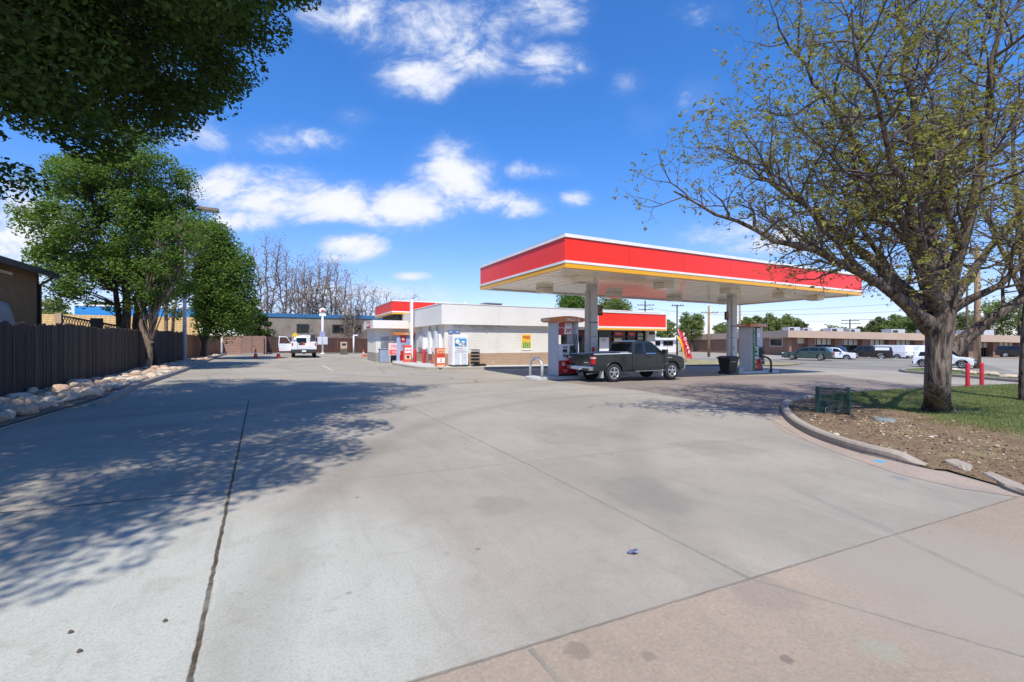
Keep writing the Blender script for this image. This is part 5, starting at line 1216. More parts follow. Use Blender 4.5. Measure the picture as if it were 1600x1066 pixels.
def wheel(parent, x, y, r, w, side, rim=M_RIM, hub=.60):
    wo_ = MB(); w2 = w/2
    wo_.lathe([(r*.62, -w2*.9), (r*.9, -w2), (r*.985, -w2*.75), (r, -w2*.4), (r, w2*.4), (r*.985, w2*.75), (r*.9, w2), (r*.62, w2*.9)], 32, (x, y, r), 'y'); wo_.lathe([(r*.62, -w2*.6), (0, -w2*.6)], 24, (x, y, r), 'y'); wo_.lathe([(r*.62, w2*.45), (0, w2*.45)], 24, (x, y, r), 'y', 0)
    wh = wo_.build('wheel', M_RUB, parent, world=False)
    o = side*w2; rm = MB(); rm.lathe([(r*.64, o*.92), (r*.60, o*1.0), (r*.54, o*.9), (r*.50, o*.55)], 28, (x, y, r), 'y'); rm.lathe([(r*.18, o*.93), (r*.12, o*1.0), (0, o*1.0)], 16, (x, y, r), 'y')
    for k in range(5):
        t = 2*pi*k/5+.3; a = Vector((x+cos(t)*r*.1, y+o*.86, r+sin(t)*r*.1)); b = Vector((x+cos(t)*r*.56, y+o*.82, r+sin(t)*r*.56)); rm.bar(a, b, r*.17, w*.12, 0, (0,1,0))
    rm.build('rim', rim, wh, world=False); return wh

def side_plate(parent, name, poly, y, mat, th=.006, k=0.0, ref=0.0, par=None):
    """thin plate on both sides at half width y (tapering inward by k above ref)"""
    for s in (1, -1):
        mb = MB(); vs = []
        for o in (0, th):
            for a, b in poly: vs.append((a, s*(y-k*(b-ref)+o), b))
        n = len(poly); fs = [list(range(n)), list(range(n, 2*n))[::-1]]+[(i, (i+1) % n, n+(i+1) % n, n+i) for i in range(n)]
        mb.add(vs, fs); mb.build(name, mat, parent, world=False)

def vehicle(name, loc, rz, label, cat, group, p):
    """p: L W wb ro rw zb belt; lower (top outline), cabin, side windows, front and rear glass from the cabin outline"""
    root = thing(name, loc, label, cat, group, rz); Lh = p['L']/2; S = lambda pl: [(a-Lh, b) for a, b in pl]
    W2 = p['W']/2; rw = p['rw']; ax = (p['ro'], p['ro']+p['wb']); ra = rw*1.17
    low = arch_poly(S(p['lower']), p['zb'], [a-Lh for a in ax], ra, rw, p['lower'][0][0]-Lh, p['lower'][-1][0]-Lh)
    body = MB(); body.prism(low, -W2, W2, 'xz', 0, p.get('klow', .0), p['belt']).build('body', p['paint'], root, world=False, bevel=p.get('bev', .035), seg=3)
    cab = S(p['cabin']); k = p.get('k', .22)
    MB().prism(cab, -W2+.03, W2-.03, 'xz', 0, k, p['belt']).build('cabin', p.get('cabpaint', p['paint']), root, world=False, bevel=.04, seg=3)
    for pl in p['windows']: side_plate(root, 'side_window', S(pl), W2-.03, M_GLASS, .008, k, p['belt'])
    for key, q in (('rear_window', p.get('rearglass')), ('windscreen', p.get('frontglass'))):
        if not q: continue
        (a, b) = S(q); dx, dz = b[0]-a[0], b[1]-a[1]; ln = math.hypot(dx, dz); nx, nz = (-dz/ln, dx/ln)
        if key == 'windscreen': nx, nz = (dz/ln, -dx/ln) if dz > 0 else (-dz/ln, dx/ln)
        sgn = -1 if key == 'rear_window' else 1
        nx = abs(nx)*sgn; nz = abs(nz)
        wa = W2-.03-k*(a[1]-p['belt'])-.09; wb_ = W2-.03-k*(b[1]-p['belt'])-.09; vs = []
        for o in (-.02, .008): vs += [(a[0]+nx*o, -wa, a[1]+nz*o), (a[0]+nx*o, wa, a[1]+nz*o), (b[0]+nx*o, wb_, b[1]+nz*o), (b[0]+nx*o, -wb_, b[1]+nz*o)]
        MB().add(vs, [(0,1,2,3), (4,7,6,5), (0,4,5,1), (1,5,6,2), (2,6,7,3), (3,7,4,0)]).build(key, M_GLASS, root, world=False)
    for i, a in enumerate(ax):
        for s in (1, -1): wheel(root, a-Lh, s*(W2-.12), rw, .22, s, p.get('rim', M_RIM))
    zl = p['belt']
    for s in (1, -1):
        MB().box(-Lh-.012, -Lh+.10, s*W2-s*.22-.09, s*W2-s*.22+.19*s+.0 if False else s*W2-s*.22+.09, zl-.28, zl-.04).build('tail_light', M_LAMPR, root, world=False, bevel=.01)
        MB().box(Lh-.16, Lh+.012, s*W2-s*.26-.14, s*W2-s*.26+.14, p.get('hz', zl-.28), p.get('hz', zl-.28)+.14).build('headlight', M_LAMPW, root, world=False, bevel=.02)
        mx = S([p['mirror']])[0]; MB().box(mx[0]-.07, mx[0]+.07, s*(W2+.10)-.1, s*(W2+.10)+.1, mx[1]-.02, mx[1]+.15).build('mirror', p.get('trim', M_BLACK), root, world=False, bevel=.02)
    MB().box(-Lh-.05, -Lh+.12, -W2+.05, W2-.05, p['zb']+.02, p['zb']+.24).build('bumper', p.get('bumper', M_DARK), root, world=False, bevel=.03); MB().box(Lh-.12, Lh+.05, -W2+.05, W2-.05, p['zb']+.02, p['zb']+.24).build('bumper', p.get('bumper', M_DARK), root, world=False, bevel=.03)
    MB().box(Lh-.04, Lh+.015, -W2*.5, W2*.5, zl-.30, zl-.14).build('grille', M_DARK, root, world=False)
    MB().box(-Lh-.06, -Lh-.052, -.17, .17, p['zb']+.10, p['zb']+.22).build('number_plate', M_LETW, root, world=False)
    if p.get('doors'):
        for x in p['doors']: side_plate(root, 'door_gap', S([(x, p['zb']+.08), (x+.014, p['zb']+.08), (x+.014, p['belt']-.01), (x, p['belt']-.01)]), W2-.001, M_BLACK, .003)
        for x in p['doors'][1:]: side_plate(root, 'handle', S([(x-.26, p['belt']-.14), (x-.08, p['belt']-.14), (x-.08, p['belt']-.10), (x-.26, p['belt']-.10)]), W2, p.get('handle', M_BLACK), .02)
    MB().box(-Lh+.2, Lh-.2, -W2+.12, W2-.12, p['zb']-.05, p['zb']+.1).build('underbody', M_BLACK, root, world=False)
    return root
def put(px0, py0, px1=None, d=None): pass

# --- the truck at the pumps
def hero():
    xr, yr = gp(957, 597.3); 
    rz = 0.0; root = thing('pickup_truck', (xr-1.02+2.58, yr+.78, gz(xr+1.4, yr+.8)), 'dark charcoal pickup truck with an extended cab parked at the left fuel pump', 'pickup truck', None, radians(-1.6)); root.scale = (1.045,)*3
    O = 2.58; S = lambda pl: [(a-O, b) for a, b in pl]; W2 = .87; rw = .385
    zb = .47; R = lambda pl, y0, y1, name, m, bev=.02, **k: MB().prism(S(pl), y0, y1, 'xz', 0, **k).build(name, m, root, world=False, bevel=bev, seg=3)
    # cargo box: two side panels with arches, floor, front, tailgate
    bed = arch_poly([(.10, .62), (.10, 1.14), (2.07, 1.16)], zb, [1.15], .475, .40, .10, 2.07)
    for s in (1, -1): R(bed, s*W2-.09 if s > 0 else -W2, W2 if s > 0 else -W2+.09, 'bed_side', P_GREY, .028)
    R([(.12, .66), (2.05, .66), (2.05, .72), (.12, .72)], -W2+.1, W2-.1, 'bed_floor', M_DARK, 0); R([(2.0, .72), (2.06, .72), (2.06, 1.15), (2.0, 1.15)], -W2+.1, W2-.1, 'bed_front', P_GREY, 0)
    tg = R([(.06, .64), (.14, .64), (.15, 1.14), (.07, 1.15)], -W2+.155, W2-.155, 'tailgate', P_GREY, .02)
    MB().box(.045-O, .06-O, -.12, .12, 1.00, 1.07).build('handle', M_BLACK, tg, world=False, bevel=.01); MB().box(.04-O, .062-O, -.6, -.3, .80, .84).build('badge', M_CHROME, tg, world=False); MB().box(.04-O, .062-O, .42, .62, .80, .84).build('badge', M_CHROME, tg, world=False)
    R([(.16, 1.145), (2.07, 1.165), (2.07, 1.20), (.16, 1.18)], W2-.1, W2-.02, 'bed_rail', M_LGREY, .01); R([(.16, 1.145), (2.07, 1.165), (2.07, 1.20), (.16, 1.18)], -W2+.02, -W2+.1, 'bed_rail', M_LGREY, .01)
    R([(1.55, .9), (2.0, .9), (2.0, 1.26), (1.55, 1.26)], -W2+.12, W2-.12, 'tool_box', M_CHROME, .02)
    # cab and bonnet
    cabl = arch_poly([(2.11, .6), (2.11, 1.165), (3.98, 1.155), (4.5, 1.10), (4.95, 1.01), (5.08, .9), (5.1, .62)], .46, [4.35], .46, .40, 2.11, 5.06)
    R(cabl, -W2, W2, 'body', P_GREY, .04)
    k = .20; ref = 1.15
    cabin = [(2.12, 1.14), (2.22, 1.60), (2.32, 1.685), (2.55, 1.72), (3.1, 1.71), (3.30, 1.64), (3.98, 1.14)]
    R(cabin, -W2+.03, W2-.03, 'cabin', P_GREY, .045, k=k, ref=ref)
    wy = W2-.03
    for pl in ([(2.30, 1.20), (2.70, 1.20), (2.70, 1.60), (2.40, 1.60), (2.34, 1.56)], [(2.88, 1.20), (3.78, 1.20), (3.72, 1.26), (3.27, 1.59), (3.15, 1.61), (2.88, 1.61)]): side_plate(root, 'side_window', S(pl), wy, M_GLASS, .006, k, ref)
    side_plate(root, 'window_trim', S([(2.84, 1.165), (3.86, 1.165), (3.86, 1.19), (2.84, 1.19)]), wy-.0, M_CHROME, .012, k, ref)
    # rear glass in three lights
    for (y0, y1) in ((-.60, -.22), (-.20, .20), (.22, .60)):
        vs = []
        for o in (-.02, .012): vs += [(2.145-O-o, y0, 1.22), (2.145-O-o, y1, 1.22), (2.215-O-o, y1*.96, 1.58), (2.215-O-o, y0*.96, 1.58)]
        MB().add(vs, [(0,1,2,3), (4,7,6,5), (0,4,5,1), (1,5,6,2), (2,6,7,3), (3,7,4,0)]).build('rear_window', M_GLASS, root, world=False)
    MB().box(2.20-O, 2.235-O, -.16, .16, 1.635, 1.665).build('brake_light', M_LAMPR, root, world=False)
    vs = []
    for o in (-.02, .01): vs += [(3.92-O+o*.6, -.68, 1.19+o), (3.92-O+o*.6, .68, 1.19+o), (3.36-O+o*.6, .60, 1.60+o), (3.36-O+o*.6, -.60, 1.60+o)]
    MB().add(vs, [(0,1,2,3), (4,7,6,5), (0,4,5,1), (1,5,6,2), (2,6,7,3), (3,7,4,0)]).build('windscreen', M_GLASS, root, world=False)
    # seams, mouldings, handles
    for x in (2.26, 2.79, 3.86): side_plate(root, 'door_gap', S([(x, .52), (x+.016, .52), (x+.016, 1.14), (x, 1.14)]), W2-.001, M_BLACK, .003)
    side_plate(root, 'moulding', S([(1.72, .72), (3.84, .72), (3.84, .775), (1.72, .775)]), W2, P_GREY, .012); side_plate(root, 'moulding', S([(.14, .72), (.60, .72), (.60, .775), (.14, .775)]), W2, P_GREY, .012)
    side_plate(root, 'handle', S([(2.92, 1.0), (3.08, 1.0), (3.08, 1.06), (2.92, 1.06)]), W2, M_BLACK, .022); side_plate(root, 'badge', S([(4.05, .98), (4.32, .96), (4.32, .99), (4.05, 1.01)]), W2, M_CHROME, .004)
    side_plate(root, 'running_board', S([(2.2, .415), (3.85, .415), (3.85, .455), (2.2, .455)]), W2-.06, M_CHROME, .10)
    for axx, rr in ((1.15, .475), (4.35, .46)):
        for s in (1, -1):
            pth = [(axx-O+(rr-.012)*cos(t), s*(W2-.0), .40+(rr-.012)*sin(t)) for t in [radians(-2)+radians(184)*q/16 for q in range(17)]]; MB().tube(pth, .026, 8).build('arch_lip', P_GREY, root, world=False)
            MB().box(axx-rr-.12-O, axx-rr-.085-O, s*(W2-.12)-.11, s*(W2-.12)+.11, .20, .56).build('mud_flap', M_LGREY, root, world=False)
    for axx in (1.15, 4.35):
        for s in (1, -1): wheel(root, axx-O, s*(W2-.125), rw, .25, s)
    # lights, bumpers, plate, mirrors, exhaust, hitch
    for s in (1, -1):
        tl = MB().box(.055-O, .20-O, s*(W2-.07)-.077, s*(W2-.07)+.077, .76, 1.08).build('tail_light', M_LAMPR, root, world=False, bevel=.012); MB().box(.05-O, .21-O, s*(W2-.07)-.079, s*(W2-.07)+.079, .99, 1.04).build('reverse_lamp', M_LAMPW, tl, world=False)
        MB().box(4.88-O, 5.11-O, s*.68-.15, s*.68+.15, .74, .92).build('headlight', M_LAMPO, root, world=False, bevel=.02)
        MB().box(3.68-O, 3.86-O, s*(W2+.13)-.12, s*(W2+.13)+.12, 1.16, 1.34).build('mirror', M_BLACK, root, world=False, bevel=.03)
    bp = MB().prism(S([(-.06, .50), (.10, .50), (.10, .68), (-.06, .68)]), -W2+.0, W2-.0, 'xz').build('rear_bumper', M_CHROME, root, world=False, bevel=.035); MB().box(-.075-O, -.061-O, -.16, .16, .52, .66).build('number_plate', M_LETW, bp, world=False)
    MB().box(-.07-O, -.061-O, -.78, -.3, .53, .60).build('bumper_step', M_LETR if False else M_DARK, bp, world=False)
    MB().prism(S([(4.95, .42), (5.17, .46), (5.18, .66), (4.98, .68)]), -W2+.02, W2-.02, 'xz').build('front_bumper', M_CHROME, root, world=False, bevel=.04); MB().box(5.06-O, 5.115-O, -.5, .5, .72, .92).build('grille', M_DARK, root, world=False)
    MB().tube([(.75-O, -.45, .40), (.30-O, -.5, .38), (.02-O, -.52, .36)], .035, 10).build('exhaust', M_STEEL, root, world=False); MB().tube([(1.15-O, -.7, .385), (1.15-O, .7, .385)], .07, 10).build('axle', M_DARK, root, world=False); MB().tube([(4.35-O, -.7, .385), (4.35-O, .7, .385)], .05, 10).build('axle', M_DARK, root, world=False)
    MB().box(.3-O, 4.9-O, -.42, .42, .40, .6).build('chassis', M_BLACK, root, world=False); MB().box(-.10-O, .1-O, -.04, .04, .38, .45).build('tow_hitch', M_DARK, root, world=False)
    MB().tube([(4.1-O, -.82, 1.1), (4.1-O, -.83, 1.75)], .006, 5).build('aerial', M_BLACK, root, world=False)
    return root
hero()

# --- service truck with its left door open
def service():
    xa, ya = gp(475, 559.3); rt = thing('service_truck', (xa, ya, gz(xa, ya)), 'white utility service truck seen from behind with its driver door swung open', 'truck', None, radians(88)); W2 = 1.0; B = lambda *a: MB().box(*a)
    bd = lambda n, m, p, bev=.02, par=None: p.build(n, m, par or rt, world=False, bevel=bev)
    for s in (1, -1):
        bx = bd('tool_bin', P_WHITE, B(.15, 2.7, s*.76-.24, s*.76+.24, .62, 1.40), .03)
        for k in range(3): bd('bin_door', M_WHITE, B(.25+k*.82, .98+k*.82, s*1.0-.01+ (0 if s > 0 else -.008), s*1.0+.018, .70, 1.33), .01, bx)
        B(.135, .149, s*.9-.05, s*.9+.05, 1.05, 1.30).build('tail_light', M_LAMPR, rt, world=False)
        for a in (1.25, 4.75): wheel(rt, a, s*.86, .40, .26, s)
    bd('bed', M_WHITE, B(.15, 2.7, -.52, .52, .75, .82)); bd('tailgate', P_WHITE, B(.13, .2, -.5, .5, .74, 1.08)); bd('step_bumper', M_DARK, B(-.25, .15, -1.02, 1.02, .42, .74), .05); B(-.262, -.251, -.16, .16, .52, .66).build('number_plate', M_LETW, rt, world=False); bd('tow_hitch', M_BLACK, B(-.4, -.2, -.1, .1, .34, .46)); bd('chassis', M_BLACK, B(.2, 5.4, -.4, .4, .40, .62), 0)
    MB().prism([(2.8, .55), (2.8, 1.22), (4.35, 1.22), (5.5, 1.12), (5.6, .6), (5.2, .5)], -.95, .95, 'xz').build('body', P_WHITE, rt, world=False, bevel=.05, seg=3)
    MB().prism([(2.82, 1.2), (2.9, 1.82), (3.1, 1.92), (3.7, 1.92), (4.35, 1.2)], -.92, .92, 'xz', 0, .15, 1.2).build('cabin', P_WHITE, rt, world=False, bevel=.05, seg=3); bd('rear_window', M_GLASS, MB().prism([(2.82, 1.28), (2.86, 1.28), (2.93, 1.76), (2.89, 1.76)], -.62, .62, 'xz'), 0)
    # rack and beacon, cargo
    mb = MB(); mb.tube([(2.6, -.95, .8), (2.6, -.95, 1.98), (2.6, .95, 1.98), (2.6, .95, .8)], .04, 8); mb.tube([(2.6, -.5, 1.98), (2.6, -.5, 1.5)], .03, 6); mb.build('ladder_rack', P_WHITE, rt, world=False)
    bd('rack_box', M_DARK, B(2.2, 2.75, -.95, -.55, 1.42, 2.05)); bd('warning_sign', pm('sign_yellow', (.80,.50,.03), .5), MB().prism([(.98, 2.0), (.72, 2.26), (.46, 2.0), (.72, 1.74)], 2.50, 2.53, 'yz'), 0)
    bd('tool_rack', pm('crate_white', (.7,.7,.68), .5), B(.9, 1.3, -.5, -.2, .82, 1.9)); bd('fuel_can', M_LETR, B(.6, .85, -.1, .1, .82, 1.3), .03); bd('cable_reel', M_DARK, B(.8, 1.3, .0, .4, .82, 1.35))
    # open driver door: hinged at the front, swung out to the left
    d = MB(); hx, hy = 4.25, .98; t = radians(72); dx, dy = -cos(t), sin(t); Pp = lambda u, z, o=0: (hx+dx*u-dy*o*0+o*dy, hy+dy*u-dx*o, z); dl = 1.15
    def slab(u0, u1, z0, z1): return d.add([Pp(u0, z0), Pp(u1, z0), Pp(u1, z1), Pp(u0, z1), Pp(u0, z0, .08), Pp(u1, z0, .08), Pp(u1, z1, .08), Pp(u0, z1, .08)], [(0,1,2,3), (7,6,5,4), (0,4,5,1), (1,5,6,2), (2,6,7,3), (3,7,4,0)])
    slab(0, dl, .52, 1.22); dd_ = d.build('open_door', P_WHITE, rt, world=False, bevel=.02)
    f = MB(); f.tube([Pp(0.05, 1.22, .04), Pp(.45, 1.8, .04), Pp(.6, 1.86, .04), Pp(dl-.05, 1.84, .04), Pp(dl, 1.2, .04), Pp(dl, .54, .04)], .045, 8); f.build('window_frame', P_WHITE, dd_, world=False); h = MB(); h.bar(Pp(.75, .98, .09), Pp(.98, .98, .09), .05, .05); h.build('handle', M_BLACK, dd_, world=False)
    return rt
service()

# --- parked vehicles across the street
WG = dict(L=4.75, W=1.8, wb=2.7, ro=1.05, rw=.33, zb=.25, belt=.95, paint=P_TEAL, lower=[(.02,.5),(.0,.78),(.06,.95),(3.45,.95),(4.3,.86),(4.68,.72),(4.74,.5)], cabin=[(.08,.93),(.42,1.36),(.6,1.45),(2.2,1.47),(2.75,1.38),(3.5,.93)], windows=[[(.5,1.0),(1.15,1.0),(1.15,1.37),(.72,1.37)],[(1.22,1.0),(2.05,1.0),(2.05,1.40),(1.22,1.39)],[(2.12,1.0),(3.2,1.0),(2.68,1.33),(2.12,1.40)]], rearglass=[(.14,1.0),(.42,1.35)], frontglass=[(3.42,1.0),(2.8,1.36)], mirror=(3.1,1.0), doors=(1.2,2.1,3.3), bumper=P_TEAL)
SUV = dict(L=4.7, W=1.85, wb=2.75, ro=.95, rw=.37, zb=.32, belt=1.08, paint=P_NAVY, lower=[(.02,.55),(0,.9),(.05,1.08),(3.4,1.08),(4.35,1.02),(4.65,.85),(4.7,.55)], cabin=[(.06,1.06),(.2,1.6),(.4,1.73),(2.4,1.74),(2.8,1.66),(3.5,1.06)], windows=[[(.3,1.14),(1.1,1.14),(1.1,1.62),(.42,1.6)],[(1.18,1.14),(2.05,1.14),(2.05,1.65),(1.18,1.64)],[(2.13,1.14),(3.2,1.14),(2.7,1.6),(2.13,1.65)]], rearglass=[(.1,1.14),(.22,1.6)], frontglass=[(3.42,1.14),(2.86,1.62)], mirror=(3.1,1.14), doors=(1.14,2.09,3.3))
PKT = dict(L=5.6, W=1.95, wb=3.5, ro=1.15, rw=.40, zb=.42, belt=1.18, paint=P_BRN, lower=[(.02,.65),(0,1.0),(.02,1.18),(4.2,1.18),(5.3,1.12),(5.55,.95),(5.6,.65)], cabin=[(.05,1.16),(.12,1.62),(.25,1.74),(1.95,1.76),(2.05,1.84),(3.3,1.86),(3.6,1.78),(4.3,1.16)], windows=[[(2.25,1.25),(2.95,1.25),(2.95,1.76),(2.25,1.75)],[(3.03,1.25),(4.0,1.25),(3.5,1.70),(3.03,1.76)]], rearglass=[(.09,1.26),(.14,1.62)], frontglass=[(4.2,1.25),(3.65,1.75)], mirror=(3.95,1.25), doors=(2.1,3.0,4.15))
VAN = dict(L=5.4, W=2.0, wb=3.4, ro=1.0, rw=.37, zb=.38, belt=1.2, paint=P_WHITE, lower=[(.02,.6),(0,1.0),(0,1.2),(4.5,1.2),(5.1,1.05),(5.38,.85),(5.4,.6)], cabin=[(.02,1.18),(.06,1.9),(.2,2.02),(3.4,2.04),(3.9,1.95),(4.7,1.18)], windows=[[(3.5,1.3),(4.4,1.3),(3.95,1.82),(3.5,1.86)]], rearglass=[(.05,1.35),(.07,1.85)], frontglass=[(4.62,1.28),(4.0,1.88)], mirror=(4.3,1.3), doors=(2.2,3.4,4.5), k=.10)
MIN = dict(L=4.1, W=1.8, wb=2.6, ro=.75, rw=.345, zb=.3, belt=1.02, paint=P_WHITE, cabpaint=P_WHITE, lower=[(.03,.55),(0,.85),(.05,1.02),(2.95,1.02),(3.7,.97),(4.02,.8),(4.1,.5)], cabin=[(.06,1.0),(.3,1.46),(.5,1.54),(2.0,1.55),(2.35,1.48),(3.05,1.0)], windows=[[(.4,1.06),(1.0,1.06),(1.0,1.46),(.55,1.46)],[(1.08,1.06),(1.85,1.06),(1.85,1.48),(1.08,1.47)],[(1.93,1.06),(2.8,1.06),(2.3,1.42),(1.93,1.47)]], rearglass=[(.13,1.08),(.33,1.44)], frontglass=[(2.98,1.06),(2.38,1.44)], mirror=(2.6,1.05), doors=(1.04,1.9,2.85), rim=M_STEEL, bumper=M_BLACK)
def park(pxc, py, d, rz, name, label, p, cat='car', group='vehicles parked outside the offices', sc=1.0, **over):
    q = dict(p); q.update(over); x, y = at(pxc, d); z = CAMZ+(HY-py)*d/FPX
    r = vehicle(name, (x, y, max(z, gz(x, y)-.6)), rz, label, cat, group, q); r.scale = (sc, sc, sc); return r
VA = atan2(FX, FY)                                         # heading of the camera from +Y
def hd(deg): return -VA + radians(deg)                     # 0 = pointing right across the view
park(1262, 562.3, 50, hd(136), 'parked_car', 'dark teal station wagon parked nose left at the left end of the row', WG)
park(1288, 562, 58, hd(118), 'parked_car', 'dark navy car seen from behind between the teal wagon and the white one', SUV)
park(1306, 562.5, 56, hd(-46), 'parked_car', 'white sport utility car nose right just after the dark navy car', SUV, paint=P_WHITE, sc=.9)
pk = park(1353, 561.8, 60, hd(138), 'parked_truck', 'dark pickup with a white-windowed bed cap parked in the middle of the row', PKT, 'pickup truck')
cp_ = dict(PKT); side_plate(pk, 'cap_window', [(a-2.8, b) for a, b in [(.35,1.28),(1.8,1.28),(1.8,1.66),(.35,1.64)]], .945, M_LAMPW, .012, .22, 1.18)
park(1386, 561.6, 63, hd(112), 'parked_van', 'white van parked nose away between the dark capped pickup and the longer van', VAN, 'van')
vn = park(1408, 561.8, 63, hd(134), 'parked_van', 'long white panel van at the right end of the row left of the tree trunk', VAN, 'van'); side_plate(vn, 'sign_panel', [(a-2.7, b) for a, b in [(.8,1.4),(2.2,1.4),(2.2,1.85),(.8,1.85)]], .965, M_LGREY, .012, .10, 1.2)
mn = park(1475, 574.6, 37.0, hd(-53), 'small_car', 'white compact car with dark wheel arches driving behind the big tree trunk', MIN, 'car', None, sc=.9)
side_plate(mn, 'sill_trim', [(a-2.05, b) for a, b in [(1.2,.28),(2.9,.28),(2.9,.40),(1.2,.40)]], .9, M_BLACK, .012)
for axx in (.75, 3.35): side_plate(mn, 'arch_trim', [(axx-2.05+r_*cos(t), .345+r_*sin(t)) for r_, ts in ((.47, range(0, 13)), (.405, range(12, -1, -1))) for t in [pi*k/12 for k in ts]], .9, M_BLACK, .012)
park(1592, 558.5, 66, hd(-45), 'parked_car', 'black car in the shade of the far right window bay', SUV, paint=P_BLK, belt=1.08)

# ------------------------------------------------------------------ utility poles and wires
M_POLE = barkmat('pole_wood', (.19,.12,.07), (.36,.235,.13), 6); M_POLED = barkmat('pole_wood_dark', (.06,.045,.035), (.12,.09,.07), 6); M_WIRE = pm('wire', (.03,.03,.033), .6)
def upole(px, py_top, d, r, label, mat, arms=(), base=None, extra=False):
    x, y = at(px, d); z0 = gz(x, y)-.3; z1 = up(py_top, d); root = thing('utility_pole', (x, y, z0), label, 'utility pole')
    MB().tube([(x, y, z0), (x, y, z1)], [r*1.15, r*.8], 10).build('shaft', mat, root)
    for (pz, w) in arms:
        z = up(pz, d); a = MB(); a.bar((x-w*FY, y+w*FX-.12, z), (x+w*FY, y-w*FX-.12, z), .10, .12)
        for s in (-.9, -.45, .45, .9): a.cyl(x+s*w*FY, y-s*w*FX-.12, z+.06, z+.22, .05, 6)
        a.build('crossarm', mat, root)
    if extra: MB().cyl(x+.35, y-.1, up(extra, d), up(extra-7, d), .22, 12).build('transformer', M_GALV, root)
    return root
upole(1008, 470, 78, .16, 'dark utility pole with two crossarms above the store sign band', M_POLED, ((477, 1.5), (484, 1.3)))
upole(1058, 476, 66, .13, 'thin dark utility pole right of the store behind the red feather flag', M_POLED, ((478, .9),))
upole(1107.5, 478, 58, .16, 'pale brown utility pole with one crossarm before the brick wing', M_POLE, ((489, 1.1),))
upole(1156, 470, 60, .15, 'yellowish utility pole half hidden by the right canopy column', M_POLE, ())
upole(1199, 494, 95, .13, 'far utility pole with a crossarm above the pump valance', M_POLED, ((497, 1.5),))
upole(1328, 499, 92, .15, 'far dark utility pole with two crossarms behind the office roof', M_POLED, ((501, 1.8), (506, 2.0)))
upole(1527, 385, 36, .20, 'thick orange brown utility pole near the street right of the big tree', M_POLE, (), extra=497)
upole(1511, 440, 52, .12, 'slim dark pole just left of the thick orange brown utility pole', M_POLED, ())
def wire(a, b, sag, label, r=.018):
    (p0, y0, d0), (p1, y1, d1) = a, b; A_ = Vector((*at(p0, d0), up(y0, d0))); B_ = Vector((*at(p1, d1), up(y1, d1))); n = 24
    pth = [A_.lerp(B_, k/n)+Vector((0, 0, -4*sag*(k/n)*(1-k/n))) for k in range(n+1)]; mb = MB(); mb.tube(pth, r, 4); tag(mb.build('utility_wire', M_WIRE), label, 'wire', 'overhead wires')
wire((1107, 489, 58), (1650, 452, 62), .5, 'highest thin overhead wire passing under the right end of the canopy', .016)
wire((1107, 492, 58), (1650, 470, 62), .6, 'middle overhead wire between the right canopy end and the tree', .016)
wire((1199, 497, 95), (1328, 501, 92), .4, 'short overhead wire between the two far crossarmed poles')
wire((1328, 500, 92), (1660, 478, 80), .5, 'thick overhead wire running right from the far double crossarm', .03)
wire((1008, 478, 78), (1107, 489, 58), .4, 'overhead wire between the store roof pole and the pale brown pole')
wire((-60, 440, 60), (300, 452, 70), .3, 'higher overhead wire right of the tan house', .03); wire((-60, 458, 60), (300, 466, 70), .3, 'lower overhead wire right of the tan house', .03)
# ------------------------------------------------------------------ trees
def V3(px, py, d): x, y = at(px, d); return Vector((x, y, up(py, d)))
def tubes_np(tubes, sides):
    Vs, Fs, off = [], [], 0; ang = np.arange(sides)*2*pi/sides; ca, sa = np.cos(ang), np.sin(ang)
    for pts, rad in tubes:
        P = np.asarray(pts, float); R = np.asarray(rad, float); m = len(P)
        T = np.gradient(P, axis=0); T /= (np.linalg.norm(T, axis=1, keepdims=True)+1e-9)
        ref = np.array([1., 0, 0]) if abs(T[0, 0]) < .75 else np.array([0, 1., 0])
        A = ref-T*(T@ref)[:, None]; A /= (np.linalg.norm(A, axis=1, keepdims=True)+1e-9); B = np.cross(T, A)
        V = P[:, None, :]+R[:, None, None]*(A[:, None, :]*ca[None, :, None]+B[:, None, :]*sa[None, :, None]); Vs.append(V.reshape(-1, 3))
        i = np.arange(m-1)[:, None]*sides; k = np.arange(sides)[None, :]; k2 = (k+1) % sides
        Fs.append(np.stack([i+k, i+k2, i+sides+k2, i+sides+k], -1).reshape(-1, 4)+off); off += m*sides
    return np.concatenate(Vs), np.concatenate(Fs)

def path_res(pts, n):
    P = np.asarray([p[:] for p in pts], float); 
    for _ in range(2):                                   # soften the polyline
        Q = [P[0]]
        for a, b in zip(P[:-1], P[1:]): Q += [a*.75+b*.25, a*.25+b*.75]
        Q.append(P[-1]); P = np.asarray(Q)
    s = np.concatenate([[0], np.cumsum(np.linalg.norm(np.diff(P, axis=0), axis=1))]); t = np.linspace(0, s[-1], n)
    return np.stack([np.interp(t, s, P[:, k]) for k in range(3)], 1), s[-1]

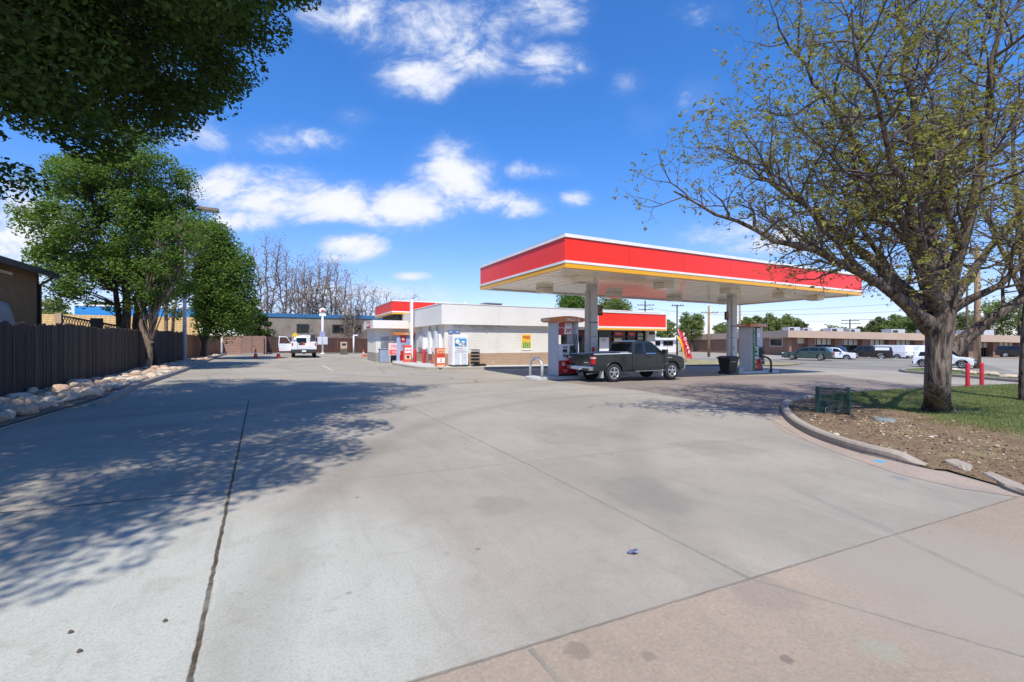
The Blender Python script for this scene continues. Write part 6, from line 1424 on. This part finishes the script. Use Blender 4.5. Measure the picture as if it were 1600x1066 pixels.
def sprout(rng, parent, spec):
    """child twigs along one parent branch"""
    P, R = parent; d = np.linalg.norm(np.diff(P, axis=0), axis=1); s = np.concatenate([[0], np.cumsum(d)]); ln = s[-1]; out = []
    n = max(1, int(ln*(1-spec['t0'])/spec['gap'])); roll = rng.uniform(0, 6.3)
    for i in range(n):
        t = spec['t0']+(1-spec['t0'])*(i+rng.uniform(.1, .9))/n; u = t*ln
        p = np.array([np.interp(u, s, P[:, k]) for k in range(3)]); r = np.interp(u, s, R); j = min(len(P)-2, max(0, int(np.searchsorted(s, u))-1))
        tg = P[j+1]-P[j]; tg /= np.linalg.norm(tg)+1e-9
        ref = np.array([0, 0, 1.]) if abs(tg[2]) < .9 else np.array([1., 0, 0]); a = np.cross(tg, ref); a /= np.linalg.norm(a); b = np.cross(tg, a)
        roll += 2.4+rng.uniform(-.5, .5); an = radians(rng.uniform(*spec['ang'])); dr = tg*cos(an)+(a*cos(roll)+b*sin(roll))*sin(an)
        L_ = rng.uniform(*spec['len'])*(1.15-.6*t); m = spec['seg']; q = [p]; rr = [min(r*.8, spec['r'])]
        for k in range(m):
            dr = dr+rng.normal(0, spec['wob'], 3)+np.array([0, 0, spec['trop']]); dr /= np.linalg.norm(dr); q.append(q[-1]+dr*L_/m); rr.append(rr[0]*(1-.78*(k+1)/m))
        out.append((np.array(q), np.array(rr)))
    return out

def leaf_quads(rng, C, size, up_bias=.4, aspect=.5, jit=.35):
    n = len(C); a = rng.normal(0, 1, (n, 3)); a[:, 2] *= .6; a /= np.linalg.norm(a, axis=1, keepdims=True)
    nv = rng.normal(0, 1, (n, 3)); nv[:, 2] += up_bias*2; b = np.cross(nv, a); b /= (np.linalg.norm(b, axis=1, keepdims=True)+1e-9)
    s = size*(1+jit*rng.uniform(-1, 1, n))[:, None]; V = np.stack([C-a*s*.5, C+b*s*aspect*.5+a*s*.06, C+a*s*.5, C-b*s*aspect*.5+a*s*.06], 1).reshape(-1, 3)
    return V, np.arange(4*n).reshape(n, 4)

BARK = barkmat('locust_bark', (.024,.017,.013), (.235,.185,.145), 12, .37, .64); BARKL = barkmat('limb_bark', (.020,.014,.011), (.19,.145,.11), 12, .34, .62); BARKT = pm('twig_bark', (.105,.078,.058), .9, var=.3); BARKD = barkmat('dark_bark', (.03,.022,.018), (.10,.075,.058), 10); BARKG = pm('grey_twig', (.235,.172,.125), .9, var=.3, scale=1)
LF_LOC = leafmat('locust_leaf', [(.20,.125,.045), (.30,.22,.06), (.28,.24,.06), (.34,.35,.06), (.24,.19,.055), (.36,.42,.06)], .45)
LF_SPR = leafmat('spring_leaf', [(.06,.125,.022), (.095,.185,.032), (.135,.235,.04), (.18,.27,.06)], .45)
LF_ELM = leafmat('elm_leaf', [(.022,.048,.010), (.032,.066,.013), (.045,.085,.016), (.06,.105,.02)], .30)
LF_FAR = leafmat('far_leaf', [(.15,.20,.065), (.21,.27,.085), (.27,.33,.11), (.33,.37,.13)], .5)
LF_OLV = leafmat('olive_leaf', [(.10,.12,.05), (.14,.165,.065), (.18,.205,.085)], .4)
LF_POD = leafmat('seed_pod', [(.10,.065,.06), (.15,.10,.09), (.20,.14,.12)], .1)

# --- the big honey locust on the right island
def locust():
    rng = np.random.default_rng(3); bx, by = gp(1465, 650); root = thing('tree', (bx, by, gz(bx, by)), 'big thick trunked tree with sparse olive leaves on the right island', 'tree')
    zb = gz(bx, by)
    tr = [Vector((bx, by, zb-.1)), Vector((bx, by, zb+.12)), V3(1465, 615, 10.15), V3(1465, 575, 10.1), V3(1467, 535, 10.1), V3(1468, 500, 10.1), V3(1468, 470, 10.1)]
    P, ln = path_res(tr, 26); t = np.linspace(0, 1, 26); R = .222+.20*np.exp(-t*9)+.035*np.exp(-((t-.85)/.12)**2); R[-3:] *= (.95, .85, .7)
    sides = 28; ang = np.arange(sides)*2*pi/sides; V = []
    for i in range(26):
        fl = np.exp(-t[i]*7); rr = R[i]*(1+.22*fl*np.cos(ang*5+.6)+.05*np.cos(ang*3+t[i]*4)+.03*np.cos(ang*9+i*.2)+rng.normal(0, .012, sides))
        V.append(np.stack([P[i, 0]+rr*np.cos(ang), P[i, 1]+rr*np.sin(ang), np.full(sides, P[i, 2])], 1))
    V = np.concatenate(V); i = np.arange(25)[:, None]*sides; k = np.arange(sides)[None, :]; F = np.stack([i+k, i+(k+1) % sides, i+sides+(k+1) % sides, i+sides+k], -1).reshape(-1, 4)
    def local(o): o.location = (-bx, -by, -zb); return o
    local(raw_mesh('trunk', V, F, BARK, parent=root, smooth=True))
    LB = [([(1456,512,10.1),(1405,466,9.8),(1345,424,9.5),(1290,398,9.2),(1210,374,9.0),(1130,338,8.8),(1050,305,8.7)], .165),
          ([(1452,490,10.1),(1400,440,10.6),(1340,392,11.0),(1270,338,11.4),(1200,280,11.8),(1120,225,12.0)], .175),
          ([(1460,480,10.1),(1430,390,10.0),(1385,300,9.6),(1330,210,9.4),(1270,120,9.3),(1215,45,9.3)], .165),
          ([(1468,475,10.1),(1455,360,10.5),(1440,250,10.8),(1420,130,11),(1400,0,11),(1390,-130,11)], .19),
          ([(1475,478,10.1),(1500,385,9.8),(1530,280,9.5),(1550,160,9.3),(1560,30,9.2),(1570,-110,9.2)], .165),
          ([(1480,486,10.1),(1512,470,9.9),(1545,452,9.7),(1585,428,9.5),(1640,370,9.4),(1700,280,9.4)], .11),
          ([(1484,548,10.1),(1518,520,9.9),(1560,496,9.7),(1600,464,9.5),(1680,405,9.3),(1780,330,9.2)], .165),
          ([(1470,478,10.2),(1480,400,11.5),(1490,330,13),(1480,250,14.2),(1470,170,15)], .15),
          ([(1462,478,10.0),(1440,390,9.0),(1405,275,8.0),(1360,150,7.3),(1320,20,7.0)], .14),
          ([(1478,480,10.2),(1530,410,11.5),(1600,325,12.6),(1680,240,13.4)], .15),
          ([(1456,500,10.2),(1390,450,11.5),(1320,420,12.8),(1250,370,13.8),(1190,320,14.5)], .14),
          ([(1345,424,9.5),(1280,350,8.9),(1210,270,8.5),(1150,190,8.3)], .075), ([(1400,440,10.6),(1345,350,11.2),(1290,250,11.8),(1250,150,12.2)], .09), ([(1430,390,10),(1370,330,9.0),(1300,250,8.2),(1235,170,7.8)], .08), ([(1440,250,10.8),(1380,140,10.6),(1330,40,10.5),(1290,-60,10.5)], .08), ([(1500,385,9.8),(1470,280,8.8),(1450,150,8.2),(1440,0,8.0)], .08),
          ([(1455,360,10.5),(1500,250,11.2),(1530,120,11.8),(1545,-40,12)], .09)]
    limbs = []
    for pts, r0 in LB:
        P, ln = path_res([V3(*p) for p in pts], 16); P[3:] += rng.normal(0, .045, (13, 3)); t = np.linspace(0, 1, 16); limbs.append((P, r0*(1.0-.90*t**.62)+.06*r0/.165*np.exp(-t*22)))
    V, F = tubes_np(limbs, 12); local(raw_mesh('limbs', V, F, BARKL, parent=root, smooth=True))
    l1, l2, l3 = [], [], []
    for l in limbs: l1 += sprout(rng, l, dict(t0=.18, gap=.27, ang=(35, 68), len=(1.0, 2.5), seg=7, wob=.19, trop=.04, r=.036))
    def lowest(l): P = l[0]; return (P[-1, 2]-P[0, 2] > -.12) or (P[:, 2].min() > 4.6 and rng.uniform() < .6)
    l1 = [l for l in l1 if lowest(l)]
    for l in l1: l2 += sprout(rng, l, dict(t0=.15, gap=.145, ang=(32, 70), len=(.45, 1.2), seg=5, wob=.22, trop=.03, r=.018))
    l2 = [l for l in l2 if l[0][-1, 2]-l[0][0, 2] > -.2 or rng.uniform() < .35]
    for l in l2: l3 += sprout(rng, l, dict(t0=.2, gap=.105, ang=(30, 75), len=(.16, .42), seg=2, wob=.22, trop=.05, r=.0095))
    V1, F1 = tubes_np(l1, 6); V2, F2 = tubes_np(l2, 4); V3_, F3 = tubes_np(l3, 3)
    local(raw_mesh('branches', np.concatenate([V1, V2, V3_]), np.concatenate([F1, F2+len(V1), F3+len(V1)+len(V2)]), BARKT, parent=root, smooth=True))
    C = []
    for P, R in l3:
        if rng.uniform() < .85:
            for q in range(rng.integers(5, 9)): C.append(P[-1]*(f := rng.uniform(.88, 1.06))+P[0]*(1-f)+rng.normal(0, .036, 3))
        else: C.append(P[-1])
    # fresh shoots close to the main fork
    for P, R in limbs:
        for q in range(10): C += list(P[rng.integers(1, 6)]+rng.normal(0, .16, (5, 3))*np.array([1, 1, 1.1]))
    C = np.array(C); V, F = leaf_quads(rng, C, .075, .3, .42, .5); local(raw_mesh('crown', V, F, LF_LOC, parent=root))
    print('locust', len(l1), len(l2), len(l3), len(C))
locust()

def clusters(rng, ells, n, shell=.5):
    out = []
    tot = sum(e[3]*e[4]*e[5] for e in ells)
    for (cx, cy, cz, rx, ry, rz) in ells:
        k = max(3, int(n*rx*ry*rz/tot)); d = rng.normal(0, 1, (k, 3)); d /= np.linalg.norm(d, axis=1, keepdims=True); r = (shell**3+(1-shell**3)*rng.uniform(0, 1, k))**(1/3)
        out.append(d*r[:, None]*np.array([rx, ry, rz])+np.array([cx, cy, cz]))
    return np.concatenate(out)

def leafy(name, label, cat, group, bx, by, ells, trunks, ncl, crad, per, lsize, leaf, bark=BARKD, seed=1, flat=.7, shell=.5, branches=True, clip=None, brr=.03):
    rng = np.random.default_rng(seed); zb = gz(bx, by); root = thing(name, (bx, by, zb), label, cat, group)
    def local(o): o.location = (-bx, -by, -zb); return o
    C = clusters(rng, ells, ncl, shell)
    if clip is not None: C = C[clip(C)]
    tub = [];
    for pts, r0, r1 in trunks:
        P, ln = path_res([Vector(p) for p in pts], 14); P[2:-1] += rng.normal(0, .03, (11, 3))*min(1, r0*6); t = np.linspace(0, 1, 14); tub.append((P, r0+(r1-r0)*t+.35*r0*np.exp(-t*14)))
    V, F = tubes_np(tub, 12); local(raw_mesh('trunk', V, F, bark, parent=root, smooth=True))
    if branches:
        br = []
        for c in C:
            P0 = tub[rng.integers(len(tub))][0]; d = np.linalg.norm(P0-c, axis=1)+.9*np.maximum(0, P0[:, 2]-c[2]+.4); q = P0[max(4, int(np.argmin(d)))]
            m = (q+c)/2+np.array([0, 0, .12*np.linalg.norm(c-q)])+rng.normal(0, .15, 3); P, ln = path_res([Vector(q), Vector(m), Vector(c)], 7); br.append((P, np.linspace(brr, brr*.25, 7)))
            for s in range(3):
                e = c+np.clip(rng.normal(0, crad*.4, 3), -crad*.7, crad*.7); br.append((np.array([P[4], (P[4]+e)/2+rng.normal(0, .05, 3), e]), np.array([brr*.4, brr*.3, brr*.15])))
        V, F = tubes_np(br, 5); local(raw_mesh('branches', V, F, bark, parent=root, smooth=True))
    n = len(C)*per; sz = crad*rng.uniform(.6, 1.3, len(C)); off = rng.normal(0, 1, (n, 3)); off *= np.minimum(1, 1.75/np.linalg.norm(off, axis=1, keepdims=True)); off *= np.array([.58, .58, .58*flat]); L_ = np.repeat(C, per, 0)+off*np.repeat(sz, per)[:, None]
    if clip is not None: L_ = L_[clip(L_, True)]
    V, F = leaf_quads(rng, L_, lsize, .35, .58, .35); local(raw_mesh('crown', V, F, leaf, parent=root)); return root

# --- foreground elm, trunk outside the frame on the left
tx, ty = -8.6, 7.6
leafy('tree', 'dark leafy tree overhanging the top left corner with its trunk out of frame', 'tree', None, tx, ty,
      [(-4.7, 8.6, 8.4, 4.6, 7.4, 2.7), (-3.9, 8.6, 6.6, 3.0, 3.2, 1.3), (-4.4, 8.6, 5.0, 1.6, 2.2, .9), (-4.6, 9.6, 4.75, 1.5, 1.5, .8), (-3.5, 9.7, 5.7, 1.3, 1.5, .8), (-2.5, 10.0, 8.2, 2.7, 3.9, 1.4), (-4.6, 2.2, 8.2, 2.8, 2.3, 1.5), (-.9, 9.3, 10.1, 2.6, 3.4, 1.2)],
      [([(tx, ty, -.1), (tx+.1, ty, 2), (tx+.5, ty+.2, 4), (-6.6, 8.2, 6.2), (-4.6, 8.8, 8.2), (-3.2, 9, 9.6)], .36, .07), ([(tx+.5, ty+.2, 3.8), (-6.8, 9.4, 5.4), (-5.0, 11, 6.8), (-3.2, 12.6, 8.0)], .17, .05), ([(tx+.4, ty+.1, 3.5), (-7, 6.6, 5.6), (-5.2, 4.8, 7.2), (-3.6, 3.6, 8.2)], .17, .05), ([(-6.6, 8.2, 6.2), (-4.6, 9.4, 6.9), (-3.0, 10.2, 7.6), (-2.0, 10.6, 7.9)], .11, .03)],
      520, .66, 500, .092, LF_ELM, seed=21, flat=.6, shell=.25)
# --- trees behind and before the fence
def tr_at(px, py, d): return tuple(V3(px, py, d))
def ell(px, py, d, rpx, rpy, ry=None):
    x, y = at(px, d); return (x, y, up(py, d), rpx*d/FPX, (ry or rpx)*d/FPX, rpy*d/FPX)
b = at(190, 21.5)
leafy('tree', 'full bright green tree on two dark trunks behind the fence right of the tan house', 'tree', None, *b, [ell(165,355,21.5,98,105), ell(205,275,21.5,70,75), ell(140,275,21.5,52,45), ell(110,385,20.5,55,70), ell(175,440,21,75,45)],
      [([(*b, 0), tr_at(184,500,21.5), tr_at(180,430,21.5), tr_at(150,350,21.5)], .17, .05), ([(b[0]+.35, b[1], 0), tr_at(198,500,21.6), tr_at(196,400,21.6), tr_at(205,260,21.6)], .23, .05)], 240, .55, 190, .13, LF_SPR, seed=5, flat=.85, shell=.6)
b = at(218, 22.5)
leafy('tree', 'green tree on three leaning trunks behind the fence left of the light pole', 'tree', None, *b, [ell(255,385,22.5,62,95), ell(240,300,22.5,62,70), ell(262,440,23,34,40)],
      [([(*b, 0), tr_at(211,505,22.5), tr_at(222,430,22.5), tr_at(245,330,22.5)], .22, .05), ([(b[0]+.3, b[1], 0), tr_at(225,500,22.6), tr_at(226,420,22.6), tr_at(230,330,22.6)], .17, .05), ([(b[0]+.7, b[1]+.1, 0), tr_at(236,500,22.7), tr_at(244,455,22.7), tr_at(272,400,22.7)], .14, .04)], 140, .52, 170, .13, LF_SPR, seed=6, flat=.9, shell=.6)
b = gp(231, 580.5); d = dep(*b)
leafy('tree', 'small tree with a crooked pale trunk growing from the river rocks before the fence', 'tree', None, *b, [ell(245,425,d,38,45), ell(278,375,d,30,50), ell(230,468,d,28,20)],
      [([(*b, gz(*b)-.1), tr_at(231,556,d), tr_at(234,538,d), tr_at(222,520,d), tr_at(220,502,d), tr_at(228,470,d), tr_at(245,420,d)], .15, .05), ([tr_at(220,503,d), tr_at(250,480,d), tr_at(280,430,d), tr_at(292,360,d)], .08, .02), ([tr_at(233,538,d), tr_at(236,536,d+.02), tr_at(237,533,d)], .09, .08)], 75, .42, 100, .13, LF_SPR, bark=barkmat('pale_bark', (.10,.075,.055), (.26,.20,.15), 10), seed=7)
b = gp(318, 561.5); d = dep(*b)
leafy('tree', 'dense upright green tree between the light pole and the brick enclosure', 'tree', None, *b, [ell(340,440,d,30,92), ell(370,455,d,24,70), ell(328,490,d,20,24), ell(362,490,d+1,26,28), ell(328,390,d,18,46)],
      [([(*b, gz(*b)-.1), tr_at(318,540,d), tr_at(320,520,d), tr_at(325,450,d), tr_at(332,370,d)], .17, .04), ([tr_at(318,538,d), tr_at(335,500,d), tr_at(355,440,d), tr_at(368,390,d)], .10, .03), ([tr_at(318,538,d), tr_at(306,505,d), tr_at(304,470,d)], .08, .03)], 250, .72, 150, .19, LF_SPR, seed=8, flat=1.1)
b = at(262, 30)
leafy('tree', 'thin pale trunked tree with little foliage behind the fence near the light pole', 'tree', None, *b, [ell(268,440,30,28,60), ell(300,380,32,24,50)], [([(*b, 0), tr_at(258,520,30), tr_at(262,440,30), tr_at(268,350,30)], .14, .04), ([(b[0]+.5, b[1], 0), tr_at(268,520,30), tr_at(278,440,30), tr_at(300,370,30)], .12, .03)], 60, .5, 60, .2, LF_OLV, bark=barkmat('tan_bark', (.14,.10,.06), (.30,.22,.14), 9), seed=9)
b = at(402, 50)
leafy('bush', 'dark green bush rising behind the brown enclosure gate', 'bush', None, *b, [ell(405,512,50,22,22), ell(390,495,50,20,35)], [([(*b, 0), tr_at(400,520,50), tr_at(400,490,50)], .08, .03)], 60, .6, 90, .26, LF_ELM, seed=10)

# --- bare trees behind the back fence
def bare(px, ytop, d, wpx, seed, label, nst=3, pods=True, base=548):
    rng = np.random.default_rng(seed); bx, by = at(px, d); zb = gz(bx, by); root = thing('bare_tree', (bx, by, zb), label, 'bare tree', 'bare trees behind the back fence'); H = up(ytop, d)-zb; Wd = wpx*d/FPX
    limbs = []
    for k in range(nst):
        ex = (k-(nst-1)/2)/max(1, nst-1)*1.75*Wd if nst > 1 else rng.uniform(-.2, .2)*Wd; h = H*rng.uniform(.72, .95) if k != nst//2 else H*.97
        P, ln = path_res([Vector((bx+k*.12, by, zb-.1)), Vector((bx+ex*.15*FY, by-ex*.15*FX, zb+H*.22)), Vector((bx+ex*.55*FY, by-ex*.55*FX+rng.uniform(-1, 1), zb+h*.6)), Vector((bx+ex*FY, by-ex*FX+rng.uniform(-2, 2), zb+h))], 14); P[2:] += rng.normal(0, .09, (12, 3)); limbs.append((P, np.linspace(.15, .025, 14)*rng.uniform(.8, 1.2)))
    def local(o): o.location = (-bx, -by, -zb); return o
    V, F = tubes_np(limbs, 8); local(raw_mesh('trunk', V, F, BARKG, parent=root, smooth=True)); l1, l2, l3 = [], [], []
    for l in limbs: l1 += sprout(rng, l, dict(t0=.16, gap=.32, ang=(30, 68), len=(Wd*.6, Wd*1.35), seg=7, wob=.22, trop=.05, r=.055))
    def lowest(l): P = l[0]; return (P[-1, 2]-P[0, 2] > -.12) or (P[:, 2].min() > 4.6 and rng.uniform() < .6)
    l1 = [l for l in l1 if lowest(l)]
    for l in l1: l2 += sprout(rng, l, dict(t0=.15, gap=.22, ang=(30, 65), len=(.6, 1.7), seg=4, wob=.2, trop=.08, r=.034))
    for l in l2: l3 += sprout(rng, l, dict(t0=.3, gap=.32, ang=(25, 60), len=(.3, .8), seg=2, wob=.2, trop=.06, r=.022))
    V1, F1 = tubes_np(l1, 5); V2, F2 = tubes_np(l2, 4); V3_, F3 = tubes_np(l3, 3); local(raw_mesh('branches', np.concatenate([V1, V2, V3_]), np.concatenate([F1, F2+len(V1), F3+len(V1)+len(V2)]), BARKG, parent=root))
    C = np.array([P[-1]+rng.normal(0, .08, 3) for P, R in l3 if rng.uniform() < .5]); V, F = leaf_quads(rng, C, .17, .0, .6, .5); local(raw_mesh('crown', V, F, LF_POD, parent=root))
BT = [(417,368,58,24,3,'tall slim bare tree left of the others beside the green tree'), (447,386,60,20,3,'bare tree of medium height second from the left in the back row'), (470,402,57,22,4,'spreading bare tree above the open door of the white truck'), (492,392,59,26,4,'broad bare tree straight behind the round pole sign'), (520,405,61,26,4,'wide bare tree just right of the round pole sign'), (548,424,58,18,3,'lower bare tree above the tan litter bin'), (572,440,62,16,3,'short bare tree above the gap left of the store wing'), (608,452,64,22,3,'bare tree top behind the raised red sign box'), (632,456,66,16,2,'smallest bare tree top right behind the raised red sign')]
for i, (px, yt, d, w, nst, lab) in enumerate(BT): bare(px, yt, d, w, 40+i, lab, nst)
# brush tangled in the back fence
rng = np.random.default_rng(77); tb_ = []
for k in range(520):
    px = rng.uniform(412, 578); x, y = at(px, rng.uniform(55.2, 58.5)); z = gz(x, y); h = rng.uniform(1.2, 3.2); q = rng.normal(0, .35, 3); tb_.append((np.array([[x, y, z], [x+q[0]*.5, y+q[1]*.5, z+h*.5], [x+q[0]*1.3, y+q[1], z+h]]), np.array([.022, .016, .008])))
V, F = tubes_np(tb_, 3); tag(raw_mesh('brush', V, F, BARKG), kind='stuff')

# --- green trees far off
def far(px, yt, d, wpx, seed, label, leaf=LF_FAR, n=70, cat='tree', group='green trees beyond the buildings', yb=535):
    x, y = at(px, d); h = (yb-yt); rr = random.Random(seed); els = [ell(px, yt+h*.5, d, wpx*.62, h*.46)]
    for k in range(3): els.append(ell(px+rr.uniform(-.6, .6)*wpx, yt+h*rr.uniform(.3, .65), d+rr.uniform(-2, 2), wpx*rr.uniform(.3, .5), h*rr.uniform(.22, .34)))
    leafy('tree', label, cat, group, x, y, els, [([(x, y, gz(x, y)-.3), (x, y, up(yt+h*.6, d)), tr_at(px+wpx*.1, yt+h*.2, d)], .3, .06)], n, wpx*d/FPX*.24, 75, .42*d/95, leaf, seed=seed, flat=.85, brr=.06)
FT = [(1042,500,88,20,'dim green tree just right of the store sign band',0), (1081,484,92,27,'large rounded green tree between the dark pole and the pale brown pole',0), (1128,506,90,20,'low green tree left of the right canopy column',0), (1166,494,98,18,'green tree top just right of the right canopy column',0), (1184,492,104,15,'narrow green tree above the right pump valance',1), (1206,488,96,22,'green tree above the orange valance end of the right pump',0), (1232,491,100,22,'broad green tree above the corner of the office fascia',0), (1252,497,97,13,'darker green tree right of the broad one over the office corner',1), (1296,509,105,22,'low distant tree over the middle of the office roof',0), (1372,494,100,20,'green tree right of the far double crossarm pole',1), (1402,490,96,24,'green tree over the white panel van',0), (1434,484,92,24,'tall green tree just left of the big trunk',0), (1490,478,88,30,'green tree seen right of the big trunk under the low limb',1), (1545,470,90,34,'green tree behind the thick orange brown pole',0), (1592,462,86,34,'green tree at the right edge above the offices',0), (1326,513,112,20,'small far tree under the far double crossarm',0), (1350,510,112,16,'small pale tree between the far crossarm and the capped pickup',1)]
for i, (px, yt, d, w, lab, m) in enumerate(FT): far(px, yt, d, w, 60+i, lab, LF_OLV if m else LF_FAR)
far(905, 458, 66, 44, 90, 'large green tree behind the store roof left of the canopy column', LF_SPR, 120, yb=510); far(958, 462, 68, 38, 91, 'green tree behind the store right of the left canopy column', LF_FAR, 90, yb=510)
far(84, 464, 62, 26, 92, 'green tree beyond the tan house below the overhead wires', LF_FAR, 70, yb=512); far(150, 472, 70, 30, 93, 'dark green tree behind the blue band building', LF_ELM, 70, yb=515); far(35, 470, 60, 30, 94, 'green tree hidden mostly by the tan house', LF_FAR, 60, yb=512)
# --- second tree at the right edge
def edge_tree():
    rng = np.random.default_rng(12); bx, by = gp(1606, 629); zb = gz(bx, by); root = thing('tree', (bx, by, zb), 'tree cut by the right edge of the picture with a dark narrow trunk', 'tree'); d = dep(bx, by)
    def local(o): o.location = (-bx, -by, -zb); return o
    LB = [([(1606,632,d),(1606,560,d),(1608,500,d),(1611,440,d)], .22), ([(1605,470,d),(1620,400,d),(1660,300,d),(1690,200,d)], .13), ([(1605,460,d),(1596,380,d),(1585,280,d+.5),(1580,150,d+1)], .12), ([(1604,470,d),(1575,410,d+1),(1545,350,d+2),(1520,290,d+3)], .10)]; limbs = []
    for pts, r0 in LB: P, ln = path_res([V3(*p) for p in pts], 14); t = np.linspace(0, 1, 14); limbs.append((P, r0*(1-.8*t if r0 < .2 else 1-.35*t)))
    V, F = tubes_np(limbs, 12); local(raw_mesh('trunk', V, F, BARK, parent=root, smooth=True)); l1, l2, l3 = [], [], []
    for l in limbs[1:]: l1 += sprout(rng, l, dict(t0=.2, gap=.5, ang=(35, 65), len=(1.2, 2.6), seg=6, wob=.17, trop=.04, r=.04))
    for l in l1: l2 += sprout(rng, l, dict(t0=.2, gap=.3, ang=(32, 70), len=(.5, 1.0), seg=4, wob=.2, trop=.03, r=.015))
    for l in l2: l3 += sprout(rng, l, dict(t0=.3, gap=.25, ang=(30, 75), len=(.15, .35), seg=2, wob=.2, trop=.05, r=.007))
    V1, F1 = tubes_np(l1, 5); V2, F2 = tubes_np(l2, 4); V3_, F3 = tubes_np(l3, 3); local(raw_mesh('branches', np.concatenate([V1, V2, V3_]), np.concatenate([F1, F2+len(V1), F3+len(V1)+len(V2)]), BARKT, parent=root))
    C = np.array([P[-1]+rng.normal(0, .05, 3) for P, R in l3 for _ in range(5)]); V, F = leaf_quads(rng, C, .10, .3, .45, .4); local(raw_mesh('crown', V, F, LF_LOC, parent=root))
edge_tree()

# ------------------------------------------------------------------ grass on the islands
def grass(poly, n, h, name, off, keep, cols):
    rng = np.random.default_rng(len(name)+n); P = np.array(poly); lo, hi = P.min(0), P.max(0); Q = rng.uniform(lo, hi, (n, 2)); ins = np.zeros(n, bool); j = len(P)-1
    for i in range(len(P)):
        a, b = P[i], P[j]; c = ((a[1] > Q[:, 1]) != (b[1] > Q[:, 1])) & (Q[:, 0] < (b[0]-a[0])*(Q[:, 1]-a[1])/(b[1]-a[1]+1e-12)+a[0]); ins ^= c; j = i
    Q = Q[ins & keep(Q)]; m = len(Q); z = np.array([gz(x, y)+off(x, y) for x, y in Q]); B = np.stack([Q[:, 0], Q[:, 1], z], 1); a = rng.uniform(0, 2*pi, m); s = np.stack([np.cos(a), np.sin(a), 0*a], 1)*.006; H = h*rng.uniform(.5, 1.3, m)
    T = B+np.stack([rng.normal(0, .018, m), rng.normal(0, .018, m), H], 1); V = np.stack([B-s, B+s, T], 1).reshape(-1, 3); return tag(raw_mesh(name, V, np.arange(3*m).reshape(m, 3), leafmat(name+'_blade', cols, .3)), kind='stuff')
da, db = np.array(DA), np.array(DB); dn = (db-da)/np.linalg.norm(db-da); nn = np.array([-dn[1], dn[0]])
rk = np.random.default_rng(4)
grass(ISL, 110000, .045, 'grass', mound, lambda Q: (np.abs((Q-da)@nn+.5*np.sin(Q[:, 0]*1.9)*np.cos(Q[:, 1]*2.3)) > 1.9+.35*np.sin(Q[:, 0]*4)) & (Q[:, 0] < 30), [(.09,.125,.035), (.14,.18,.055), (.20,.225,.08), (.29,.26,.12)])
grass(ISL, 16000, .028, 'dry_grass', mound, lambda Q: (np.abs((Q-da)@nn) < 2.4) & (np.sin(Q[:, 0]*1.7+.6*np.sin(Q[:, 1]*3))*np.cos(Q[:, 1]*2.1+Q[:, 0]*.5) > .15) & (Q[:, 0] < 18), [(.22,.17,.09), (.30,.25,.14), (.24,.22,.10)])

# bits of bark, chips and dead leaves on the bare soil
def litter():
    rng = np.random.default_rng(31); n = 5200; t = rng.uniform(-.5, 9, n); u = rng.normal(0, 1.1, n); Q = da+np.outer(t, dn)+np.outer(u, nn); P = np.array(ISL); ins = np.zeros(n, bool); j = len(P)-1
    for i in range(len(P)):
        a, b = P[i], P[j]; ins ^= ((a[1] > Q[:, 1]) != (b[1] > Q[:, 1])) & (Q[:, 0] < (b[0]-a[0])*(Q[:, 1]-a[1])/(b[1]-a[1]+1e-12)+a[0]); j = i
    Q = Q[ins]; C = np.array([[x, y, gz(x, y)+mound(x, y)+.008] for x, y in Q]); V, F = leaf_quads(rng, C, .045, 1.6, .5, .7)
    tag(raw_mesh('soil_litter', V, F, leafmat('litter_chip', [(.10,.065,.04), (.22,.15,.09), (.36,.28,.19), (.48,.42,.34)], .05)), kind='stuff')
    for k in range(26):
        i = rng.integers(len(C)); x, y, z = C[i]; o = bpy.data.objects.new('stone', RM[int(rng.integers(10))]); COL.objects.link(o); s = rng.uniform(.03, .07); o.location = (x, y, z+.005); o.scale = (s*1.5,)*3; o.rotation_euler = (0, 0, rng.uniform(0, 6)); tag(o, 'small pale stone lying on the bare soil of the right island', 'stone', 'stones on the bare soil')
litter()
